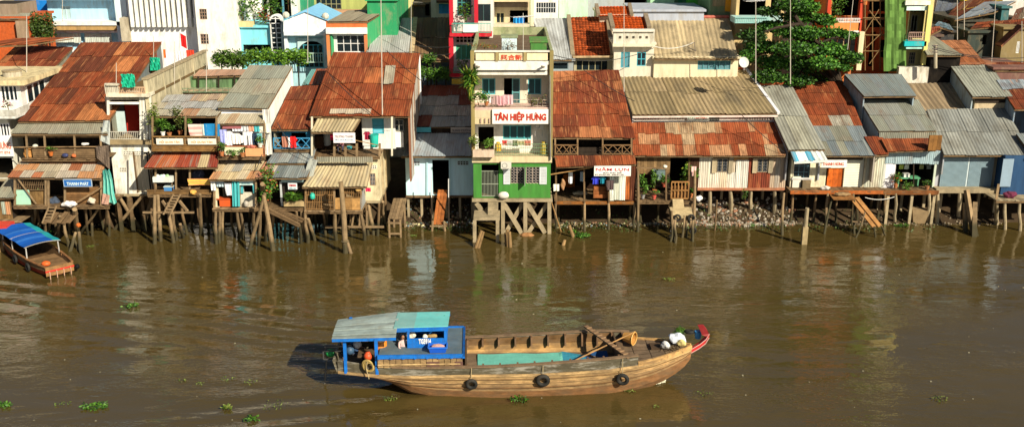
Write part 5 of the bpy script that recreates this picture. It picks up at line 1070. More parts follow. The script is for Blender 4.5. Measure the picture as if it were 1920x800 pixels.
for k in range(9):
    for i in range(24):
        x = x0_ + (x1_ - x0_) * i / 24; z = z0_ + (z1_ - z0_) * k / 9; mb.bar((x, 1.80, z), (x + (x1_ - x0_) / 24, 1.80, z + (z1_ - z0_) / 9), .014, .012, (.36, .48, .54))
mb.build('folding_gate', paint, Nn); MB().box(x0_, x1_, 1.84, 1.86, z0_, z1_, (.07, .10, .12)).build('gate_backing', paint, Nn)
boards(Nn, 'brown_shed_panel', 1740, 1764, 254, 282, 1.0, 3, wood, False, (1.5, 1.1, .6), th=.1)
MB().box(XX(1756, 355, 1.2), XX(1876, 355, 1.2), 1.2, 8, Z(362, 1.2), Z(354, 1.2)).build('deck_slab', conc, Nn)
for u, v in ((1758, 418), (1799, 412), (1870, 420)): xpost(Nn, u, 361, u - 2, v, 1.3, .12, m=conc)
stilts(Nn, 1765, 1870, 362, 2.2, 4, 3, m=conc, sq=True)
st_ = thing('mooring_steps', 'broken leaning steps and square posts in front of the folding gate', 'steps', G(1825, 445))
for u0, v0, u1, v1, r in ((1812, 356, 1830, 440, .13), (1810, 380, 1812, 435, .12), (1828, 380, 1828, 447, .14), (1826, 415, 1838, 452, .1)): MB().bar(P(u0, v0, 0), G(u1, v1) - Vector((0, 0, .5)), r * 1.8, r * 1.8, rc(WHITE, .2)).build('post', pale_t, st_)
# ================================================================ O
O = hthing('blue_corner_house', 'blue-walled house partly cut by the right picture edge', 1900, 372, .6)
Yo = hroof(O, 'roof', (1903, 205), (1990, 205), 4.6, (1960, 148), (1868, 150), 19, 5, 3, RU[:2] + [(.30, .36, .4), (.24, .05, .03)], m=tin_rust, zb=3, gm=plaster_old, gc=(.25, .33, .42), seed=8)
body(O, 'wall', 1874, 1990, 292, 373, .9, 7, mat('deep blue paint', WHITE, .7, .3, 1.6, 2, .3, (.05, .1, .14)), [(1878, 1888, 297, 345)], (.015, .06, .15)); pbox(O, 'pale_door', 1878, 1898, 298, 350, .8, .05, paint, (.26, .36, .45))
Yoo = proof(O, 'lower_roof', (1936, 293), (2010, 293), .5, (1990, 250), (1905, 250), 18, 4, 1, BG, seed=9)
planks(O, 'deck', 1868, 1990, 375, -.3, 1.5, conc, vr=375); boards(O, 'side_rail', 1866, 1871, 345, 375, -.25, 1, wood_pale)
for u, v in ((1884, 430), (1868, 420), (1912, 432)): xpost(O, u, 377, u, v, -.1, .1, m=conc)
# ================================================================ second and third row of houses
BK = 'houses of the rows behind the river front'
def bld(name, label, u0, u1, v0, v1, Y, depth, col, ops=(), m=plaster, zb=1.8, top=None, wins=(), slabc=None, cat='house', lining=True):
    t = thing(name, label, cat, (XX((u0 + u1) / 2, v1, Y), Y, 1.8), BK)
    zt = top if top is not None else Z(v0, Y)
    body(t, 'wall', u0, u1, v0, v1, Y, depth, m, list(ops), col, ztop=zt, zbot=zb, floor=False, vr=(max(v0, 0) + v1) / 2, lining=lining)
    x0, x1 = XX(u0, (max(v0, 0) + v1) / 2, Y), XX(u1, (max(v0, 0) + v1) / 2, Y)
    MB().box(x0 - .12, x1 + .12, Y - .18, Y + depth + .1, zt + .003, zt + .16, slabc or col).build('roof_slab', m, t)
    for w_ in wins: window(t, *w_[:4], Y, **(w_[4] if len(w_) > 4 else {}))
    return t
def ledge(t, u0, u1, v0, v1, Y, out, col, name='balcony_slab', m=plaster):
    vm = (v0 + v1) / 2; return MB().box(XX(u0, vm, Y - out), XX(u1, vm, Y - out), Y - out, Y + .1, Z(v1, Y - out), Z(v0, Y - out), col).build(name, m, t)
# 1 blue buildings far left
Bb = bld('blue_house', 'bright blue house wall at the top left corner', 28, 92, -40, 22, 24, 6, (.01, .20, .62), wins=[(71, 78, 4, 20, dict(frame=(.02, .08, .4)))])
b2 = bld('light_blue_house', 'light blue building with a brown canopy strip and pale shutters', 92, 243, -55, 78, 17, 8, (.42, .74, .92), [(115, 133, 12, 38)], wins=[(115, 133, 12, 38, dict(frame=(.5, .66, .7), kind='louver', shut=(.46, .62, .64)))])
ledge(b2, 94, 228, 41, 48, 17, 1.2, (.78, .80, .78)); ledge(b2, 94, 228, 48, 57, 17, 1.1, (.46, .30, .12), 'canopy_band', plaster_old); ledge(b2, 94, 222, 58, 62, 17, .6, (.7, .68, .74), 'beam')
for a, b_ in ((103, 152), (160, 210)): sheetwall(b2, 'pale_shutter', a, b_, 63, 80, 16.6, 4, [(.56, .62, .56)], seed=a)
MB().box(XX(70, -6, 16), XX(232, -6, 16), 16.2, 17.1, Z(0, 16.5), Z(-6, 16.5), (.30, .46, .60)).build('eave_slab', plaster, b2)
body(b2, 'side_tower', 218, 240, -50, 40, 15.8, 5, plaster, [], (.66, .80, .86), zbot=2); pbox(b2, 'corner_pier', 226, 241, 34, 78, 14.6, 1, plaster_old, (.52, .46, .34))
ob = bld('brick_house', 'raw orange brick house stub at the top left edge', -30, 52, 36, 82, 11, 4, (.52, .10, .02), m=mat('orange brick', WHITE, .85, .35, 6, 0, .4, (.25, .12, .06), .3))
body(ob, 'upper_wall', -30, 34, 8, 36, 11.5, 3, plaster_old, [], (.28, .22, .16), floor=False); proof(ob, 'roof', (-30, 36), (50, 36), 10.8, (60, 25), (-30, 25), 15, 5, 1, GY + RL[1:2], seed=4)
pbox(ob, 'grey_side_wall', 31, 50, 40, 80, 10.6, .3, plaster_old, (.34, .24, .16))
# 2 white modernist building with fins
W_ = bld('finned_building', 'white modern building with tall vertical fins over dark glass', 241, 367, -60, 69, 15, 9, (.86, .86, .84), [(244, 364, -50, 34)], wins=[(244, 364, -50, 34, dict(nx=9, frame=(.3, .22, .26), gcol=(1.5, 1.2, 1.6)))], cat='building')
for k in range(13): u = 244 + k * 10; MB().box(XX(u - 2.4, 10, 14.6), XX(u + 2.4, 10, 14.6), 14.55, 15.1, Z(50, 15), Z(-52, 15), (.88, .88, .84)).build('fin', plaster, W_)
lower = body(W_, 'screen_wall', 262, 372, 70, 100, 15.6, 4, plaster, [], (.16, .13, .16), floor=False)
sc_ = MB(); xa, xb_, za, zb_ = XX(286, 85, 15.4), XX(368, 85, 15.4), Z(97, 15.4), Z(72, 15.4)
for i in range(16):
    for k in range(5): sc_.ring((xa + (xb_ - xa) * (i + .5) / 16, 15.4, za + (zb_ - za) * (k + .5) / 5), (0, 1, 0), .11, .025, 8, 4, (.55, .52, .5))
sc_.build('pierced_screen', plaster, W_)
Wt = bld('white_tower', 'plain white tower block with two small barred windows', 369, 446, -70, 102, 13.5, 7, (.86, .84, .78), [(374, 388, 17, 37), (376, 391, 64, 83)], cat='building', wins=[(374, 388, 17, 37, dict(nx=3, nz=3, frame=(.3, .2, .14))), (376, 391, 64, 83, dict(nx=3, nz=3, frame=(.3, .2, .14)))])
# 4 turquoise
Tq = bld('turquoise_house', 'turquoise fronted house with a tall round-topped window and planted terrace', 446, 532, 52, 98, 14, 8, (.22, .68, .78), [(456, 507, 84, 97)], wins=[(450, 507, 58, 82, dict(nx=1, nz=5, frame=(.12, .48, .66), kind='louver', shut=(.62, .74, .8)))])
body(Tq, 'upper_wall', 452, 560, -60, 50, 18, 5, plaster, [(493, 545, -40, 44)], (.74, .72, .66), floor=False)
mb = MB(); 
for u, c in ((500, (.7, .66, .58)), (528, (.08, .24, .32))): mb.box(XX(u, 0, 17.4), XX(u + 3, 0, 17.4), 17.4, 17.6, Z(48, 17.4), Z(-40, 17.4), c)
mb.build('column', plaster, Tq)
xa, xb_, yy = XX(508, 60, 13.8), XX(531, 60, 13.8), 13.6; cx_ = (xa + xb_) / 2; rr_ = (xb_ - xa) / 2
ta = MB(); ta.box(xa, xb_, yy, 14.2, Z(100, yy), Z(39, yy), (.80, .80, .76)); ta.build('arch_tower', plaster, Tq)
ar = MB(); zc = Z(39, yy); ar.tube([(cx_, yy, zc), (cx_, 14.2, zc)], [rr_, rr_], 24, (.80, .80, .76)); ar.build('arch_head', plaster, Tq)
gl_ = MB(); gl_.box(cx_ - rr_ * .72, cx_ + rr_ * .72, yy - .03, yy - .004, Z(98, yy), zc); gl_.tube([(cx_, yy - .03, zc), (cx_, yy - .004, zc)], rr_ * .72, 20); ag = gl_.build('arch_window', glass, Tq)
gb = MB()
for z in [Z(98 - k * 9, yy) for k in range(8)]: gb.box(cx_ - rr_ * .72, cx_ + rr_ * .72, yy - .05, yy - .032, z - .03, z + .03, (.8, .8, .78))
gb.box(cx_ - .03, cx_ + .03, yy - .052, yy - .031, Z(98, yy), zc + rr_ * .6, (.8, .8, .78)); gb.build('glazing_bars', paint, ag)
pbox(Tq, 'planter_box', 448, 474, 41, 51, 13.8, .5, plaster, (.72, .60, .3)); 
for k, (u, v, h, w_) in enumerate(((455, 42, 1.6, .9), (478, 48, 3.0, 1.2), (497, 50, 1.3, .8), (510, 30, 1.6, .7), (541, 22, 2.6, .6), (447, 70, 1.8, .35))):
    plant('terrace_shrub', ['bushy shrub in the cream planter of the turquoise house', 'tallest shrub on the turquoise house terrace', 'low reddish potted shrub on the turquoise house terrace', 'shrub just left of the round-topped tall window', 'creeper hanging above the blue gabled house', 'creeper down the edge of the white tower'][k], P(u, v, 14.3), h, w_, 260, .22, LG if k != 2 else LG + [(.3, .08, .03)] * 3, None, 'terrace and garden shrubs', 40 + k)
# 5 pediment house
Pd = bld('gabled_house', 'pale blue house with a white triangular gable and an arched entrance', 536, 611, 70, 128, 13, 6, (.40, .66, .74), [(561, 606, 78, 127)], wins=[(561, 606, 84, 127, dict(nx=5, nz=2, frame=(.06, .34, .42)))])
g0, g1, gt = P(532, 60, 12.6), P(613, 60, 12.6), P(573, 22, 12.6); g0b, g1b = P(532, 40, 12.6), P(613, 40, 12.6)
def prism(t, nm, pts, y0, y1, m, col):
    mb = MB(); n = len(pts); a = [(p.x, y0, p.z) for p in pts]; b = [(p.x, y1, p.z) for p in pts]; mb.face(a, col); mb.face(b[::-1], col)
    for i in range(n): j = (i + 1) % n; mb.face([a[i], b[i], b[j], a[j]], col)
    return mb.build(nm, m, t)
prism(Pd, 'gable', [g0, g1, g1b, gt, g0b], 12.5, 12.8, plaster, (.80, .84, .88)); ledge(Pd, 532, 613, 60, 67, 12.6, .3, (.74, .80, .84), 'cornice')
prism(Pd, 'roof', [g0b + Vector((-.2, 0, 0)), gt + Vector((0, 0, .12)), g1b + Vector((.2, 0, 0)), gt + Vector((0, 0, -.02))], 12.4, 18, paint, (.20, .50, .78))
prism(Pd, 'arch_head', [P(u, v, 12.9) for u, v in ((558, 72), (611, 72), (611, 92), (604, 84), (596, 79), (584, 76), (574, 79), (566, 84), (559, 92), (558, 92))], 12.86, 12.99, plaster, (.56, .74, .76))
for u in (537, 610): ledge(Pd, u - 3, u + 3, 66, 128, 12.9, .3, (.70, .78, .80), 'pilaster'); 
MB().ball(P(536, 29, 12.6), .25, 8, 6, (.6, .6, .5)).build('finial', plaster, Pd); MB().ball(P(610, 31, 12.6), .25, 8, 6, (.6, .6, .5)).build('finial', plaster, Pd)
railing(Pd, 560, 606, 100, 118, 12.0, 10, paint, (.40, .56, .46), .03)
# 6 orange and white front with green side
O6 = bld('orange_trim_house', 'house with an orange fascia, white beam and green side wall', 612, 690, 67, 130, 11, 9, (.78, .76, .70), [(631, 684, 66, 98)], wins=[(631, 684, 66, 98, dict(nx=4, nz=2, frame=(.75, .74, .72)))])
ledge(O6, 611, 688, 52, 64, 11, .5, (.84, .84, .84), 'white_beam'); ledge(O6, 611, 688, 41, 52, 11, .45, (.66, .17, .05), 'orange_fascia'); ledge(O6, 613, 619, 64, 130, 10.9, .3, (.64, .22, .07), 'pilaster'); ledge(O6, 683, 689, 64, 98, 10.9, .3, (.62, .2, .07), 'pilaster')
hroof(O6, 'roof', (614, 41), (689, 41), 10.5, (726, 18), (652, 20), 8, 4, 1, [(.34, .28, .2), (.3, .26, .18)], zb=3, gm=plaster, gc=(.05, .34, .14), seed=2)
G7 = bld('green_house', 'deep green house wall with white sloping coping', 690, 745, 2, 98, 12.5, 8, (.03, .30, .12)); G8 = bld('yellow_green_house', 'dull green and yellow upper storeys behind the orange trimmed house', 560, 690, -60, 24, 21, 6, (.40, .44, .14), [(592, 640, -10, 18)], wins=[(592, 640, -12, 18, dict(nx=5, nz=3, frame=(.3, .3, .16)))])
ledge(G8, 560, 690, 20, 26, 20.5, .8, (.5, .28, .16))
bld('green_wall_house', 'narrow dark green house front at the top between cream walls', 556, 580, -50, 30, 19, 4, (.03, .26, .14), wins=[(560, 576, -10, 24, dict(nx=2, frame=(.04, .3, .18)))])
# grey and brown roofs
R1 = bld('grey_roof_house', 'low house under a smooth pale grey sheet roof with green neighbour', 692, 770, 99, 125, 10, 6, (.4, .4, .36)); proof(R1, 'sheet_roof', (690, 99), (768, 99), 9.6, (776, 34), (706, 36), 15, 4, 1, [(.40, .42, .40), (.42, .43, .40)], seed=3, pitch=.14)
a, b_ = P(772, 99, 9.5), P(779, 34, slopeY(99, 9.6, 35, 15)); MB().bar(a, b_, .3, .14, (.55, .42, .24)).build('verge', plaster_old, R1)
R2 = bld('brown_roof_house', 'house under a dark brown corrugated roof half in shade', 780, 850, 116, 132, 10, 5, (.10, .14, .16)); proof(R2, 'roof', (776, 114), (850, 114), 9.4, (850, 33), (781, 34), 16, 5, 2, [(.20, .12, .06), (.17, .10, .05), (.22, .14, .08)], seed=3, pitch=.22, amp=.014, m=asbestos)
Y9 = bld('yellow_house', 'pale yellow and white house gable above the grey and brown roofs', 742, 772, -60, 34, 22, 6, (.72, .66, .28)); W9 = bld('white_wall_house', 'cream house with a bright blue louvred window near the top centre', 808, 850, -60, 34, 22, 6, (.72, .64, .52), [(823, 844, 8, 26)], wins=[(823, 844, 8, 26, dict(nx=3, kind='louver', frame=(.04, .3, .62), shut=(.05, .36, .72)))])
D9 = bld('dark_shed', 'dark shed between the yellow house and the cream wall', 772, 808, 8, 34, 23, 4, (.10, .10, .10), [(797, 806, 2, 30)]); proof(D9, 'roof', (770, 10), (797, 10), 22.7, (800, 4), (776, 5), 12, 3, 1, [(.14, .13, .12)], seed=4)
ledge(W9, 818, 848, 1, 6, 22, .8, (.12, .06, .04), 'awning')
# 9 red framed house
Rd = bld('red_framed_house', 'tall house framed in bright red with green balcony rails and shutters', 846, 924, -60, 143, 9.5, 9, (.74, .72, .66), [(857, 884, -20, 30), (893, 920, 8, 40), (855, 884, 84, 112)], cat='house')
RDc = (.55, .012, .03)
for v0, v1 in ((62, 69), (138, 145)): ledge(Rd, 843, 922, v0, v1, 9.5, .9, RDc, 'red_beam')
for u in (846, 893): pbox(Rd, 'red_column', u - 4, u + 3, -55, 62, 8.8, .4, paint, RDc)
pbox(Rd, 'red_column', 842, 850, 66, 143, 8.7, .4, paint, RDc)
window(Rd, 855, 884, 84, 112, 9.5, (.08, .50, .34), 3, 1, .07, kind='louver', shut=(.05, .30, .14)); window(Rd, 857, 884, -20, 30, 9.5, (.04, .22, .22), 3, 2, .06); window(Rd, 893, 920, 8, 46, 9.5, (.04, .10, .10), 2, 1, .05)
railing(Rd, 848, 920, 44, 62, 8.6, 26, paint, (.06, .42, .34), .02, mid=0); pbox(Rd, 'white_frame', 868, 897, 46, 61, 8.5, .04, paint, (.8, .8, .78)); ventblock(Rd, 855, 890, 67, 80, 9.4, 5, 2)
pbox(Rd, 'yellow_band', 847, 884, 148, 158, 8.6, .1, plaster, (.62, .42, .05)); railing(Rd, 850, 885, 128, 137, 8.6, 10, paint, (.06, .3, .2), .02)
plant('potted_tree', 'small potted tree on the green-railed red balcony', P(872, 50, 8.8), 1.6, .5, 120, .2, LG, None, 'terrace and garden shrubs', 60)
# 10 beige block and neighbours
B10 = bld('beige_balcony_house', 'beige house with a bright blue curtain on its shaded upper balcony', 926, 993, -60, 50, 16, 7, (.60, .50, .32), [(930, 946, 24, 48), (956, 990, 20, 46)], wins=[(930, 946, 24, 48, dict(nx=2, frame=(.6, .55, .3)))])
ledge(B10, 926, 993, -3, 4, 16, 1.4, (.62, .52, .32)); ledge(B10, 926, 993, 46, 52, 16, 1.2, (.60, .54, .4)); ledge(B10, 927, 990, 6, 14, 15.9, .2, (.20, .16, .12), 'dark_band')
mb = MB(); mb.grid([[P(963 + i * 2.0, 33 + j * 4.2, 15.5 + .12 * math.sin(i * 2.2)) for i in range(11)] for j in range(4)], (.03, .34, .75)); tag(mb.build('curtain', cloth), 'bright blue curtain on the beige upper balcony behind the roof terrace', 'curtain')
for u in (922, 998): pbox(B10, 'pilaster', u - 3, u + 3, -55, 50, 15, .5, plaster, (.76, .66, .46))
W10 = bld('white_grille_house', 'white house with a barred window full of laundry at the top', 1000, 1047, -60, 36, 17, 6, (.80, .78, .74), [(1005, 1042, 5, 25)], wins=[(1005, 1042, 5, 25, dict(nx=8, nz=2, frame=(.7, .72, .74), fw=.03))])
for k in range(4): pg('cloth', ['yellow', 'green', 'white', 'pinkish'][k] + ' garment behind the barred window of the top white house', 1010 + k * 8, 10, 23, 17.4, .5, [(.7, .6, .2), (.2, .5, .2), (.8, .8, .78), (.7, .35, .3)][k])
Mn = bld('mint_house', 'plain pale mint green house wall at the top', 1048, 1102, -60, 32, 18, 6, (.52, .78, .56))
G11 = bld('grey_strip_house', 'house under a steep pale grey ribbed roof beside the roof terrace', 1030, 1075, 114, 134, 10, 5, (.30, .34, .36), [(1036, 1066, 117, 131)], wins=[(1036, 1066, 117, 131, dict(nx=1, frame=(.3, .4, .42)))]); proof(G11, 'roof', (1028, 112), (1072, 112), 9.6, (1065, 34), (998, 35), 17, 4, 1, [(.40, .42, .42)], seed=5, pitch=.2, amp=.014, m=asbestos)
def tiled(t, name, eL, eR, Y, rR, rL, deg, col, var=.35):
    Y1 = slopeY((eL[1] + eR[1]) / 2, Y, (rL[1] + rR[1]) / 2, deg); a, b_, c, d = P(*eL, Y), P(*eR, Y), P(*rR, Y1), P(*rL, Y1); W = (b_ - a).length; L_ = (d - a).length; nx, ny = int(W / .22), int(L_ / .26); mb = MB(); n = (b_ - a).cross(d - a).normalized(); n = n if n.z > 0 else -n
    for j in range(ny):
        for i in range(nx):
            t0, t1 = i / nx, (i + 1) / nx - .008; q0, q1 = (j - .12) / ny, (j + 1) / ny; f = lambda t, q: a.lerp(b_, t).lerp(d.lerp(c, t), q); h = .05
            cc = rc(col, var); mb.face([f(t0, q0) + n * h, f((t0 + t1) / 2, q0) + n * (h + .035), f((t0 + t1) / 2, q1) + n * .035, f(t0, q1)], cc); mb.face([f((t0 + t1) / 2, q0) + n * (h + .035), f(t1, q0) + n * h, f(t1, q1), f((t0 + t1) / 2, q1) + n * .035], cc)
    mb.face([a, b_, c, d], (col[0] * .4, col[1] * .4, col[2] * .4)); mb.build(name, tile, t); return Y1, a, b_, c, d
T1b = bld('tile_roof_house', 'old house under a mossy orange clay tile roof', 1076, 1150, 110, 134, 10.6, 6, (.42, .38, .26), [(1080, 1140, 113, 133)], wins=[(1080, 1140, 113, 133, dict(nx=5, frame=(.4, .36, .2)))])
r_ = tiled(T1b, 'tile_roof', (1074, 108), (1149, 107), 10.2, (1138, 31), (1066, 33), 20, (.44, .085, .02), .45)
for p, q in ((r_[1], r_[4]), (r_[2], r_[3])): MB().bar(p + Vector((0, 0, .08)), q + Vector((0, 0, .08)), .28, .3, (.28, .22, .14)).build('verge', plaster_old, T1b)
MB().bar(P(1074, 107, 10), P(1150, 106, 10), .15, .12, (.5, .36, .2)).build('gutter', plaster_old, T1b)
T2b = bld('tile_parapet_house', 'small house with bright orange tiles behind a pierced white parapet', 1151, 1226, 84, 134, 9.6, 6, (.66, .62, .50), [(1164, 1181, 98, 127), (1194, 1211, 98, 124)], wins=[(1164, 1181, 98, 127, dict(nx=2, frame=(.05, .32, .40), kind='louver', shut=(.06, .24, .3))), (1194, 1211, 98, 124, dict(nx=2, nz=2, frame=(.06, .40, .50)))])
ledge(T2b, 1150, 1227, 59, 84, 9.6, .3, (.62, .60, .50), 'parapet', plaster_old); ledge(T2b, 1149, 1228, 56, 60, 9.6, .45, (.72, .70, .6), 'coping'); ledge(T2b, 1149, 1228, 83, 88, 9.6, .5, (.7, .66, .5), 'cornice')
mb = MB()
for u in (1163, 1176, 1188, 1201, 1213): p = P(u, 70, 9.28); mb.box(p.x - .07, p.x + .07, 9.26, 9.29, p.z - .07, p.z + .07, (.05, .04, .03))
mb.build('parapet_shade_marks', plaster, T2b)  # small dark blocks on the parapet face, shade of the holes put into colour
r_ = tiled(T2b, 'tile_roof', (1149, 57), (1217, 57), 10.0, (1210, 32), (1143, 32), 16, (.66, .10, .012), .2)
for p, q in ((r_[1], r_[4]), (r_[2], r_[3])): MB().bar(p + Vector((0, 0, .1)), q + Vector((0, 0, .1)), .28, .34, (.25, .2, .14)).build('verge', plaster_old, T2b)
T3b = bld('far_tile_house', 'house behind with a plain bright orange tile roof', 1124, 1185, 31, 60, 15, 5, (.5, .4, .3)); r_ = tiled(T3b, 'tile_roof', (1122, 31), (1184, 31), 14.6, (1180, 12), (1118, 13), 16, (.66, .10, .012), .2)
for p, q in ((r_[1], r_[4]), (r_[2], r_[3])): MB().bar(p + Vector((0, 0, .1)), q + Vector((0, 0, .1)), .25, .3, (.25, .2, .14)).build('verge', plaster_old, T3b)
F4 = bld('flat_grey_house', 'grey flat-roofed house strip behind the orange tiles', 1185, 1320, 22, 36, 16, 5, (.40, .44, .52)); bld('far_grey_house', 'grey wall and dark roof seen above the far orange tiles', 1090, 1216, -20, 14, 24, 5, (.40, .42, .44), [(1170, 1212, -10, 8)])
bld('far_green_house', 'bright green house at the top right of centre', 1288, 1330, -60, 18, 22, 6, (.10, .52, .06), wins=[(1300, 1305, 10, 15)]); bld('pale_green_house', 'pale green house wall at the top right of centre', 1219, 1264, -60, 18, 22, 6, (.40, .66, .42)); bld('dark_green_house', 'dark green house wall between two brighter green ones at the top', 1264, 1288, -60, 18, 22.5, 6, (.03, .22, .10))
T4 = bld('beige_roof_house', 'long low house under a beige ribbed roof touched by tree shade', 1226, 1384, 110, 134, 9.4, 6, (.72, .64, .44), [(1308, 1370, 114, 131)], wins=[(1308, 1370, 114, 131, dict(nx=6, frame=(.08, .30, .34), kind='louver', shut=(.06, .20, .24)))]); proof(T4, 'roof', (1228, 110), (1384, 111), 9.0, (1366, 34), (1216, 34), 14, 10, 1, [(.48, .38, .22), (.46, .36, .21)], seed=5, pitch=.3, amp=.016, m=asbestos)
Y4 = slopeY(110, 9, 34, 14); rr = MB(); a, b_ = P(1216, 33, Y4), P(1366, 33, Y4)
for k in range(18): rr.tube([a.lerp(b_, k / 18) + Vector((0, 0, .04)), a.lerp(b_, (k + 1.06) / 18) + Vector((0, 0, .03))], .12, 7, rc((.55, .16, .12), .2))
rr.build('ridge_tiles', tile, T4)
# 14 dark shop block behind the tree
D14 = bld('balcony_block', 'tall block with deep dark balconies and ochre side behind the big tree', 1378, 1468, -70, 100, 15, 9, (.62, .46, .22), [(1387, 1436, -30, 31), (1446, 1462, -30, 28)], cat='building')
ledge(D14, 1378, 1468, 33, 44, 15, 1.5, (.40, .62, .60)); railing(D14, 1378, 1440, 33, 44, 13.4, 18, paint, (.3, .6, .56), .02)
D15 = bld('green_side_block', 'green and ochre striped side wall left of the dark balconies', 1330, 1378, -70, 62, 17, 12, (.16, .26, .14))
pbox(D15, 'ochre_panel', 1362, 1378, -60, 22, 16.8, .15, plaster, (.62, .30, .02)); sheetwall(D15, 'striped_cladding', 1336, 1362, -60, 12, 16.9, 4, [(.34, .28, .16), (.26, .24, .14)], seed=3)
W16 = bld('white_block', 'white and grey block half hidden behind the top of the big tree', 1468, 1545, -70, 110, 17, 8, (.56, .58, .60), [(1500, 1530, -20, 20)], cat='building', wins=[(1500, 1530, -20, 20, dict(nx=2))])
# 15 orange and red framed building
OR = (.66, .19, .05); RC = (.55, .05, .012)
O15 = bld('orange_balcony_building', 'orange building with red columns and dark recessed balconies', 1553, 1620, -70, 132, 13, 9, OR, [(1557, 1612, -40, 30), (1557, 1610, 66, 108)], cat='building')
for u in (1553, 1614): pbox(O15, 'red_column', u - 2, u + 4, -60, 106, 11.7, .35, paint, RC)
pbox(O15, 'pale_column', 1609, 1618, 60, 132, 11.4, .35, plaster, (.76, .66, .42))
ledge(O15, 1556, 1612, 43, 58, 13, 1.3, (.68, .26, .07)); ledge(O15, 1556, 1610, 58, 65, 13, 1.4, (.84, .80, .74), 'white_beam'); ledge(O15, 1540, 1610, 117, 132, 13, 1.3, OR); railing(O15, 1558, 1612, 35, 43, 11.7, 12, metal, (2.2, 2.2, 2.2), .02, mid=2); window(O15, 1557, 1605, 72, 108, 13.3, (.5, .36, .2), 4, 1, .06)
O16 = bld('unfinished_house', 'half-built orange house behind bamboo scaffolding', 1622, 1668, -70, 132, 14.5, 8, (.44, .12, .04), [(1628, 1664, -20, 22), (1630, 1640, 60, 125), (1650, 1660, 75, 108), (1626, 1660, 26, 52)], cat='house')
bld('netted_house', 'house under construction wrapped in green safety netting', 1662, 1702, -70, 128, 14.8, 8, (.3, .3, .2), m=plaster_old)
nt_ = MB(); rnd = random.Random(4)
nt_.grid([[P(1659 + i * 4.4 + math.sin(j * .45) * .5 - (j > 9) * (6 - i) * .3, -30 + j * 12.6, 11.2 + .05 * math.sin(i * 1.7 + j * .3)) for i in range(10)] for j in range(14)], (.10, .20, .05), colf=lambda a, b: rc((.11, .21, .05), .35)); tag(nt_.build('safety_net', cloth), 'tall green safety net hanging over the scaffolding', 'net')
Sf = thing('scaffolding', 'bamboo pole scaffolding in front of the half-built orange house', 'scaffolding', P(1640, 130, 11.6))
for u in (1622, 1636, 1650, 1664):
    for y in (11.6, 12.4): MB().tube([P(u, 132, y) , P(u + random.uniform(-1, 1), -20, y)], .035, 6, (.9, .8, .6)).build('pole', wood_pale, Sf)
for v in (2, 34, 66, 96): MB().tube([P(1618, v, 11.55), P(1672, v + random.uniform(-1, 1), 11.55)], .035, 6, (.9, .8, .6)).build('ledger', wood_pale, Sf)
for a, b_, c, d in ((1622, 60, 1648, 18), (1660, 60, 1630, 20), (1624, 90, 1655, 60), (1630, 120, 1650, 92)): MB().tube([P(a, b_, 11.5), P(c, d, 11.5)], .03, 6, (1, .9, .7)).build('brace', wood_pale, Sf)
for v in (36, 66): MB().bar(P(1619, v, 12), P(1668, v, 12), .7, .05, (.9, .8, .6)).build('platform', wood_pale, Sf)
Yl = bld('yellow_balcony_house', 'yellow house with bright turquoise balcony edges beside the green net', 1700, 1745, -70, 125, 12, 8, (.66, .54, .22), [(1704, 1732, 20, 72), (1704, 1716, 98, 120)], wins=[(1704, 1716, 98, 120, dict(nx=3, nz=3, frame=(.3, .26, .2)))])
ledge(Yl, 1696, 1737, 78, 87, 12, 1.1, (.02, .46, .50)); ledge(Yl, 1699, 1735, 88, 92, 12, 1.0, (.42, .74, .66), 'pale_band'); ledge(Yl, 1698, 1745, 2, 10, 12, 1.0, (.80, .78, .7), 'roof_band'); ledge(Yl, 1700, 1740, 12, 20, 12, .9, (.62, .80, .78), 'upper_band'); railing(Yl, 1703, 1735, 61, 77, 10.95, 9, metal, (1.2, .8, .7), .02, mid=1); pbox(Yl, 'yellow_column', 1735, 1742, 10, 122, 10.9, .3, plaster, (.78, .70, .22)); pbox(Yl, 'inner_wall', 1704, 1732, 22, 74, 13.2, .1, plaster_old, (.46, .36, .16)); window(Yl, 1708, 1720, 28, 60, 13.15, (.36, .34, .28), 2, 1)
# 16 jumble of roofs upper right
X1 = bld('grey_shed', 'shed with a broad pale grey roof and dark open side next to the yellow house', 1745, 1800, 106, 128, 10.5, 5, (.10, .08, .06), m=wood_dark); proof(X1, 'roof', (1738, 104), (1803, 104), 10.2, (1750, 68), (1720, 68), 18, 4, 1, GY[:2], seed=3)  # solid wall coloured near-black, standing in for a shaded open side
X2 = bld('rust_shed', 'low shed under a bright rust roof behind the grey ribbed roofs', 1790, 1860, 122, 132, 10.8, 5, (.3, .12, .06)); proof(X2, 'roof', (1802, 122), (1848, 121), 10.6, (1810, 76), (1762, 76), 18, 4, 3, [(.30, .10, .04), (.24, .07, .03), (.36, .15, .07)], seed=6, m=tin_rust)
X3 = bld('striped_rust_shed', 'flat rust-striped roof strip near the right edge', 1862, 1930, 130, 150, 9.5, 4, (.2, .1, .08)); proof(X3, 'roof', (1866, 132), (1940, 133), 9.4, (1935, 117), (1858, 117), 10, 6, 2, RU[:3] + RL[:1], seed=6, m=tin_rust)
X4 = bld('gable_house', 'shaded tan house gable with a narrow window at the right edge', 1878, 1935, 55, 118, 14, 5, (.24, .18, .08), [(1906, 1912, 78, 100)], wins=[(1906, 1912, 78, 100)])
q = [P(1878, 82, 13.9), P(1935, 60, 13.9), P(1935, 40, 13.9), P(1914, 52, 13.9)]; MB().bar(P(1872, 86, 13.5), P(1914, 48, 13.5), .9, .12, (.10, .04, .03)).build('verge', tin_rust, X4)
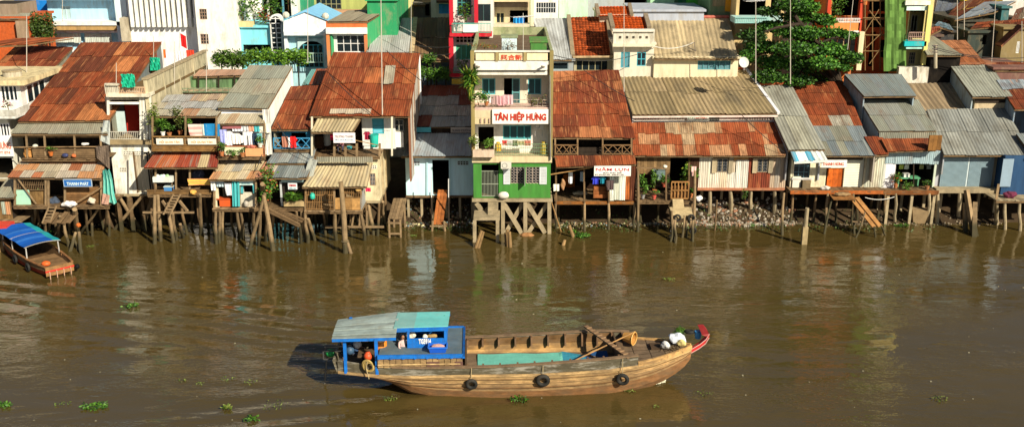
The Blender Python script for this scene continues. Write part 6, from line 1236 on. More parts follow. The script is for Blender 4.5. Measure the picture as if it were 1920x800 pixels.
for k, (lab, e, r, Y_, pal_, wc) in enumerate((
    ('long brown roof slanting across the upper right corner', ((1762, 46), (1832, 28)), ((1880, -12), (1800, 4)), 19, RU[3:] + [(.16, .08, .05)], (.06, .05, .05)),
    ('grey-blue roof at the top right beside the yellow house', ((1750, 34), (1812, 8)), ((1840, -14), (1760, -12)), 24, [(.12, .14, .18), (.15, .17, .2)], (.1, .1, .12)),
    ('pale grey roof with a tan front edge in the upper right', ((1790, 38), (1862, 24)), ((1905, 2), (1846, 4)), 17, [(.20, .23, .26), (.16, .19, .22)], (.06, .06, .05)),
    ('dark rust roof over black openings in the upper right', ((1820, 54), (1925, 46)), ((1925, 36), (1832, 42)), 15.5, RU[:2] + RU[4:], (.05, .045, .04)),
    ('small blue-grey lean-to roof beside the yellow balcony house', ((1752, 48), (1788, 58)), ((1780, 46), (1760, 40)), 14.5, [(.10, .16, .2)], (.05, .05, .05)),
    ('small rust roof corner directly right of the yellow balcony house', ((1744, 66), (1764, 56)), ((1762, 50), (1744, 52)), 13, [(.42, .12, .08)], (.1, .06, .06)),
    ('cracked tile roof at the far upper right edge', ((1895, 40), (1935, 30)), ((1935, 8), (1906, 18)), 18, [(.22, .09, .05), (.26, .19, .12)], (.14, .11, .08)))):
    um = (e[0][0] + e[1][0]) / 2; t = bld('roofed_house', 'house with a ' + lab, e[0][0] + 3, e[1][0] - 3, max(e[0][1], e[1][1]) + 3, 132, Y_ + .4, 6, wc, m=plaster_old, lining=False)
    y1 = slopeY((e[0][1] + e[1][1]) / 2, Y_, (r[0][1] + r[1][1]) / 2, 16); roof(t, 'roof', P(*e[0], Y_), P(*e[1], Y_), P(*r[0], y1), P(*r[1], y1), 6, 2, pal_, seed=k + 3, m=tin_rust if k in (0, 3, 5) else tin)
    if k == 3:
        for a in (1846, 1866, 1884): pbox(t, 'opening_shade_panel', a, a + 12, 62, 96, Y_ + .1, .2, dark)  # dark boxes before the solid wall, painted shade of openings
bld('yellow_gable_house', 'small yellow house wall at the very top right', 1808, 1850, -60, 10, 25, 4, (.74, .52, .04)); bld('far_white_house', 'white house wall at the very top right corner', 1880, 1960, -60, 6, 26, 4, (.66, .64, .6)); bld('teal_shed', 'small teal shed among the upper right roofs', 1878, 1892, 16, 32, 17.5, 2, (.05, .15, .16))
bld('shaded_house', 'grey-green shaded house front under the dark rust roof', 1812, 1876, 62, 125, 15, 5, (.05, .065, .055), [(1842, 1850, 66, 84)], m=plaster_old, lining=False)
# filler row far behind so that gaps show houses
rnd = random.Random(77); fc = [(.66, .62, .5), (.4, .6, .66), (.7, .5, .25), (.5, .55, .5), (.75, .73, .7), (.35, .5, .3), (.6, .3, .15)]; u = -60; k = 0
wd = ['cream', 'pale blue', 'ochre', 'grey-green', 'white', 'green', 'brick red']
while u < 1990:
    w_ = rnd.uniform(60, 110); c = k % 7; t = bld('far_house', '%s far house in the rearmost row, mostly hidden, number unclear' % wd[c], u, u + w_ - 4, -70 - rnd.uniform(0, 30), 60, 31 + rnd.uniform(0, 3), 6, rc(fc[c], .1), lining=False, wins=[(u + w_ * .2, u + w_ * .4, -20, 6), (u + w_ * .6, u + w_ * .8, -20, 6)]); t['label'] = '%s house in the rearmost row %s' % (wd[c], ['at the far left', 'behind the light blue building', 'behind the finned building', 'behind the white tower', 'behind the turquoise house', 'above the blue gable', 'above the orange trim', 'above the green wall', 'above the brown roof', 'above the red frame', 'behind the roof terrace', 'behind the mint wall', 'above the clay tiles', 'above the orange tiles', 'above the beige roof', 'behind the green houses', 'behind the dark balconies', 'behind the big tree', 'behind the orange building', 'behind the scaffolding', 'behind the yellow balconies', 'above the upper right roofs', 'at the top right', 'at the far right corner', 'past the right edge', 'past the last roofs', 'past the far edge'][min(k, 26)])
    u += w_; k += 1
# ================================================================ trees and hedges
b0 = G(1478, 175, 2.0)
cl = []
rnd = random.Random(5)
for (u, v, ru, rv) in ((1480, 10, 30, 9), (1515, 12, 22, 9), (1440, 22, 20, 6), (1500, 32, 40, 8), (1545, 38, 22, 8), (1450, 50, 36, 8), (1410, 68, 26, 9), (1500, 62, 46, 9), (1560, 62, 34, 7), (1590, 66, 14, 5), (1430, 88, 34, 10), (1490, 92, 42, 10), (1550, 92, 38, 10), (1595, 108, 22, 8), (1450, 118, 32, 11), (1505, 122, 38, 12), (1545, 118, 26, 10), (1440, 144, 28, 9), (1490, 150, 36, 8), (1535, 145, 24, 10), (1400, 106, 14, 10), (1580, 125, 14, 5)):
    Yc = 9.6 + rnd.uniform(-1.6, 1.8); p = P(u, v, Yc); cl.append((p.x, p.y, p.z, ru / 27.5, 1.15, rv / 27.5 * 1.25))
tree('almond_tree', 'big broad-leaved green tree rising behind the ribbed tan and grey roofs', (b0.x, 10, 2), P(1490, 30, 10), .35, cl, 24000, .21, 9, [(.028, .095, .008), (.045, .14, .012), (.015, .055, .006), (.08, .20, .018)])
def hedge(label, u0, u1, v0, v1, Y, n, s, seed, pal=LG, name='hedge', cat='hedge'):
    rnd = random.Random(seed); t = thing(name, label, cat, P((u0 + u1) / 2, v1, Y)); mb = MB(); k = max(3, int((u1 - u0) / 9))
    for i in range(k): c = P(u0 + (u1 - u0) * (i + .5) / k, (v0 + v1) / 2 + rnd.uniform(-2, 2), Y + rnd.uniform(-.3, .3)); foliage(mb, c, ((u1 - u0) / k / 27 * .9, .7, (v1 - v0) / 27 * .55), n // k, s, rnd, pal, .2)
    mb.build('foliage', leafm, t); st = MB()
    for i in range(3): q = P(u0 + (u1 - u0) * (i + .5) / 3, v1, Y); st.tube([(q.x, q.y, 2), (q.x + .1, q.y, q.z + .3)], .05, 5)
    st.build('stems', wood_dark, t); return t
hedge('dark green hedge below the white tower', 403, 462, 96, 126, 9.2, 1900, .2, 1, [(.05, .11, .01), (.09, .18, .015), (.03, .07, .008)]); hedge('green hedge under the turquoise and pale blue houses', 462, 575, 93, 120, 9.6, 2600, .22, 2, [(.10, .22, .015), (.14, .28, .02), (.05, .13, .012)])
hedge('small bushes in the yard left of the red framed house', 790, 842, 126, 150, 8.6, 900, .2, 3); hedge('green shrub above the ridge of the big rust roof', 795, 815, 103, 118, 9, 400, .18, 4); hedge('dark bush beside the light blue building', 52, 98, 26, 80, 12, 1500, .22, 5, [(.03, .06, .008), (.05, .09, .012)])
# ================================================================ boats
class Fr:
    def __init__(s, o, ang): s.o = Vector(o); s.c, s.s = math.cos(ang), math.sin(ang)
    def w(s, x, y, z): return Vector((s.o.x + x * s.c - y * s.s, s.o.y + x * s.s + y * s.c, s.o.z + z))
    def d(s, x, y, z=0): return Vector((x * s.c - y * s.s, x * s.s + y * s.c, z))
    def p(s, u, v, y):                   # local x,z of the lengthwise plane y seen at pixel u,v
        b = (v - CV) / F; d = Vector(((u - CU) / F, CP - b * SP, -SP - b * CP)); C0 = Vector((0, -CD, CH))
        n = Vector((-s.s, s.c, 0)); k = (y - (C0 - s.o).dot(n)) / d.dot(n); q = C0 + d * k - s.o
        return q.x * s.c + q.y * s.s, q.z
    def box(s, mb, x0, x1, y0, y1, z0, z1, col=WHITE):
        return mb.hexa([s.w(x0, y0, z0), s.w(x1, y0, z0), s.w(x1, y1, z0), s.w(x0, y1, z0), s.w(x0, y0, z1), s.w(x1, y0, z1), s.w(x1, y1, z1), s.w(x0, y1, z1)], col)
hullw = mat('tan hull planks', (.44, .305, .15), .85, .6, 2.4, 0, .8, (.17, .11, .06), .5, spec=.15, gscale=1.5, gth=.48, sc=(.8, 1, 2.4))
bulw = mat('weathered dark bulwark', (.11, .095, .06), .85, .5, 2.5, 0, .75, (.55, .52, .45), .35, spec=.2, gscale=1.6, gth=.55, sc=(.7, 1, 3.5))
deckw = mat('deck planks', (.19, .13, .078), .8, .4, 3, 0, .4, (.10, .065, .04), .3)
blu = mat('blue boat paint', (.01, .16, .58), .5, .35, 4, 0, .5, (.05, .07, .10), .15, gscale=3, gth=.56)
platem = mat('grey blue deck plate', (.10, .145, .17), .6, .3, 1.5, 0, .4, (.2, .18, .13), .1)
fb = Fr((-7.2, -20.65, 0), R(2))
BB = thing('cargo_boat', 'long tan wooden cargo boat with blue stern cabin and red stem, under way mid-river', 'boat', fb.w(7, 0, 0))
ST = [  # u, strake v, top v, half beam, bottom z (relative to strake) or absolute
    (634, 697, 675, .95, -.12), (665, 700, 680, 1.08, -.16), (700, 703, 685, 1.22, -.26), (735, 705, 689, 1.33, -.60), (770, 706, 690, 1.40, -1.1), (820, 705, 690, 1.45, -1.5), (870, 704, 689, 1.47, -1.7), (940, 703, 687, 1.48, -1.8), (1010, 702, 683, 1.48, -1.8),
    (1080, 698, 678, 1.46, -1.8), (1140, 694, 673, 1.40, -1.7), (1196, 686, 667, 1.22, -1.5), (1225, 680, None, 1.02, -1.35), (1250, 672, None, .78, -1.2), (1270, 665, None, .50, -1.0), (1286, 659, None, .24, -.75), (1296, 654, None, .06, -.45)]
sta = []
for u, vs, vt, bm, bz in ST:
    x, zs = fb.p(u, vs, -bm); zt = fb.p(u, vt, -bm)[1] if vt else zs + .03; sta.append((x, zs, zt, bm, zs + bz))
rows = []
for x, zs, zt, bm, zb in sta:
    h = zs - zb; r = []
    for (q, t) in ((1, 0), (.985, .18), (.95, .4), (.84, .68), (.60, .92), (0, 1.04)): r.append((q * bm, zs - h * t))
    xo = lambda t: x - (.0)
    rows.append([fb.w(x, -y, z) for y, z in r] + [fb.w(x, y, z) for y, z in r[-2::-1]])
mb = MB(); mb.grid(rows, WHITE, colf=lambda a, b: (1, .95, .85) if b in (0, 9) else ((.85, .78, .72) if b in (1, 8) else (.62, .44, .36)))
mb.face(rows[0], (.9, .8, .7)); hull = mb.build('hull', hullw, BB, smooth=False)
# plank seams and pale strake
for t, w_, cc, nm in ((0, .10, (1.3, 1.25, 1.15), 'rub_rail'), (.185, .03, (1.3, 1.2, 1.1), 'plank_seam'), (.30, .018, (.55, .42, .35), 'plank_seam'), (.10, .012, (.6, .5, .4), 'plank_seam')):
    for sgn in (-1, 1):
        mb = MB(); pts = [fb.w(x, sgn * (bm * (1 - .02 * t) + .015), zs - (zs - zb) * t) for x, zs, zt, bm, zb in sta]
        for a, b_ in zip(pts, pts[1:]): mb.bar(a, b_, .05, w_, cc)
        mb.build(nm, hullw, BB)
nb = 12
for sgn in (-1, 1):
    mb = MB()
    for i in range(nb - 1):
        (x0, s0, t0, b0_, _), (x1, s1, t1, b1_, _) = sta[i], sta[i + 1]; q = [fb.w(x0, sgn * (b0_ - .09), s0 + .04), fb.w(x1, sgn * (b1_ - .09), s1 + .04), fb.w(x1, sgn * b1_, s1 + .04), fb.w(x0, sgn * b0_, s0 + .04), fb.w(x0, sgn * (b0_ - .06), t0), fb.w(x1, sgn * (b1_ - .06), t1), fb.w(x1, sgn * (b1_ + .02), t1), fb.w(x0, sgn * (b0_ + .02), t0)]
        mb.hexa(q, rc(WHITE, .15))
    mb.build('bulwark', bulw, BB)
    cp_ = MB()
    for i in range(3 if sgn < 0 else 0, nb - 1):
        (x0, s0, t0, b0_, _), (x1, s1, t1, b1_, _) = sta[i], sta[i + 1]; cp_.bar(fb.w(x0, sgn * (b0_ - .03), t0 + .025), fb.w(x1, sgn * (b1_ - .03), t1 + .025), .17, .045, (1.1, 1.05, 1))
    cp_.build('gunwale_cap', deckw, BB)
x0, z0, t0, b0_, _ = sta[0]; mb = MB(); mb.hexa([fb.w(x0 - .06, -b0_, z0), fb.w(x0, -b0_, z0), fb.w(x0, b0_, z0), fb.w(x0 - .06, b0_, z0), fb.w(x0 - .2, -b0_, t0), fb.w(x0 - .12, -b0_, t0), fb.w(x0 - .12, b0_, t0), fb.w(x0 - .2, b0_, t0)]); mb.build('transom', bulw, BB)
# inner shell of the hold: ceiling planks, floor, ribs
zf_ = .78; hx0, hx1 = fb.p(874, 689, -1.4)[0], fb.p(1166, 670, -1.3)[0]
def bmx(x):
    for a, b_ in zip(sta, sta[1:]):
        if a[0] <= x <= b_[0]: t = (x - a[0]) / (b_[0] - a[0]); return [a[k] + (b_[k] - a[k]) * t for k in range(5)]
    return sta[-1]
for sgn in (-1, 1):
    mb = MB(); n = 14
    for i in range(n):
        xa, xb_ = hx0 + (hx1 - hx0) * i / n, hx0 + (hx1 - hx0) * (i + 1) / n; A, B_ = bmx(xa), bmx(xb_)
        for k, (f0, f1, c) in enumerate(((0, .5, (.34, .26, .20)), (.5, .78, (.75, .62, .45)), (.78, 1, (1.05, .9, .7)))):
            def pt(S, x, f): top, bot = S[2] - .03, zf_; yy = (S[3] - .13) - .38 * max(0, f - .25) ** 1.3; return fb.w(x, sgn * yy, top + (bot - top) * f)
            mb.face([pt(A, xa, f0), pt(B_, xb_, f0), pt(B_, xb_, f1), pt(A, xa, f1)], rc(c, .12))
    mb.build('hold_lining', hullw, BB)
us = [877, 905, 935, 966, 996, 1027, 1059, 1090, 1118, 1145, 1164]
for sgn in (-1, 1):
    for u in us:
        x = fb.p(u, 640, 1.35)[0]; S = bmx(x); y = S[3] - .13; mb = MB()
        mb.hexa([fb.w(x - .035, sgn * (y - .34), zf_ + .3), fb.w(x + .035, sgn * (y - .34), zf_ + .3), fb.w(x + .035, sgn * (y + .02), zf_ + .3), fb.w(x - .035, sgn * (y + .02), zf_ + .3), fb.w(x - .035, sgn * (y - .22), S[2]), fb.w(x + .035, sgn * (y - .22), S[2]), fb.w(x + .035, sgn * (y + .02), S[2]), fb.w(x - .035, sgn * (y + .02), S[2])], rc((.85, .68, .55), .15)); mb.build('rib', deckw, BB)
mb = MB()
for k in range(9): ya, yb_ = -1.15 + k * .256, -1.15 + (k + 1) * .256 - .01; fb.box(mb, hx0, hx1, ya, yb_, zf_ - .04, zf_, rc(WHITE, .2))
mb.build('hold_floor', deckw, BB)
for xx, nm in ((hx0, 'bulkhead'), (hx1, 'bulkhead')):
    S = bmx(xx); mb = MB(); fb.box(mb, xx - .05, xx + .01, -S[3] + .12, S[3] - .12, zf_, S[2] - .02, (.5, .45, .4)); mb.build(nm, deckw, BB)
tp = MB(); rnd = random.Random(3); rws = []
for j in range(14):
    y = -1.05 + j * .15; rws.append([fb.w(hx0 + .45 + (hx1 - hx0 - .75) * i / 40, y, zf_ + .05 + .10 * (j == 0) + .03 * math.sin(i * .45 + j * .7) * (.6 if i < 26 else 2.2)) for i in range(41)])
tp.grid(rws, (.12, .42, .36), colf=lambda a, b: (.14, .44, .36) if b < 26 else ((.04, .24, .34) if b < 33 else (.02, .08, .22)))
tag(tp.build('tarpaulin', cloth), 'turquoise and blue tarpaulin spread on the floor of the cargo boat hold', 'tarpaulin')
# bow deck
mb = MB(); rws = []
for i in range(12, 17): pass
xs_ = [hx1] + [s[0] for s in sta if s[0] > hx1 + .1]
for k in range(6):
    f0, f1 = -1 + k / 3, -1 + (k + 1) / 3 - .02
    for a, b_ in zip(xs_, xs_[1:]):
        A, B_ = bmx(a), bmx(min(b_, sta[-1][0] - .001)); za, zb_ = A[1] + .12, B_[1] + .10
        mb.face([fb.w(a, A[3] * .97 * f0, za), fb.w(b_, B_[3] * .97 * f0, zb_), fb.w(b_, B_[3] * .97 * f1, zb_), fb.w(a, A[3] * .97 * f1, za)], rc(WHITE, .18))
mb.build('bow_deck', deckw, BB)
for sgn in (-1, 1):
    mb = MB()
    for a, b_ in zip(xs_[1:], xs_[2:]): A, B_ = bmx(a), bmx(min(b_, sta[-1][0] - .001)); mb.bar(fb.w(a, sgn * A[3], A[1] + .10), fb.w(b_, sgn * B_[3], B_[1] + .10), .09, .18, (1.5, 1.3, 1))
    mb.build('bow_rail', hullw, BB)
h_ = fb.p(1230, 645, 0)[0]; mb = MB(); S = bmx(h_); fb.box(mb, h_ - .2, h_ + .25, -.1, .45, S[1] + .13, S[1] + .19, (.4, .35, .3)); mb.build('hatch', deckw, BB)
S = bmx(hx1 + .1); mb = MB(); fb.box(mb, hx1, hx1 + .28, -S[3] + .1, S[3] - .1, S[1] + .14, S[1] + .24, (.8, .75, .7)); mb.build('cross_beam', deckw, BB)
# stem
pts = []
for (u, v) in ((1280, 672), (1292, 658), (1310, 647), (1322, 637), (1328, 626)): x, z = fb.p(u, v, 0); pts.append((x, z))
mb = MB(); RD = (.62, .03, .03); PK = (.72, .40, .36)
for i in range(4):
    (xa, za), (xb_, zb_) = pts[i], pts[i + 1]; wa, wb = .04 + .03 * i, .04 + .03 * (i + 1); q = [fb.w(xa, -wa, za - .08), fb.w(xb_, -wb, zb_ - .08), fb.w(xb_, wb, zb_ - .08), fb.w(xa, wa, za - .08), fb.w(xa, -wa, za + .08), fb.w(xb_, -wb, zb_ + .09), fb.w(xb_, wb, zb_ + .09), fb.w(xa, wa, za + .08)]; mb.hexa(q, RD)
    mb.bar(fb.w(xa, -wa - .01, za + .08), fb.w(xb_, -wb - .01, zb_ + .09), .03, .03, PK); mb.bar(fb.w(xa, -wa - .01, za - .08), fb.w(xb_, -wb - .01, zb_ - .08), .03, .03, PK)
mb.build('stem', paint, BB)
xt, zt = pts[-1]; mb = MB(); mb.hexa([fb.w(xt - .14, -.2, zt), fb.w(xt + .04, -.16, zt), fb.w(xt + .04, .6, zt + .02), fb.w(xt - .14, .62, zt), fb.w(xt - .3, -.2, zt + .06), fb.w(xt - .02, -.16, zt + .09), fb.w(xt - .10, .55, zt + .20), fb.w(xt - .32, .6, zt + .17)], (.30, .02, .02)); mb.build('bow_head', paint, BB)
# stern deck, cabin
zd = fb.p(700, 667, -1.3)[1]
sx0, sx1 = sta[0][0], fb.p(710, 670, -1.3)[0]; mb = MB()
for k in range(6): fb.box(mb, sx0, sx1 + .4, -.9 + k * .3, -.9 + (k + 1) * .3 - .02, sta[0][1] + .02, sta[0][1] + .06, rc(WHITE, .2))
mb.build('stern_deck', deckw, BB)
dx0, dx1 = fb.p(708, 667, -1.3)[0], fb.p(868, 667, -1.3)[0]
mb = MB(); fb.box(mb, dx0 + .03, dx1 - .02, -1.30, 1.36, zd - .06, zd); mb.build('cabin_roof_plate', platem, BB)
mb = MB(); fb.box(mb, dx0, dx1, -1.40, -1.302, zd - .09, zd + .05); fb.box(mb, dx1 - .02, dx1 + .07, -1.40, 1.45, zd - .09, zd + .03, (.4, .5, .5)); fb.box(mb, dx0 + 1, dx1, 1.362, 1.46, zd - .09, zd + .05)
for k in range(8): fb.box(mb, dx0 + k * .47, dx0 + k * .47 + .1, -1.42, -1.401, zd - .10, zd - .03)
mb.build('blue_trim', blu, BB)
mb = MB(); S = bmx((dx0 + dx1) / 2)
for sgn in (-1, 1):
  mb = MB()
  for i in range(14):
    xa, xb_ = dx0 + (dx1 - dx0) * i / 14, dx0 + (dx1 - dx0) * (i + 1) / 14 - .02
    zt0 = bmx(xa)[2] - .02; y0_, y1_ = sorted((sgn * 1.28, sgn * 1.34)); fb.box(mb, xa, xb_, y0_, y1_, min(zt0, zd - .2), zd - .1, rc((.75, .72, .68), .25))
  mb.build('cabin_side', hullw, BB)
for a, b_ in ((800, 824), (853, 868)):
    xa, xb_ = fb.p(a, 678, -1.35)[0], fb.p(b_, 678, -1.35)[0]; mb = MB(); za, zb_ = fb.p(800, 687, -1.36)[1], fb.p(800, 678, -1.36)[1]; fb.box(mb, xa, xb_, -1.362, -1.345, za, zb_, (.12, .06, .05)); mb.build('side_hatch', paint, BB)
mb = MB(); fb.box(mb, dx0, dx1 - .1, -1.40, -1.37, zd - .36, zd - .32, (1.8, 1.8, 1.7)); mb.build('white_line', hullw, BB)
# stern roof
def quadroof(nm, nl, nr, yn, yf, fr, fl, m, col, th=.04, cols=None):
    A = fb.p(*nl, yn); B_ = fb.p(*nr, yn); C1 = fb.p(*fr, yf); D1 = fb.p(*fl, yf)
    q = [fb.w(A[0], yn, A[1]), fb.w(B_[0], yn, B_[1]), fb.w(C1[0], yf, C1[1]), fb.w(D1[0], yf, D1[1])]
    return q
q = quadroof('a', (622, 635), (742, 632), -1.25, 1.15, (750, 585), (634, 600), 0, 0)
mb = MB(); n = 9
for i in range(n):
    a0, a1 = i / n, (i + 1) / n - .006; L_ = [q[0].lerp(q[3], a0), q[1].lerp(q[2], a0), q[1].lerp(q[2], a1), q[0].lerp(q[3], a1)]; dz = Vector((0, 0, .02 * (i % 2) + .05 * math.sin(i / n * 3.14)))
    mb.hexa([p + dz for p in L_] + [p + dz + Vector((0, 0, .03)) for p in L_], rc((.31, .38, .36), .14))
mb.build('stern_roof', mat('weathered roof boards', WHITE, .85, .4, 2, 0, .5, (.2, .16, .1), .3), BB)
mb = MB(); mb.bar(q[0] - Vector((0, -.05, .07)), q[1] - Vector((0, -.05, .07)), .05, .14); mb.bar(q[3] - Vector((0, .05, .07)), q[2] - Vector((0, .05, .07)), .05, .12); mb.build('roof_beam', blu, BB)
q2 = quadroof('b', (738, 615), (840, 612), -.55, .95, (844, 585), (746, 587), 0, 0)
mb = MB(); 
for i in range(8):
    a0, a1 = i / 8, (i + 1) / 8; L_ = [q2[0].lerp(q2[1], a0), q2[0].lerp(q2[1], a1), q2[3].lerp(q2[2], a1), q2[3].lerp(q2[2], a0)]; mb.hexa(L_ + [p + Vector((0, 0, .04)) for p in L_], (.20, .42, .40) if i < 3 else (.15, .52, .50))
mb.build('cabin_top', mat('turquoise roof paint', WHITE, .6, .2, 1.5, 0, .3, (.3, .35, .3), .08), BB)
mb = MB(); mb.bar(q2[0] - Vector((0, -.03, .09)), q2[1] - Vector((0, -.03, .09)), .05, .17); mb.bar(q2[3] - Vector((0, .05, .07)), q2[2] - Vector((0, .05, .07)), .05, .12); mb.build('roof_beam', blu, BB)
for (u, y) in ((646, -1.0), (705, -1.2), (646, 1.0), (705, 1.2)):
    x, _ = fb.p(u, 640, y) if y < 0 else fb.p(u, 640, -1.1); z1 = q[0].z + (x - sx0) / (q[1] - q[0]).length * (q[1].z - q[0].z); mb = MB(); fb.box(mb, x - .06, x + .06, y - .06, y + .06, sta[1][1], z1 - .05); mb.build('post', blu, BB)
cx0, cx1 = fb.p(764, 650, -.55)[0], fb.p(838, 650, -.55)[0]; zc1 = fb.p(800, 633, -.55)[1]; ztp = q2[0].z - .12
mb = MB(); fb.box(mb, cx0, cx1, -.60, -.55, zd + .003, zc1); fb.box(mb, cx1 - .05, cx1, -.55, .85, zd + .003, ztp); fb.box(mb, cx0, cx1 - .05, .80, .85, zd + .003, zc1 + .1)
for x, y in ((cx0, -.58), (cx1 - .1, -.605), (cx0, .8), (cx0 - 1.0 if False else cx0, .8)): fb.box(mb, x, x + .1, y, y + .08, zc1 - .1, ztp)
mb.build('wheelhouse', blu, BB)
xa, xb_ = fb.p(785, 640, -.61)[0], fb.p(808, 640, -.61)[0]; zt_, zb_ = fb.p(796, 634.5, -.61)[1], fb.p(796, 644, -.61)[1]
text(BB, 'TG5914', *[0, 0, 0][:0], x=0, z=0, y=0, h=(zt_ - zb_), w=(xb_ - xa), col=(.88, .88, .85), name='registration_number', bold=.04, right=fb.d(1, 0), up=(0, 0, 1)) if False else None
tn = text(BB, 'TG5914', 0, 0, 0, (zt_ - zb_), (xb_ - xa), (.88, .88, .85), 'registration_number', .035, right=fb.d(1, 0))
c0 = fb.w((xa + xb_) / 2, -.615, (zt_ + zb_) / 2)
for v_ in tn.data.vertices: v_.co += c0
# ---- loose things on the boat (top level)
tyre('left tyre on the hull side of the cargo boat', fb.w(fb.p(884, 720, -1.62)[0], -1.60, fb.p(884, 720, -1.62)[1]), (0, 1, .15), .17, .075, 'tyres on the hull of the cargo boat', fb.w(fb.p(884, 720, -1.62)[0], -1.52, bmx(6)[2]))
tyre('middle tyre on the hull side of the cargo boat', fb.w(fb.p(1018, 713, -1.62)[0], -1.60, fb.p(1018, 713, -1.62)[1]), (0, 1, .15), .20, .085, 'tyres on the hull of the cargo boat', fb.w(fb.p(1018, 713, -1.62)[0], -1.53, bmx(8)[2]))
tyre('right tyre on the hull side of the cargo boat near the bow', fb.w(fb.p(1167, 710, -1.5)[0], -1.52, fb.p(1167, 710, -1.5)[1]), (.25, 1, .15), .19, .08, 'tyres on the hull of the cargo boat', fb.w(fb.p(1167, 710, -1.5)[0], -1.4, bmx(11.5)[2]))
x, z = fb.p(689, 685, -1.36); rp = thing('rope_coil', 'coil of yellowish rope hung over the stern side of the cargo boat', 'rope', fb.w(x, -1.36, z)); mb = MB()
for k in range(5): mb.ring(fb.w(x + .02 * k, -1.33 - .03 * (k % 2), z - .02 * k), fb.d(.2, 1, .1), .21 - .012 * k, .026, 20, 6, rc((1.1, 1, .6), .25), sy=1.15)
mb.tube([fb.w(x, -1.38, z + .2), fb.w(x - .05, -1.4, z - .1), fb.w(x + .04, -1.38, z - .55)], .02, 6); mb.build('coil', ropem, rp)
# plank beam across hold and bamboo pole
a = fb.p(1098, 613, 1.35); b_ = fb.p(1180, 672, -1.3); bm_ = thing('gang_plank', 'ribbed plank lying slantwise across the cargo boat hold', 'plank', fb.w(b_[0], 0, 1.6)); A, B_ = fb.w(a[0], 1.35, a[1] + .05), fb.w(b_[0], -1.3, b_[1] + .05)
MB().bar(A, B_, .2, .06, (1.1, .95, .85)).build('plank', deckw, bm_)
for k in range(1, 12): p = A.lerp(B_, k / 12); dd = (B_ - A).normalized(); sd_ = dd.cross(Vector((0, 0, 1))).normalized(); MB().bar(p - sd_ * .12 + Vector((0, 0, .045)), p + sd_ * .12 + Vector((0, 0, .045)), .04, .03, (1.6, 1.5, 1.3)).build('cleat', deckw, bm_)
a = fb.p(1078, 675, -.9); b_ = fb.p(1191, 621, .5); bp_ = MB().tube([fb.w(a[0], -.9, a[1]), fb.w(b_[0], .5, b_[1])], .028, 7, (1.6, 1.3, .9)).build('bamboo_pole', wood_pale); tag(bp_, 'bamboo pole resting across the cargo boat bow bulkhead', 'pole')
S = bmx(hx1 + .3); x, z = fb.p(1182, 632, .55); bk = thing('bucket', 'round orange-brown basket tipped on its side behind the cargo boat hold', 'basket', fb.w(x, .55, z - .25)); c = fb.w(x, .55, z)
MB().tube([c + fb.d(-.25, .12, 0), c + fb.d(.12, -.12, .0)], [.17, .27], 14, (.5, .25, .06), cap=False).tube([c + fb.d(-.24, .11, 0), c + fb.d(-.26, .12, 0)], [.17, .17], 14, (.42, .2, .05)).build('body', paint, bk); MB().ring(c + fb.d(.13, -.13, 0), fb.d(.9, -.6, 0), .27, .02, 16, 6, (.7, .42, .12)).build('rim', paint, bk)
# sacks on the bow
def sack(lab, u, v, y, r, col, sc_):
    x, z = fb.p(u, v, y); mb = MB(); mb.ball(fb.w(x, y, z), r, 12, 8, col, .0, sc_); c_ = fb.w(x, y, z); rn = random.Random(u)
    mb.v = [tuple(c_ + (Vector(q) - c_) * (1 + .13 * math.sin(q[0] * 17 + q[2] * 13) + .1 * math.sin(q[1] * 23 + q[0] * 9))) for q in mb.v]; mb.c = [rc(col, .22) for _ in mb.c]; o = mb.build('sack', cloth, None, smooth=False); return tag(o, lab, 'sack', 'sacks on the cargo boat bow')
sack('large white sack tied up on the cargo boat bow deck', 1270, 634, .15, .31, (.62, .66, .72), (1.25, .9, .7)); sack('small white sack beside the large one on the bow deck', 1248, 646, -.15, .2, (.62, .62, .6), (.95, .9, .8)); sack('yellowish bundle tucked right of the large white sack', 1278, 642, -.15, .18, (.66, .54, .22), (1, .9, .8))
for k, (lab, u, v, y, pal_, s) in enumerate((('heap of brown mooring rope and net below the white sacks', 1262, 652, -.3, [(.22, .15, .08), (.12, .09, .05)], .1), ('green leafy bundle behind the white sacks on the bow', 1275, 620, .6, LG, .14))):
    x, z = fb.p(u, v, y); mb = MB(); rnd = random.Random(k); foliage(mb, fb.w(x, y, z - .03), (.5 if k == 0 else .25, .3, .12), 260, s, rnd, pal_, 0, .25); tag(mb.build('rope_heap' if k == 0 else 'leaf_bundle', leafm if k else cloth), lab, 'rope heap' if k == 0 else 'leaves')
x, z = fb.p(1293, 621, .5); t = MB().ring(fb.w(x, .5, z), (0, .2, 1), .16, .07, 16, 8, sy=1).build('rubber_ring', rubber, None, smooth=True); tag(t, 'black tyre lying on the bow tip of the cargo boat', 'tyre')
x, z = fb.p(1309, 625, .35); t = MB().tube([fb.w(x, .35, z - .2), fb.w(x, .35, z + .12)], [.12, .15], 12, (.03, .22, .5)).build('blue_pail', paint); tag(t, 'small blue pail on the bow tip of the cargo boat', 'pail')
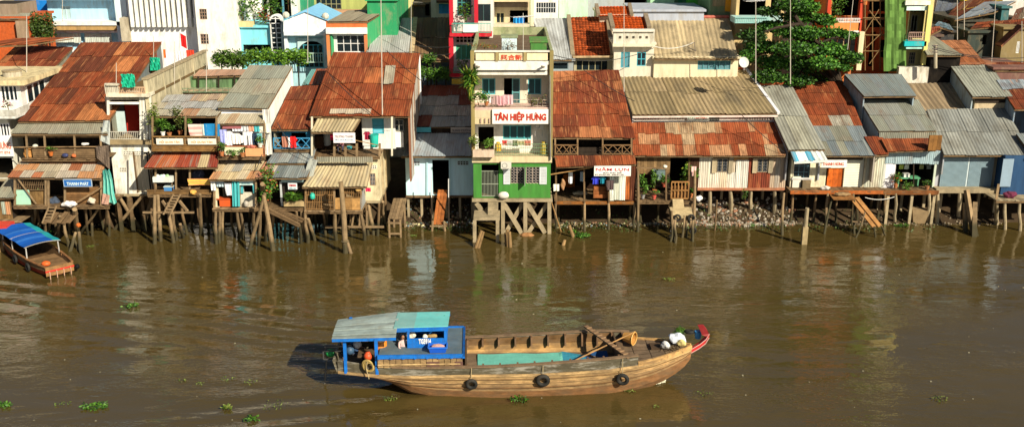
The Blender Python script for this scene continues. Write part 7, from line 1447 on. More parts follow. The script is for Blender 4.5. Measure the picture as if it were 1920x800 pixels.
# wheelhouse and stern goods
x, z = fb.p(821, 652, -.95); t = thing('plastic_tub', 'bright blue tub holding a pinkish bundle on the cargo boat cabin deck', 'tub', fb.w(x, -.95, zd)); mb = MB()
c = fb.w(x, -.95, zd + .01); L1 = [c + fb.d(sx * .30, sy * .17, 0) for sx, sy in ((-1, -1), (1, -1), (1, 1), (-1, 1))]; L2 = [c + fb.d(sx * .36, sy * .22, .24) for sx, sy in ((-1, -1), (1, -1), (1, 1), (-1, 1))]
for i in range(4): j = (i + 1) % 4; mb.face([L1[i], L1[j], L2[j], L2[i]], (.01, .10, .58)); mb.bar(L2[i], L2[j], .05, .05, (.02, .16, .66))
mb.face(L1, (.01, .1, .5)); mb.build('body', paint, t); bun = MB().ball(c + Vector((0, 0, .2)), .2, 12, 8, (.50, .30, .26), .05, (1.35, .75, .5)).build('bundle', cloth); tag(bun, 'pinkish brown bundle lying in the blue tub on the cabin deck', 'bundle')
x, z = fb.p(829, 595, .5); mb = MB(); rnd = random.Random(9); foliage(mb, fb.w(x, .5, z), (.16, .12, .08), 60, .14, rnd, [(.04, .3, .06), (.02, .14, .04)], 0); mb.ball(fb.w(x - .12, .5, z), .08, 8, 6, (.03, .06, .2)); tag(mb.build('green_bundle', leafm), 'small green and dark bundle on the turquoise cabin top', 'bundle')
x, z = fb.p(713, 653, -.4); t = thing('barrel', 'orange barrel under the grey stern roof of the cargo boat', 'barrel', fb.w(x, -.4, .9)); MB().tube([fb.w(x, -.3, z - .55), fb.w(x, -.3, z - .2), fb.w(x, -.3, z + .28), fb.w(x, -.3, z + .34)], [.24, .27, .26, .2], 14, (.62, .20, .02)).build('body', paint, t, smooth=True); MB().tube([fb.w(x, -.3, z + .34), fb.w(x, -.3, z + .40)], [.26, .26], 14, (.6, .5, .3)).build('lid', paint, t)
for k, (lab, u, v, y, r, c_) in enumerate((('red-orange bowl by the rope coil on the stern', 690, 667, -1.0, .17, (.62, .08, .02)), ('silver pot hanging under the grey stern roof', 670, 645, -.3, .17, (.5, .5, .5)), ('dark blue can under the grey stern roof', 656, 656, -.5, .18, (.04, .09, .16)))):
    x, z = fb.p(u, v, y); o = MB().ball(fb.w(x, y, z), r, 12, 8, c_).tube([fb.w(x, y, z + r * .7), fb.w(x, y, z + r * 1.05)], [r * .5, r * .55], 10, c_).build('pot', paint, None, smooth=True); tag(o, lab, 'pot')
mb = MB(); fb.box(mb, *(fb.p(672, 662, -.6)[0], fb.p(702, 662, -.6)[0]), -.9, -.2, fb.p(680, 664, -.6)[1], fb.p(680, 660, -.6)[1], (.6, .55, .5)); tag(mb.build('side_bench', deckw), 'low grey bench board under the stern roof', 'bench')
eg = thing('outboard_engine', 'long-tail engine frame with a green tank projecting behind the cargo boat stern', 'engine', fb.w(-.6, 0, .6)); xa, za = fb.p(608, 670, 0); xb_, zb_ = fb.p(632, 654, 0); mb = MB()
for y in (-.15, .3):
    for z in (za, zb_): mb.bar(fb.w(xa, y, z), fb.w(xb_ + .25, y, z), .05, .05, (.06, .06, .06))
    for x in (xa, xb_): mb.bar(fb.w(x, y, za), fb.w(x, y, zb_), .05, .05, (.06, .06, .06))
mb.build('frame', paint, eg); MB().ball(fb.w((xa + xb_) / 2, .05, (za + zb_) / 2), .17, 12, 8, (.02, .34, .08), 0, (1.3, 1, 1)).build('tank', paint, eg, smooth=True); MB().tube([fb.w(xa + .1, .1, za + .1), fb.w(xa - .1, .1, -.3)], .04, 7, (.08, .08, .08)).build('shaft', paint, eg)
def figure(lab, c, fx, shirt, trousers, hat=None, face=None, s=1.0):
    """seated crew member; one continuous body mesh grown over a jointed skeleton"""
    c = Vector(c); X = lambda a, b_, z: c + fx(a * s, b_ * s, z * s)
    V = [X(0, 0, .05), X(0, 0, .28), X(.02, 0, .5), X(.03, 0, .6), X(.05, 0, .72), X(.06, 0, .83), X(.0, .17, .5), X(.14, .24, .3), X(.34, .16, .26), X(.44, .12, .28), X(0, -.17, .5), X(.14, -.24, .3), X(.34, -.16, .26), X(.44, -.12, .28), X(.06, .1, .05), X(.42, .14, .12), X(.40, .14, -.28), X(.52, .14, -.33), X(.06, -.1, .05), X(.42, -.14, .12), X(.40, -.14, -.28), X(.52, -.14, -.33)]
    E = [(0, 1), (1, 2), (2, 3), (3, 4), (4, 5), (2, 6), (6, 7), (7, 8), (8, 9), (2, 10), (10, 11), (11, 12), (12, 13), (0, 14), (14, 15), (15, 16), (16, 17), (0, 18), (18, 19), (19, 20), (20, 21)]
    rr = [.13, .13, .11, .05, .09, .075, .06, .045, .034, .03, .06, .045, .034, .03, .09, .065, .045, .04, .09, .065, .045, .04]
    me = bpy.data.meshes.new('body'); base = c; me.from_pydata([tuple(v - base) for v in V], E, []); o = bpy.data.objects.new('person', me); COL.objects.link(o); o.location = base; o['_w'] = tuple(base)
    m = o.modifiers.new('s', 'SKIN'); sv = me.skin_vertices[0].data
    for k, r_ in enumerate(rr): sv[k].radius = (r_ * s, r_ * s)
    sv[0].use_root = True; sub = o.modifiers.new('u', 'SUBSURF'); sub.levels = 2; sub.render_levels = 2
    dg = bpy.context.evaluated_depsgraph_get(); dg.update(); me2 = bpy.data.meshes.new_from_object(o.evaluated_get(dg)); o.modifiers.clear(); o.data = me2
    ca = me2.color_attributes.new('Col', 'FLOAT_COLOR', 'CORNER')
    for poly in me2.polygons:
        q = poly.center; d = q.length; zz = q.z / s; hd = (q - (V[4] - base)).length; col = (.36, .19, .11)
        if zz > .64: col = (.36, .19, .11) if (fx(1, 0, 0).dot(q - (V[4] - base)) > -.01 and zz < .83) else (.012, .01, .008)
        elif zz > .13 and min((q - (V[k] - base)).length for k in (8, 9, 12, 13)) > .13 * s: col = shirt
        elif zz <= .17 and zz > -.22: col = trousers
        for li in poly.loop_indices: ca.data[li].color = (*col, 1)
    me2.materials.clear(); me2.materials.append(cloth); me2.polygons.foreach_set('use_smooth', [True] * len(me2.polygons))
    fm = MB(); hp = V[4] + fx(.085 * s, 0, .01 * s)
    for sg in (-1, 1): fm.ball(hp + fx(.0, .03 * s * sg, .02 * s), .011 * s, 6, 5, (.02, .015, .01))
    fm.ball(hp + fx(.015 * s, 0, -.005 * s), .016 * s, 6, 5, (.34, .18, .1)); fm.ball(hp + fx(.002 * s, 0, -.04 * s), .02 * s, 6, 4, (.3, .09, .07), 0, (.4, 1, .3)); 
    for sg in (-1, 1): fm.ball(V[4] + fx(.0, .092 * s * sg, 0), .022 * s, 6, 5, (.34, .18, .1))
    fm.build('face', skin, o)
    hd_ = MB()
    for sg, w_ in ((1, 9), (-1, 13)):
        q = V[w_]; hd_.ball(q + fx(.02, 0, 0), .035 * s, 8, 6, (.36, .19, .11), 0, (1.2, .9, .5))
        for k in range(4): hd_.tube([q + fx(.03, (-.025 + k * .017), .0), q + fx(.07 + .006 * (k % 3), (-.028 + k * .018), -.01), q + fx(.085, (-.028 + k * .018), -.035)], [.010, .009, .007], 5, (.36, .19, .11))
        hd_.tube([q + fx(.0, -.03 * sg, .0), q + fx(.03, -.055 * sg, -.01)], [.011, .008], 5, (.36, .19, .11))
    hd_.build('hands', skin, o)
    if hat: MB().tube([V[5] + Vector((0, 0, -.01)), V[5] + Vector((0, 0, .05)), V[5] + Vector((0, 0, .17 * s))], [.23 * s, .2 * s, .01], 16, hat).build('hat', cloth, o)
    return tag(o, lab, 'person')
fwd = lambda a, b_, z: fb.d(a, b_, z)
x, z = fb.p(756, 644, -.1); figure('person in a pale shirt and dark blue trousers sitting at the wheelhouse entrance', fb.w(x, -.35, zd - .28), lambda a, b_, z: fb.d(a * .5 + b_ * .87, -a * .87 + b_ * .5, z), (.62, .45, .42), (.03, .08, .24), None, s=.9)
x, z = fb.p(662, 660, -.1); figure('person in a dark blue shirt crouching under the grey stern roof', fb.w(x, -.1, sta[1][1] + .35), lambda a, b_, z: fb.d(a, b_, z), (.03, .06, .13), (.04, .04, .05), None)
sack('white bundle seen inside the wheelhouse above the registration number', 796, 631, -.25, .11, (.8, .8, .68), (1, .8, .9))
sack('cream and blue bundle at the left end of the wheelhouse', 771, 628, -.2, .17, (.74, .66, .5), (1.1, .8, .9)); sack('brown bundle at the right side inside the wheelhouse', 811, 629, -.2, .15, (.4, .26, .1), (1.3, .8, .6))
# bow foam
mb = MB(); rnd = random.Random(2)
for _ in range(420):
    t = rnd.random() ** 1.6; u = 1246 - t * 60; v = 711 + t * 17 + rnd.uniform(-5, 5) * (1 - .8 * t); p = G(u, v, .03); mb.ball(p, rnd.uniform(.01, .045) * (1 - .7 * t), 5, 4, (.75, .74, .62), 0, (1.6, 1, .5))
tag(mb.build('bow_foam', mat('foam', (.8, .8, .7), .6, .1, 3, 0, 0, bump=0), smooth=True), 'foam and froth thrown up at the cargo boat bow', 'foam', kind='stuff')
# ================================================================ small moored boat at the left
a0, a1 = G(84, 514), G(2, 462); dv = (a1 - a0); ang = math.atan2(dv.y, dv.x)
sb = Fr(G(112, 516), ang); SB = thing('river_boat', 'small weathered wooden boat with a blue canopy moored at the left edge', 'boat', sb.w(3.5, 0, 0))
LB = 8.2; st2 = [(-.1, .72, .62, .12), (.6, .82, .62, -.1), (1.8, .92, .62, -.2), (3.5, .96, .66, -.2), (5.2, .88, .76, -.2), (6.6, .62, .92, -.15), (7.6, .3, 1.1, .1), (LB, .05, 1.25, .6)]
rows = []
for x, bm, zt, zb in st2:
    prof = [(1, zt), (.97, zt - (zt - zb) * .35), (.86, zt - (zt - zb) * .7), (.55, zb), (0, zb - .05)]; rows.append([sb.w(x, y * bm, z) for y, z in prof] + [sb.w(x, -y * bm, z) for y, z in prof[-2::-1]])
mb = MB(); mb.grid(rows, WHITE, colf=lambda a, b_: (1.1, 1.05, 1.0) if b_ in (0, 7) else ((1.6, .28, .2) if b_ in (1, 6) else (.6, .35, .28))); mb.face(rows[0], (.9, .5, .4)); mb.build('hull', wood, SB)
ins = [[sb.w(x + (.06 if k == 0 else 0), y * (bm - .08), z) for y, z in ((1, zt), (.8, .2), (0, .15), (-.8, .2), (-1, zt))] for k, (x, bm, zt, zb) in enumerate(st2[:-1])]
MB().grid(ins, (.7, .6, .5)).build('hull_lining', wood, SB)
for sgn in (-1, 1):
    mb = MB()
    for (xa, ba, za, _), (xb_, bb, zb_, _) in zip(st2, st2[1:]): mb.bar(sb.w(xa, sgn * (ba - .03), za + .02), sb.w(xb_, sgn * (bb - .03), zb_ + .02), .12, .05, (1.5, 1.1, .85))
    mb.build('gunwale', wood, SB)
mb = MB(); sb.box(mb, -.14, -.08, -.72, .72, .14, .62, (1.6, 1.35, 1.05)); mb.build('transom', wood, SB)
mb = MB(); sb.box(mb, -.17, -.142, -.74, .74, .36, .44, (.6, .03, .02)); mb.build('red_trim', paint, SB)
mb = MB(); 
for k in range(4): sb.box(mb, -.22, -.18, -.55 + k * .36, -.51 + k * .36, -.2, .4, (.5, .3, .2))
mb.build('rudder_straps', paint, SB)
mb = MB()
for k in range(12): sb.box(mb, .1 + k * .2, .28 + k * .2, -.74, .74, .40, .44, rc((1.1, 1.0, .9), .25))
mb.build('deck', wood, SB)
for k in range(4): mb = MB(); sb.box(mb, .7 + k * .3, .76 + k * .3, -.84, -.78, .3, .62, (1.6, 1.3, 1.1)); mb.build('rib', wood, SB)
for x, y in ((2.0, .85), (2.0, -.85), (3.9, .9), (3.9, -.9), (5.6, .8), (5.6, -.8)): MB().tube([sb.w(x, y, .5), sb.w(x, y * .98, 1.3)], .035, 7, (1.3, 1.3, 1.3)).build('post', metal, SB)
mb = MB(); rws = []
for j in range(14): x = 1.9 + j * .33; rws.append([sb.w(x, -.95 + i * .19, 1.30 + .10 * (1 - ((i - 5) / 5) ** 2) + .025 * math.sin(j * 1.5 + i * .2)) for i in range(11)])
mb.grid(rws, (.01, .12, .5), colf=lambda a, b_: (.02, .30, .34) if b_ < 2 else ((.03, .15, .50) if a in (3, 8) else (.01, .10, .44))); mb.build('canopy', cloth, SB)
mb = MB(); 
for x in (1.9, 4.0, 6.1): mb.tube([sb.w(x, -.95 + i * .19, 1.28 + .10 * (1 - ((i - 5) / 5) ** 2)) for i in range(11)], .02, 5)
mb.build('canopy_hoops', metal, SB)
mb = MB(); sb.box(mb, 1.0, 1.5, .2, .7, .44, .60, (.9, .85, .7)); mb.build('hatch', wood, SB)
o = MB().ball(sb.w(.75, .35, .56), .2, 12, 8, (.7, .12, .02), .03, (1.2, 1, .7)).build('float', paint, None, smooth=True); tag(o, 'orange-red float lying on the stern deck of the small boat', 'float')
o = MB().ball(sb.w(-.25, -.85, .35), .14, 10, 8, (.02, .02, .02)).build('fender', rubber, None, smooth=True); tag(o, 'black fender ball at the right corner of the small boat stern', 'fender')
tyre('tyre on the side of the small boat nearer the stern', sb.w(1.6, 1.0, .3), sb.d(0, 1, 0), .17, .07, 'tyres on the small boat'); tyre('tyre on the side of the small boat further forward', sb.w(3.3, 1.04, .35), sb.d(0, 1, 0), .17, .07, 'tyres on the small boat')
MB().box(XX(-14, 421, -3.8), XX(18, 421, -3.8), -4.2, -3.2, Z(430, -3.9), Z(421, -3.9), (.6, .05, .03)).build('red_box', paint); tag(bpy.data.objects['red_box'], 'flat red box on the bow end of the small boat at the left edge', 'box')
# ================================================================ laundry, plants, poles, cables, water weed
W_ = (.82, .82, .84)
for k, (u, v0, v1, w_, c, kind, lab) in enumerate((
    (434, 233, 241, 1.1, (.34, .12, .13), 'cloth', 'dull red cloth at the left of the upper line on the laundry balcony'), (443, 233, 246, .5, (.72, .74, .78), 'cloth', 'pale cloth next to the dull red one on the upper line'), (451, 233, 246, .5, (.66, .70, .74), 'shirt', 'light grey shirt on the upper line of the laundry balcony'), (460, 233, 246, .5, (.6, .6, .62), 'shirt', 'grey shirt in the middle of the upper line'), (469, 233, 246, .6, (.70, .34, .22), 'shirt', 'salmon shirt on the upper line of the laundry balcony'), (481, 233, 247, .6, (.08, .42, .46), 'shirt', 'teal shirt on the upper line of the laundry balcony'), (495, 232, 249, .7, (.84, .82, .66), 'cloth', 'cream towel at the right end of the upper line'),
    (418, 243, 268, .4, (.34, .38, .75), 'cloth', 'lavender cloth at the left post of the laundry balcony'), (427, 246, 270, .7, W_, 'shirt', 'big white shirt leftmost on the lower line'), (442, 250, 270, .7, (.84, .78, .74), 'shirt', 'white shirt second on the lower line'), (454, 254, 268, .6, W_, 'shirt', 'short white shirt in the middle of the lower line'), (464, 247, 272, .7, W_, 'trousers', 'white trousers on the lower line'), (477, 250, 271, .5, (.03, .05, .09), 'trousers', 'black trousers beside the white ones'), (485, 250, 271, .35, (.16, .42, .44), 'cloth', 'thin teal cloth near the right end of the lower line'), (428, 264, 282, .4, (.86, .84, .88), 'cloth', 'white towel draped below the big white shirt'))):
    pg(kind, lab, u, v0, v1, -1.75 if k < 7 else -1.95, w_, c)
cable('laundry_line', 'upper laundry line across the laundry balcony', P(410, 233, -1.75), P(501, 232, -1.75), .03, .01, (.3, .3, .3)); cable('laundry_line', 'lower laundry line across the laundry balcony', P(410, 246, -1.95), P(500, 248, -1.95), .03, .01, (.3, .3, .3))
pg('cloth', 'pink and cream flowered cloth above the right veranda banner', 369, 233, 257, -1.9, 1.0, (.72, .36, .32), col2=(.78, .62, .56)); pg('cloth', 'narrow white and green cloth next to the flowered one', 382, 233, 254, -1.9, .3, (.6, .7, .62)); pg('cloth', 'large bright blue cloth at the right end of the banner veranda', 397, 232, 255, -1.9, .9, (.02, .22, .50))
pg('cloth', 'yellow and orange striped cloth hanging over the deck rail below the striped roof', 373, 335, 347, -2.5, 1.3, (.78, .56, .08), col2=(.72, .34, .12))
pg('shirt', 'bright red shirt on the blue balcony rail', 549, 256, 277, -1.45, .5, (.70, .02, .02)); pg('cloth', 'brown cloth on the blue balcony rail', 534, 256, 276, -1.45, .35, (.42, .18, .12)); pg('cloth', 'narrow white cloth on the blue balcony rail', 541, 258, 276, -1.45, .15, (.8, .8, .8))
pg('cloth', 'white sheet hanging left of the turquoise curtain', 429, 343, 366, -2.65, .5, (.84, .82, .86)); pg('shirt', 'grey-blue shirt under the lower roof of the laundry house', 412, 340, 350, -2.65, .6, (.4, .5, .56)); pg('cloth', 'white cloth strip at the left post of the laundry house porch', 399, 340, 357, -2.7, .25, (.8, .8, .78))

for k, (u, v0, v1, w_, c, lab) in enumerate(((928, 179, 196, .5, (.42, .28, .26), 'brown-pink cloth on the upper balcony rail of the tall shop house'), (940, 180, 198, .5, (.66, .34, .36), 'pink cloth in the middle of the upper balcony rail'), (952, 178, 196, .6, (.70, .42, .44), 'pale pink cloth beside the balcony door'), (919, 180, 193, .25, (.7, .7, .7), 'white cloth at the left of the upper balcony rail'))): pg('cloth', lab, u, v0, v1, -.95, w_, c)
for k, (u, w_, c, lab) in enumerate(((947, .35, (.55, .06, .05), 'red cloth leftmost on the middle balcony line'), (956, .5, (.42, .40, .36), 'grey cloth on the middle balcony line'), (966, .5, (.14, .16, .08), 'dark green shirt on the middle balcony line'), (977, .45, (.35, .32, .16), 'olive cloth on the middle balcony line'), (989, .4, (.50, .18, .12), 'brown-red towel at the right of the middle balcony line'))): pg('shirt' if k == 2 else 'cloth', lab, u, 263 + (k % 2), 272 + (k % 3), -.7, w_, c)
cable('laundry_line', 'laundry line across the middle balcony of the tall shop house', P(941, 263, -.7), P(995, 263, -.7), .05, .01, (.3, .3, .3))
pg('shirt', 'bright blue shirt hanging beneath the red-lettered serif sign', 1117, 331, 345, -.5, .5, (.05, .07, .62)); pg('shirt', 'teal-blue shirt beneath the red-lettered serif sign', 1130, 331, 344, -.5, .4, (.02, .22, .32)); pg('cloth', 'dark cloth hung over the rail beside the brown crate', 1144, 338, 356, -.3, .45, (.10, .07, .07)); pg('cloth', 'small white cloth hanging in the open porch', 1070, 323, 344, .3, .25, (.75, .75, .78)); pg('cloth', 'blue-grey cloth hanging by the middle post of the open porch', 1091, 322, 340, .3, .2, (.4, .5, .6)); pg('cloth', 'white bag hanging at the left post of the open porch', 1043, 345, 358, -.3, .35, (.8, .76, .66))
pg('cloth', 'pink-white cloth hanging by the doorway of the plant porch', 1301, 312, 330, .2, .3, (.76, .5, .45))
pg('cloth', 'red cloth tied at the side of the barred porch', 690, 352, 359, -1.8, .3, (.7, .03, .1)); pg('shirt', 'dark red shirt hanging by the turquoise window', 688, 247, 262, -1.0, .45, (.30, .02, .05)); pg('cloth', 'red cloth at the left of the faded white sign', 623, 251, 263, -1.4, .25, (.6, .02, .08))
cable('laundry_line', 'line beside the turquoise window of the big rust-roofed house', P(680, 246, -1.0), P(735, 244, -1.0), .05, .01, (.3, .3, .3))
# containers
def barrel(lab, p, r, h, c, name='bucket', cat='bucket', lid=None):
    t = thing(name, lab, cat, p); jug(t, 'body', p, r, h, c); MB().ring(Vector(p) + Vector((0, 0, h)), (0, 0, 1), r * .5, .02, 14, 5, lid or c).build('rim', paint, t); return t
def bk(lab, p, r, h, c):
    t = thing('bucket', lab, 'bucket', p); MB().tube([p, Vector(p) + Vector((0, 0, h))], [r * .8, r], 14, c).build('body', paint, t); MB().ring(Vector(p) + Vector((0, 0, h)), (0, 0, 1), r, .02, 16, 5, c).build('rim', paint, t)
bk('big teal bucket on the deck below the turquoise window', P(702, 275, -1.0), .27, .7, (.02, .46, .36)); barrel('grey plastic barrel at the back of the sign veranda', P(613, 272, .2), .26, .9, (.34, .36, .34), 'barrel', 'barrel'); bk('small teal bowl on the veranda floor', P(655, 279, -.6), .16, .12, (.04, .36, .4))
barrel('round green-turquoise pot on the cage bars of the barred porch', P(586, 372, -3.0), .15, .3, (.03, .46, .34), 'pot', 'pot'); barrel('yellow crate-like pot on the middle balcony of the tall shop house', P(934, 283, -.65), .2, .5, (.7, .4, .03), 'pot', 'pot'); barrel('yellow-brown jar at the right end of the middle balcony', P(1019, 288, -.6), .2, .7, (.5, .36, .04), 'jar', 'jar')
o = MB().ball(P(944, 366, -1.05), .28, 12, 8, (.66, .62, .54), .08, (1.2, .7, .75)).build('sack', cloth, None, smooth=True); tag(o, 'white sack slumped beside the barred door of the green ground floor', 'sack')
barrel('grey water jar on the porch floor of the white-wall laundry house', P(462, 386, -2.6), .14, .3, (.4, .36, .3), 'jar', 'jar')
tk = thing('water_tank', 'round grey concrete tank on the roof of the far left pale house', 'water tank', P(25, 152, 1.5)); p = P(25, 153, 1.5); MB().tube([p, p + Vector((0, 0, .62))], [.52, .52], 18, (.5, .45, .34)).build('body', plaster_old, tk); MB().tube([p + Vector((0, 0, .62)), p + Vector((0, 0, .68))], [.55, .55], 18, (.4, .32, .2)).build('lid', plaster_old, tk)
# shelves with goods at the striped-roof house, shop goods
sh = thing('shelf', 'white shelf of goods on the deck below the striped rust roof', 'shelf', P(306, 345, -2.4)); p = P(306, 341, -2.4); MB().box(p.x - .55, p.x + .55, -2.5, -2.1, p.z, p.z + .3, (.70, .74, .70)).build('top', plaster, sh); 
for dx in (-.5, .5): MB().box(p.x + dx - .03, p.x + dx + .03, -2.45, -2.39, p.z - .6, p.z).build('leg', wood, sh)
# plants
PP = 'potted plants on balconies and porches'; TC = (.5, .17, .06)
pl = [('tall thin-leaved plant at the left of the plant porch', 1205, 372, .3, 1.1, .28, 160, .18, LG, (.3, .3, .3), False), ('leafy plant in the middle of the plant porch', 1227, 362, .6, 1.1, .3, 150, .16, LG + [(.2, .34, .04)], TC, False), ('plant in a bright red pot on the porch rail', 1245, 350, .8, .5, .42, 140, .14, LG, (.55, .06, .03), False), ('low plant in a wide red pot on the porch floor', 1226, 373, .1, .35, .3, 50, .12, LG, (.55, .08, .06), False), ('tall climber beside the dark porch doorway', 1286, 352, .7, 1.5, .3, 190, .15, LG + [(.3, .36, .03)], None, False), ('bushy plant hanging over the gate of the plant porch', 1299, 340, .5, .8, .35, 130, .15, LG, None, False), ('grassy pot at the right corner of the plant porch', 1295, 370, .2, .4, .3, 70, .13, LG, TC, True),
      ('spiky green plant in the white pot at the left of the banner veranda', 306, 254, -1.6, .8, .5, 120, .3, LG, (.8, .78, .75), True), ('tall yellow-green shrub at the left edge of the banner veranda', 291, 252, -1.5, 1.7, .35, 220, .16, [(.16, .2, .03), (.1, .16, .02)], None, False), ('dark leafy bush in the middle of the banner veranda', 338, 252, -1.3, 1.3, .5, 240, .16, [(.10, .12, .02), (.06, .09, .015)], TC, False), ('small green bush beside the flowered cloth', 354, 254, -1.6, .9, .25, 100, .15, LG, None, False), ('small plant next to the spiky one on the banner veranda', 318, 256, -1.7, .5, .3, 70, .14, LG, TC, False),
      ('climber with green and reddish leaves beside the log tripod', 508, 384, -2.9, 2.2, .55, 420, .17, LG + [(.34, .08, .03)], None, False), ('leaning green plants left of the flower trough', 498, 388, -2.9, 1.1, .35, 150, .17, LG, None, False), ('long grassy leaves in the concrete flower trough', 551, 379, -2.75, .55, .7, 260, .3, LG + [(.16, .28, .02)], None, True),
      ('palm-like plant leaning out at the left corner of the tall shop house', 882, 188, -1.2, 1.9, .8, 260, .45, LG + [(.22, .26, .03)], None, True), ('green bush on the upper balcony corner of the tall shop house', 897, 198, -1.0, .8, .6, 180, .15, LG + [(.2, .24, .04)], None, False), ('low plant next to the corner bush on the upper balcony', 912, 198, -.95, .5, .35, 90, .14, LG, TC, False), ('thin twiggy plant right of the balcony door', 997, 199, -.85, .6, .5, 60, .1, [(.2, .16, .05), (.1, .14, .03)], None, False), ('bare twiggy plant at the right end of the upper balcony', 1016, 199, -.85, .7, .3, 50, .1, [(.26, .14, .08), (.1, .12, .03)], None, False), ('bright green bush in the cream planter box', 917, 280, -1.1, .6, .4, 170, .13, [(.1, .22, .02), (.16, .3, .03)], None, False), ('yellow-green creeper at the left corner of the middle balcony', 888, 280, -1.1, .8, .35, 130, .14, [(.14, .18, .03), (.08, .14, .02)], None, False),
      ('green plants with red blooms at the left of the open shop', 1679, 352, 1.5, .7, .35, 160, .13, LG + [(.5, .06, .02)], TC, False), ('low pots of herbs in the middle of the open shop front', 1702, 355, 1.4, .35, .5, 120, .12, LG, None, False), ('small herb pot at the right side of the open shop front', 1738, 355, 1.4, .35, .3, 70, .12, LG, TC, False),
      ('small plants behind the left porch window bars', 77, 380, -2.2, .6, .35, 110, .13, LG, (.3, .4, .4), False), ('small plant by the laundry balcony left foot', 416, 292, -2.35, .6, .3, 100, .13, LG, TC, False), ('sprawling plant under the cream balcony board', 440, 293, -2.4, .35, .45, 90, .13, LG, None, False), ('plant in an orange pot under the cream balcony board', 455, 294, -2.4, .35, .15, 40, .1, LG, (.55, .17, .04), False), ('small leafy pot near the right end of the laundry balcony', 488, 276, -2.2, .5, .25, 80, .12, LG, (.7, .7, .6), False), ('row of little pots on the plank veranda of the far left house', 96, 292, -2.1, .35, .35, 70, .1, LG, (.5, .14, .03), False),
      ('low weeds sprouting on the brown roof terrace', 908, 92, .3, .3, 1.1, 200, .1, [(.3, .09, .02), (.2, .14, .03), (.12, .16, .03)], None, False), ('dry twigs growing before the white tank on the roof terrace', 952, 96, -.4, .6, .5, 60, .1, [(.2, .14, .08)], None, False), ('potted shrub on the orange balcony under the red column', 1567, 36, 11.9, 1.2, .6, 170, .18, LG, None, False), ('green shrub in front of the orange wall of the red-columned building', 1585, 128, 10.8, .8, .8, 240, .18, LG, None, False), ('hanging weed on the concrete post under the white rusty sheets', 1397, 376, 1.7, .7, .2, 60, .1, LG, None, False), ('small shrub on the yard wall of the red framed house', 868, 138, 8.5, .9, .6, 130, .15, LG + [(.3, .25, .1)], None, False)]
for k, (lab, u, v, Y_, h, w_, n, s, pal_, pot, sp) in enumerate(pl): plant('potted_plant' if pot else 'plant', lab, P(u, v, Y_), h, w_, int(n * 1.4), s, pal_, pot, PP, 100 + k, sp)
# antenna masts
AM = 'antenna masts over the roofs'
def mast(lab, u, v0, v1, Y_, head=0, r=.024, u0=None, c=(.55, .5, .42)):
    a = P(u, v1, Y_); b_ = P(u0 or u, v0, Y_); t = thing('antenna_mast', lab, 'antenna', a, AM); MB().tube([a, b_], [r, r * .7], 6, c).build('mast', paint, t)
    if head:
        mb = MB(); d = Vector((math.cos(head), math.sin(head), 0)); e = d.cross(Vector((0, 0, 1))); mb.tube([b_ - d * .7 + Vector((0, 0, -.2)), b_ + d * .7 + Vector((0, 0, -.2))], .025, 5, (.6, .6, .6))
        for k in range(6): q = b_ + d * (-.6 + k * .24) + Vector((0, 0, -.2)); mb.tube([q - e * (.45 - k * .04), q + e * (.45 - k * .04)], .014, 4, (.6, .6, .6))
        mb.build('aerial', paint, t)
for a in (('thin mast rising beside the far left rust roofs', 50, 28, 150, 3, 0, .028), ('thin crossed mast on the long patched rust roof', 117, -10, 40, 12, 0), ('short bent mast at the lower right of the long rust roof', 218, 118, 165, -.6, 0), ('mast on the terrace house end wall', 288, 68, 116, 6, 0), ('tall mast rising through the banner veranda roof', 387, 60, 172, 3, 0), ('tall mast before the turquoise awning', 577, -12, 118, 5.5, 0), ('mast standing on the big rust roof left of the tall shop house', 717, -12, 215, -.75, 0, .035, 714), ('second slim mast behind the big rust roof', 771, -15, 104, 9, 0), ('aerial mast on the brown roof terrace', 981, 25, 94, .5, .6), ('tall mast at the left of the ribbed roof', 1170, -10, 172, 3.5, 0, .028), ('mast with an aerial between ribbed roof and almond tree', 1417, -4, 156, 5.5, .4, .032), ('tall mast in front of the almond tree', 1482, -12, 158, 5.2, 0, .03), ('slanting mast before the red columned building', 1587, -12, 112, 9, 0, .026, 1601), ('mast between the upper right roofs, left one', 1795, -12, 75, 15, 0, .03), ('mast between the upper right roofs, second', 1808, -10, 70, 15.5, 0, .03), ('tall slanting mast over the dark upper right houses', 1859, -12, 118, 12, 0, .026, 1868), ('mast at the right picture edge', 1916, 40, 130, 11, 0, .03)): mast(*a)
mast('dark steep mast on the laundry house wall line', 327, 78, 172, 4, 0, .025)
up_ = thing('utility_pole', 'short concrete pole with insulators beside the grey shed at the upper right', 'pole', P(1754, 126, 9.5)); a = P(1754, 128, 9.5); MB().tube([a, P(1754, 84, 9.5)], .12, 8, (.5, .44, .32)).build('pole', plaster_old, up_)
for v in (86, 92, 98): MB().bar(P(1748, v, 9.4), P(1759, v, 9.4), .06, .06, (.1, .08, .08)).build('crossarm', paint, up_)
sd_ = thing('satellite_dish', 'round pale satellite dish at the right end of the ribbed roof ridge', 'satellite dish', P(1395, 130, 5)); c = P(1395, 117, 5); mb = MB(); ax = Vector((.25, -.9, .35)).normalized(); uu = ax.cross(Vector((0, 0, 1))).normalized(); ww = ax.cross(uu)
mb.grid([[c + (uu * math.cos(j * .3927) + ww * math.sin(j * .3927)) * (.34 * i / 5) - ax * .10 * (1 - (i / 5) ** 2) for j in range(17)] for i in range(6)], (.62, .62, .56)); mb.build('dish', paint, sd_); MB().tube([c - ax * .1, P(1395, 132, 5.1)], .035, 6).build('arm', metal, sd_)
cn = thing('roof_aerial', 'small bent aerial frame lying on the beige ribbed roof', 'antenna', P(1303, 97, 10)); MB().tube([P(1304, 97, 9.9), P(1302, 80, 10), P(1288, 88, 10.1), P(1305, 96, 9.9)], .035, 5, (.12, .1, .08)).build('frame', paint, cn)
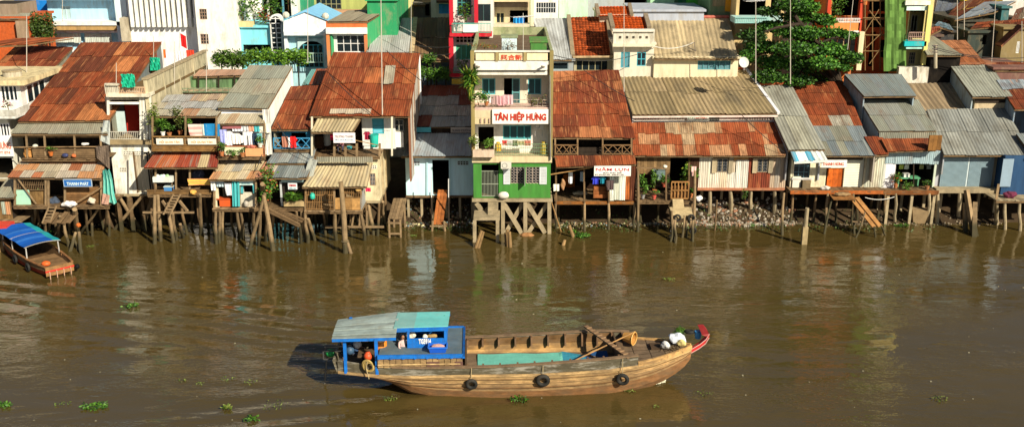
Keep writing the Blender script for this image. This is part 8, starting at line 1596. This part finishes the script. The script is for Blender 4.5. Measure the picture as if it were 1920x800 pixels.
# cables
C_ = 'cables and lines strung across the houses'
for lab, a, b_, s in (('slack cable slanting across the big rust roof', P(618, 140, 2), P(700, 216, -.8), .1), ('thin cable over the right part of the big rust roof', P(725, 95, 5), P(795, 155, 2), .1), ('black cable crossing the lean-to rust roof', P(1390, 215, 3), P(1470, 285, 1.3), .1), ('thin dark cable over the open-porch house roof', P(1095, 132, 5), P(1190, 190, 2), .1), ('pair of cables before the dark brown roof, upper', P(775, 84, 9), P(845, 88, 8.6), .1), ('pair of cables before the dark brown roof, lower', P(775, 97, 9), P(845, 101, 8.6), .15), ('cable from the tall shop house to the beige ribbed roof', P(1035, 103, 4), P(1226, 90, 8), .6), ('pale cable sagging across the beige ribbed roof', P(1226, 87, 8.9), P(1300, 80, 9.4), .25), ('cable strung over the upper right roofs', P(1750, 92, 9.4), P(1930, 116, 9), .2), ('second cable strung over the upper right roofs', P(1750, 88, 9.4), P(1930, 108, 9.2), .3), ('white hose sagging under the deck edge of the roller shutter house', P(1622, 370, .8), P(1677, 369, .8), .15), ('dark cable from the blue house roof down to the lower roofs', P(520, 230, -1.2), P(588, 300, -2.4), .5), ('black cable hanging between the balconies left of the blue house', P(506, 230, -1.5), P(478, 322, -2.8), .3)):
    cable('hose' if 'hose' in lab else 'cable', lab, a, b_, s, .022, (.75, .75, .7) if ('hose' in lab or 'pale' in lab) else (.03, .03, .03))
# posts and floats in the water
def pile(lab, lst, cat='posts'):
    t = thing('broken_piles', lab, cat, G(lst[0][2], lst[0][3])); 
    for (u0, v0, u1, v1) in lst: b_ = G(u1, v1); a = P(u0, v0, b_.y + .1); MB().tube([a, b_.lerp(a, -.15)], [.09, .11], 8, rc((1.1, 1, .8), .2)).build('pile', wood_pale, t)
pile('pair of leaning pile stumps in the water before the concrete landing', [(903, 432, 892, 464), (906, 434, 897, 464)]); pile('bundle of short pile stumps right of the concrete landing', [(951, 430, 953, 462), (955, 434, 957, 463), (948, 436, 950, 458)]); pile('short leaning stump left of the green weed clump', [(1067, 422, 1075, 444)]); pile('tiny stump in the water below the leaning one', [(1059, 449, 1056, 459)]); pile('stumps at the left picture edge behind the small boat', [(2, 452, 6, 470), (-6, 450, -2, 472)])
bs = MB(); a = P(1032, 372, -.3); bs.tube([a, G(1052, 434)], .035, 6, (1.3, 1.1, .8)); tag(bs.build('bamboo_stake', wood_pale), 'thin stake leaning against the right pillar of the tall shop house', 'stake')
rk = MB().ball(G(988, 441), .32, 10, 7, (.34, .17, .07), .1, (1.3, .8, .5)).build('rock', stone); tag(rk, 'rounded brown rock at the foot of the crossed concrete braces', 'rock')
HG = 'water hyacinth clumps on the river'
for k, (lab, u, v, w_, h, n) in enumerate((('bright green clump by the stump right of the tall shop house', 1092, 443, .45, .35, 220), ('small green clump left of the bright one', 1076, 436, .3, .3, 90), ('clump floating mid-river at the left', 247, 574, .4, .12, 60), ('largest floating clump near the lower left', 178, 762, .5, .12, 120), ('clump cut by the left picture edge', 8, 760, .3, .14, 60), ('thin clump between the edge clump and the largest one', 117, 757, .28, .1, 26), ('tiny sprig in the lower left quarter, upper row, first', 340, 713, .25, .07, 16), ('tiny sprig, upper row, second', 376, 719, .15, .07, 12), ('slanting sprig, upper row, third', 430, 712, .32, .08, 18), ('sprig at the right end of the upper row', 470, 717, .25, .08, 16), ('small round clump at the bottom left of the boat', 424, 765, .2, .15, 45), ('sprawling thin clump right of the round one', 515, 760, .6, .06, 34), ('clump at the bottom edge left of the boat', 472, 786, .28, .14, 50), ('clump just below the boat stern', 732, 750, .3, .18, 30), ('clump touching the hull below the middle tyre', 972, 750, .35, .2, 70), ('small floating clump at the lower right', 1765, 748, .35, .1, 34), ('clump at the water edge below the open shop', 1691, 424, .4, .12, 80), ('clump by the rubble under the rusty sheets', 1413, 423, .35, .1, 50), ('small clump floating between jetty and tall shop house', 1253, 524, .35, .08, 30), ('clump below the bow near the waterline', 1180, 733, .2, .1, 30), ('faint clump in mid river right of the cargo boat', 1320, 738, .4, .05, 20), ('small clump below the barred porch gangway', 775, 442, .25, .1, 30), ('clump beside the small moored boat', 90, 436, .3, .25, 50), ('tiny clump right of the small moored boat', 170, 462, .25, .08, 24), ('clump at the bottom centre edge', 1230, 762, .12, .06, 14))):
    rnd = random.Random(k + 50); p = G(u, v, .02); mb = MB(); pal_ = [(.045, .13, .012), (.08, .20, .015), (.03, .08, .01)] if n > 45 or k < 3 else [(.16, .2, .04), (.10, .16, .02)]
    for _ in range(int(n * 1.3)): a = rnd.uniform(0, 6.28); q = rnd.random() ** .6; leafquad(mb, p + Vector((math.cos(a) * w_ * q, math.sin(a) * w_ * .7 * q, .02 + rnd.random() * h * .5 * (1 - q * .6))), rnd.uniform(.08, .16) * (.65 if n < 45 else 1), rnd, pal_, .55, -.2)
    tag(mb.build('water_hyacinth', leafm), lab, 'water plant', HG)
mm = MB(); rnd = random.Random(4); c = G(192, 424); mm.grid([[(c.x + (i - 5) * .28, c.y + (j - 1) * .45, max(-.2, 1.1 * math.exp(-((i - 5) / 3) ** 2 - ((j - 2) / 2.2) ** 2) - .12 + .06 * math.sin(i * 3 + j * 5))) for i in range(11)] for j in range(7)], (1, 1, 1)); tag(mm.build('mud_mound', mud, smooth=True), kind='structure')
# flecks of foam and litter drifting on the river
mb = MB(); rnd = random.Random(8)
for _ in range(70): p = G(rnd.uniform(0, 1920), rnd.uniform(470, 798), .012); s = rnd.uniform(.01, .03); mb.box(p.x - s, p.x + s * 1.4, p.y - s, p.y + s, -.01, .012 + s * .3, rc((.3, .28, .2), .5))
tag(mb.build('litter', stone), 'scattered flecks of litter and foam drifting on the brown river', 'litter', kind='stuff')
# ================================================================ household clutter on decks and verandas
HC = 'household things kept on the decks'
def lump(name, lab, cat, u, v, Y, r, col, sc=(1, .8, .7), m=cloth, k=.14):
    p = P(u, v, Y); mb = MB(); mb.ball(p, r, 12, 8, col, 0, sc)
    mb.v = [tuple(p + (Vector(q) - p) * (1 + k * math.sin(q[0] * 19 + q[2] * 13) + k * .7 * math.sin(q[1] * 23 + q[0] * 11))) for q in mb.v]; mb.c = [rc(col, .15) for _ in mb.c]
    return tag(mb.build(name, m), lab, cat, HC)
def cratex(name, lab, cat, u, v, Y, w, h, d, col, m=paint, rim=None):
    p = P(u, v, Y); t = thing(name, lab, cat, p, HC); MB().box(p.x - w / 2, p.x + w / 2, p.y, p.y + d, p.z, p.z + h, col).build('body', m, t)
    c2 = rim or tuple(x * .7 for x in col); q = .02; MB().box(p.x - w / 2 - q, p.x + w / 2 + q, p.y - q, p.y + d + q, p.z + h, p.z + h + .04, c2).build('lid', m, t); return t
lump('bag', 'white bag slumped at the edge of the leftmost wooden porch deck', 'bag', 130, 382, -3.0, .27, (.78, .74, .70), (1.5, .8, .6))
lump('bag', 'cream bag behind the slanting pole of the leftmost wooden porch', 'bag', 172, 376, -2.75, .25, (.6, .52, .4))
lump('bundle', 'dark bundle in the doorway of the leftmost wooden porch', 'bundle', 102, 378, -2.2, .3, (.06, .08, .12), (1, .8, .9))
lump('bundle', 'orange-brown bundle at the left end of the plank veranda', 'bundle', 53, 288, -1.7, .32, (.42, .2, .06), (.8, .7, 1.1)); lump('bundle', 'pale round pot on the rail of the plank veranda', 'pot', 66, 274, -1.9, .15, (.6, .6, .5), (1, 1, .8), plaster, .02); lump('hat', 'white hat hanging on the right post of the plank veranda', 'hat', 160, 270, -1.95, .16, (.8, .78, .72), (1.2, .6, .5))
lump('basin', 'dark blue basin on the floor of the plank veranda', 'basin', 122, 291, -2.05, .17, (.03, .04, .12), (1.1, .8, .7), paint, .0); lump('bundle', 'reddish bundle on the plank veranda beside the right post', 'bundle', 138, 292, -2.05, .14, (.5, .14, .05))
cratex('crate', 'bright blue and white crate on the deck under the shelf of goods', 'crate', 316, 358, -2.45, .5, .22, .4, (.05, .22, .5), rim=(.5, .6, .6)); lump('bag', 'orange rag bundle on the edge of the deck below the yellow cloth', 'bag', 362, 360, -2.5, .2, (.62, .34, .08)); lump('bundle', 'dark clothes bundle hanging behind the yellow striped cloth', 'bundle', 372, 330, -1.5, .35, (.05, .06, .1), (1, .6, 1.1))
for k, (u, c) in enumerate(((297, (.75, .75, .7)), (302, (.5, .7, .65)), (307, (.78, .78, .78)), (313, (.35, .55, .3)))): lump('parcel', ('white', 'mint green', 'bright white', 'leaf green')[k] + ' parcel on the shelf below the striped rust roof', 'parcel', u, 330, -2.3, .12, c, (1, .8, .8))
cratex('box', 'grey box on the balcony floor left of the laundry', 'box', 420, 290, -2.0, .4, .35, .3, (.34, .32, .3), plaster_old); lump('bundle', 'reddish bundle of pots on the laundry balcony rail', 'bundle', 472, 275, -2.15, .15, (.45, .14, .1), (1.8, .7, .7))
cratex('crate', 'brown crate stack at the back of the sign veranda', 'crate', 597, 278, -.2, .6, .7, .4, (.2, .12, .07), wood); lump('bundle', 'white and blue bundle inside the barred porch', 'bundle', 655, 378, -2.4, .25, (.5, .55, .6)); lump('basket', 'brown basket hanging at the top of the barred porch', 'basket', 672, 356, -2.98, .16, (.45, .28, .1))
cratex('chest', 'brown chest at the back of the open porch', 'chest', 1110, 356, 3.0, 1.0, .6, .5, (.12, .07, .04), wood); lump('bundle', 'pale sack lying on the floor of the open porch', 'sack', 1088, 362, 1.6, .3, (.5, .42, .3), (1.5, .8, .4)); lump('bundle', 'brown coat hanging left inside the open porch', 'coat', 1055, 346, .2, .2, (.36, .2, .1), (.7, .5, 1.6))
lump('bag', 'white rag bundle on the deck edge beyond the concrete jetty', 'bag', 1310, 372, .1, .2, (.72, .7, .68), (1, .8, .9)); cratex('box', 'blue-grey cabinet at the back of the plant porch', 'cabinet', 1237, 338, 1.5, .8, .6, .4, (.15, .22, .22)); lump('lamp', 'small white lamp shade on the plant porch rail', 'lamp', 1247, 312, .1, .14, (.8, .76, .6), (1, .8, .8), paint, .02)
lump('bundle', 'heap of brown rope on the plank table', 'rope', 1578, 364, .3, .3, (.3, .2, .1), (1.6, .7, .35)); lump('bundle', 'white bundle on the deck left of the orange door', 'bundle', 1548, 352, 1.2, .22, (.6, .56, .5), (1.3, .8, .6)); cratex('crate', 'white crate on the counter in the open shop', 'crate', 1700, 333, 2.1, .35, .2, .3, (.75, .75, .7)); lump('bundle', 'orange fruit heap in the open shop', 'fruit', 1686, 336, 2.2, .2, (.65, .25, .03)); lump('bundle', 'dark red bundle on the deck of the blue corner house', 'bundle', 1893, 365, .2, .3, (.14, .03, .06), (1.3, .8, .7))
# canvas sheets
def sheet(lab, q, Y, col, seed, dy=.08):
    (u0, v0), (u1, v1), (u2, v2), (u3, v3) = q; rows = []
    for j in range(6):
        t = j / 5; rows.append([P((u0 + (u1 - u0) * s) * (1 - t) + (u3 + (u2 - u3) * s) * t, (v0 + (v1 - v0) * s) * (1 - t) + (v3 + (v2 - v3) * s) * t, Y + dy * math.sin(s * 9 + seed + t * 3)) for s in [i / 7 for i in range(8)]])
    return tag(MB().grid(rows, col).build('canvas_sheet', cloth), lab, 'sheet')
sheet('brown canvas sheet closing the right end of the plank veranda', ((179, 275), (205, 272), (206, 318), (182, 296)), -2.2, (.16, .12, .09), 1); sheet('crumpled grey-white plastic sheet at the right end of the long grey awning', ((194, 226), (206, 226), (206, 272), (188, 264)), -1.9, (.48, .52, .5), 2)
sheet('grey-white tin sheet bent over the corner between blue house roofs and barred porch', ((580, 296), (596, 300), (584, 340), (570, 328)), -2.4, (.40, .42, .38), 3, .05); sheet('pinkish cloth tail under the turquoise hanging sheet', ((193, 362), (206, 366), (204, 384), (190, 382)), -2.9, (.55, .34, .26), 4)
# people on the verandas
figure('person in a pink shirt sitting on the sign veranda floor', P(640, 274, .2) , lambda a, b_, z: Vector((b_, -a, z)), (.55, .2, .2), (.06, .06, .09))
# pipes and meters on the tall house
MB().tube([P(1031, 142, -1.0), P(1032, 300, -1.0)], .045, 7, (.6, .6, .55)).build('drain_pipe', metal, T1); MB().box(XX(1022, 352, Y_), XX(1027, 352, Y_), -.92, -.82, Z(358, -.9), Z(349, -.9), (.5, .5, .48)).build('meter_box', paint, T1) if False else None
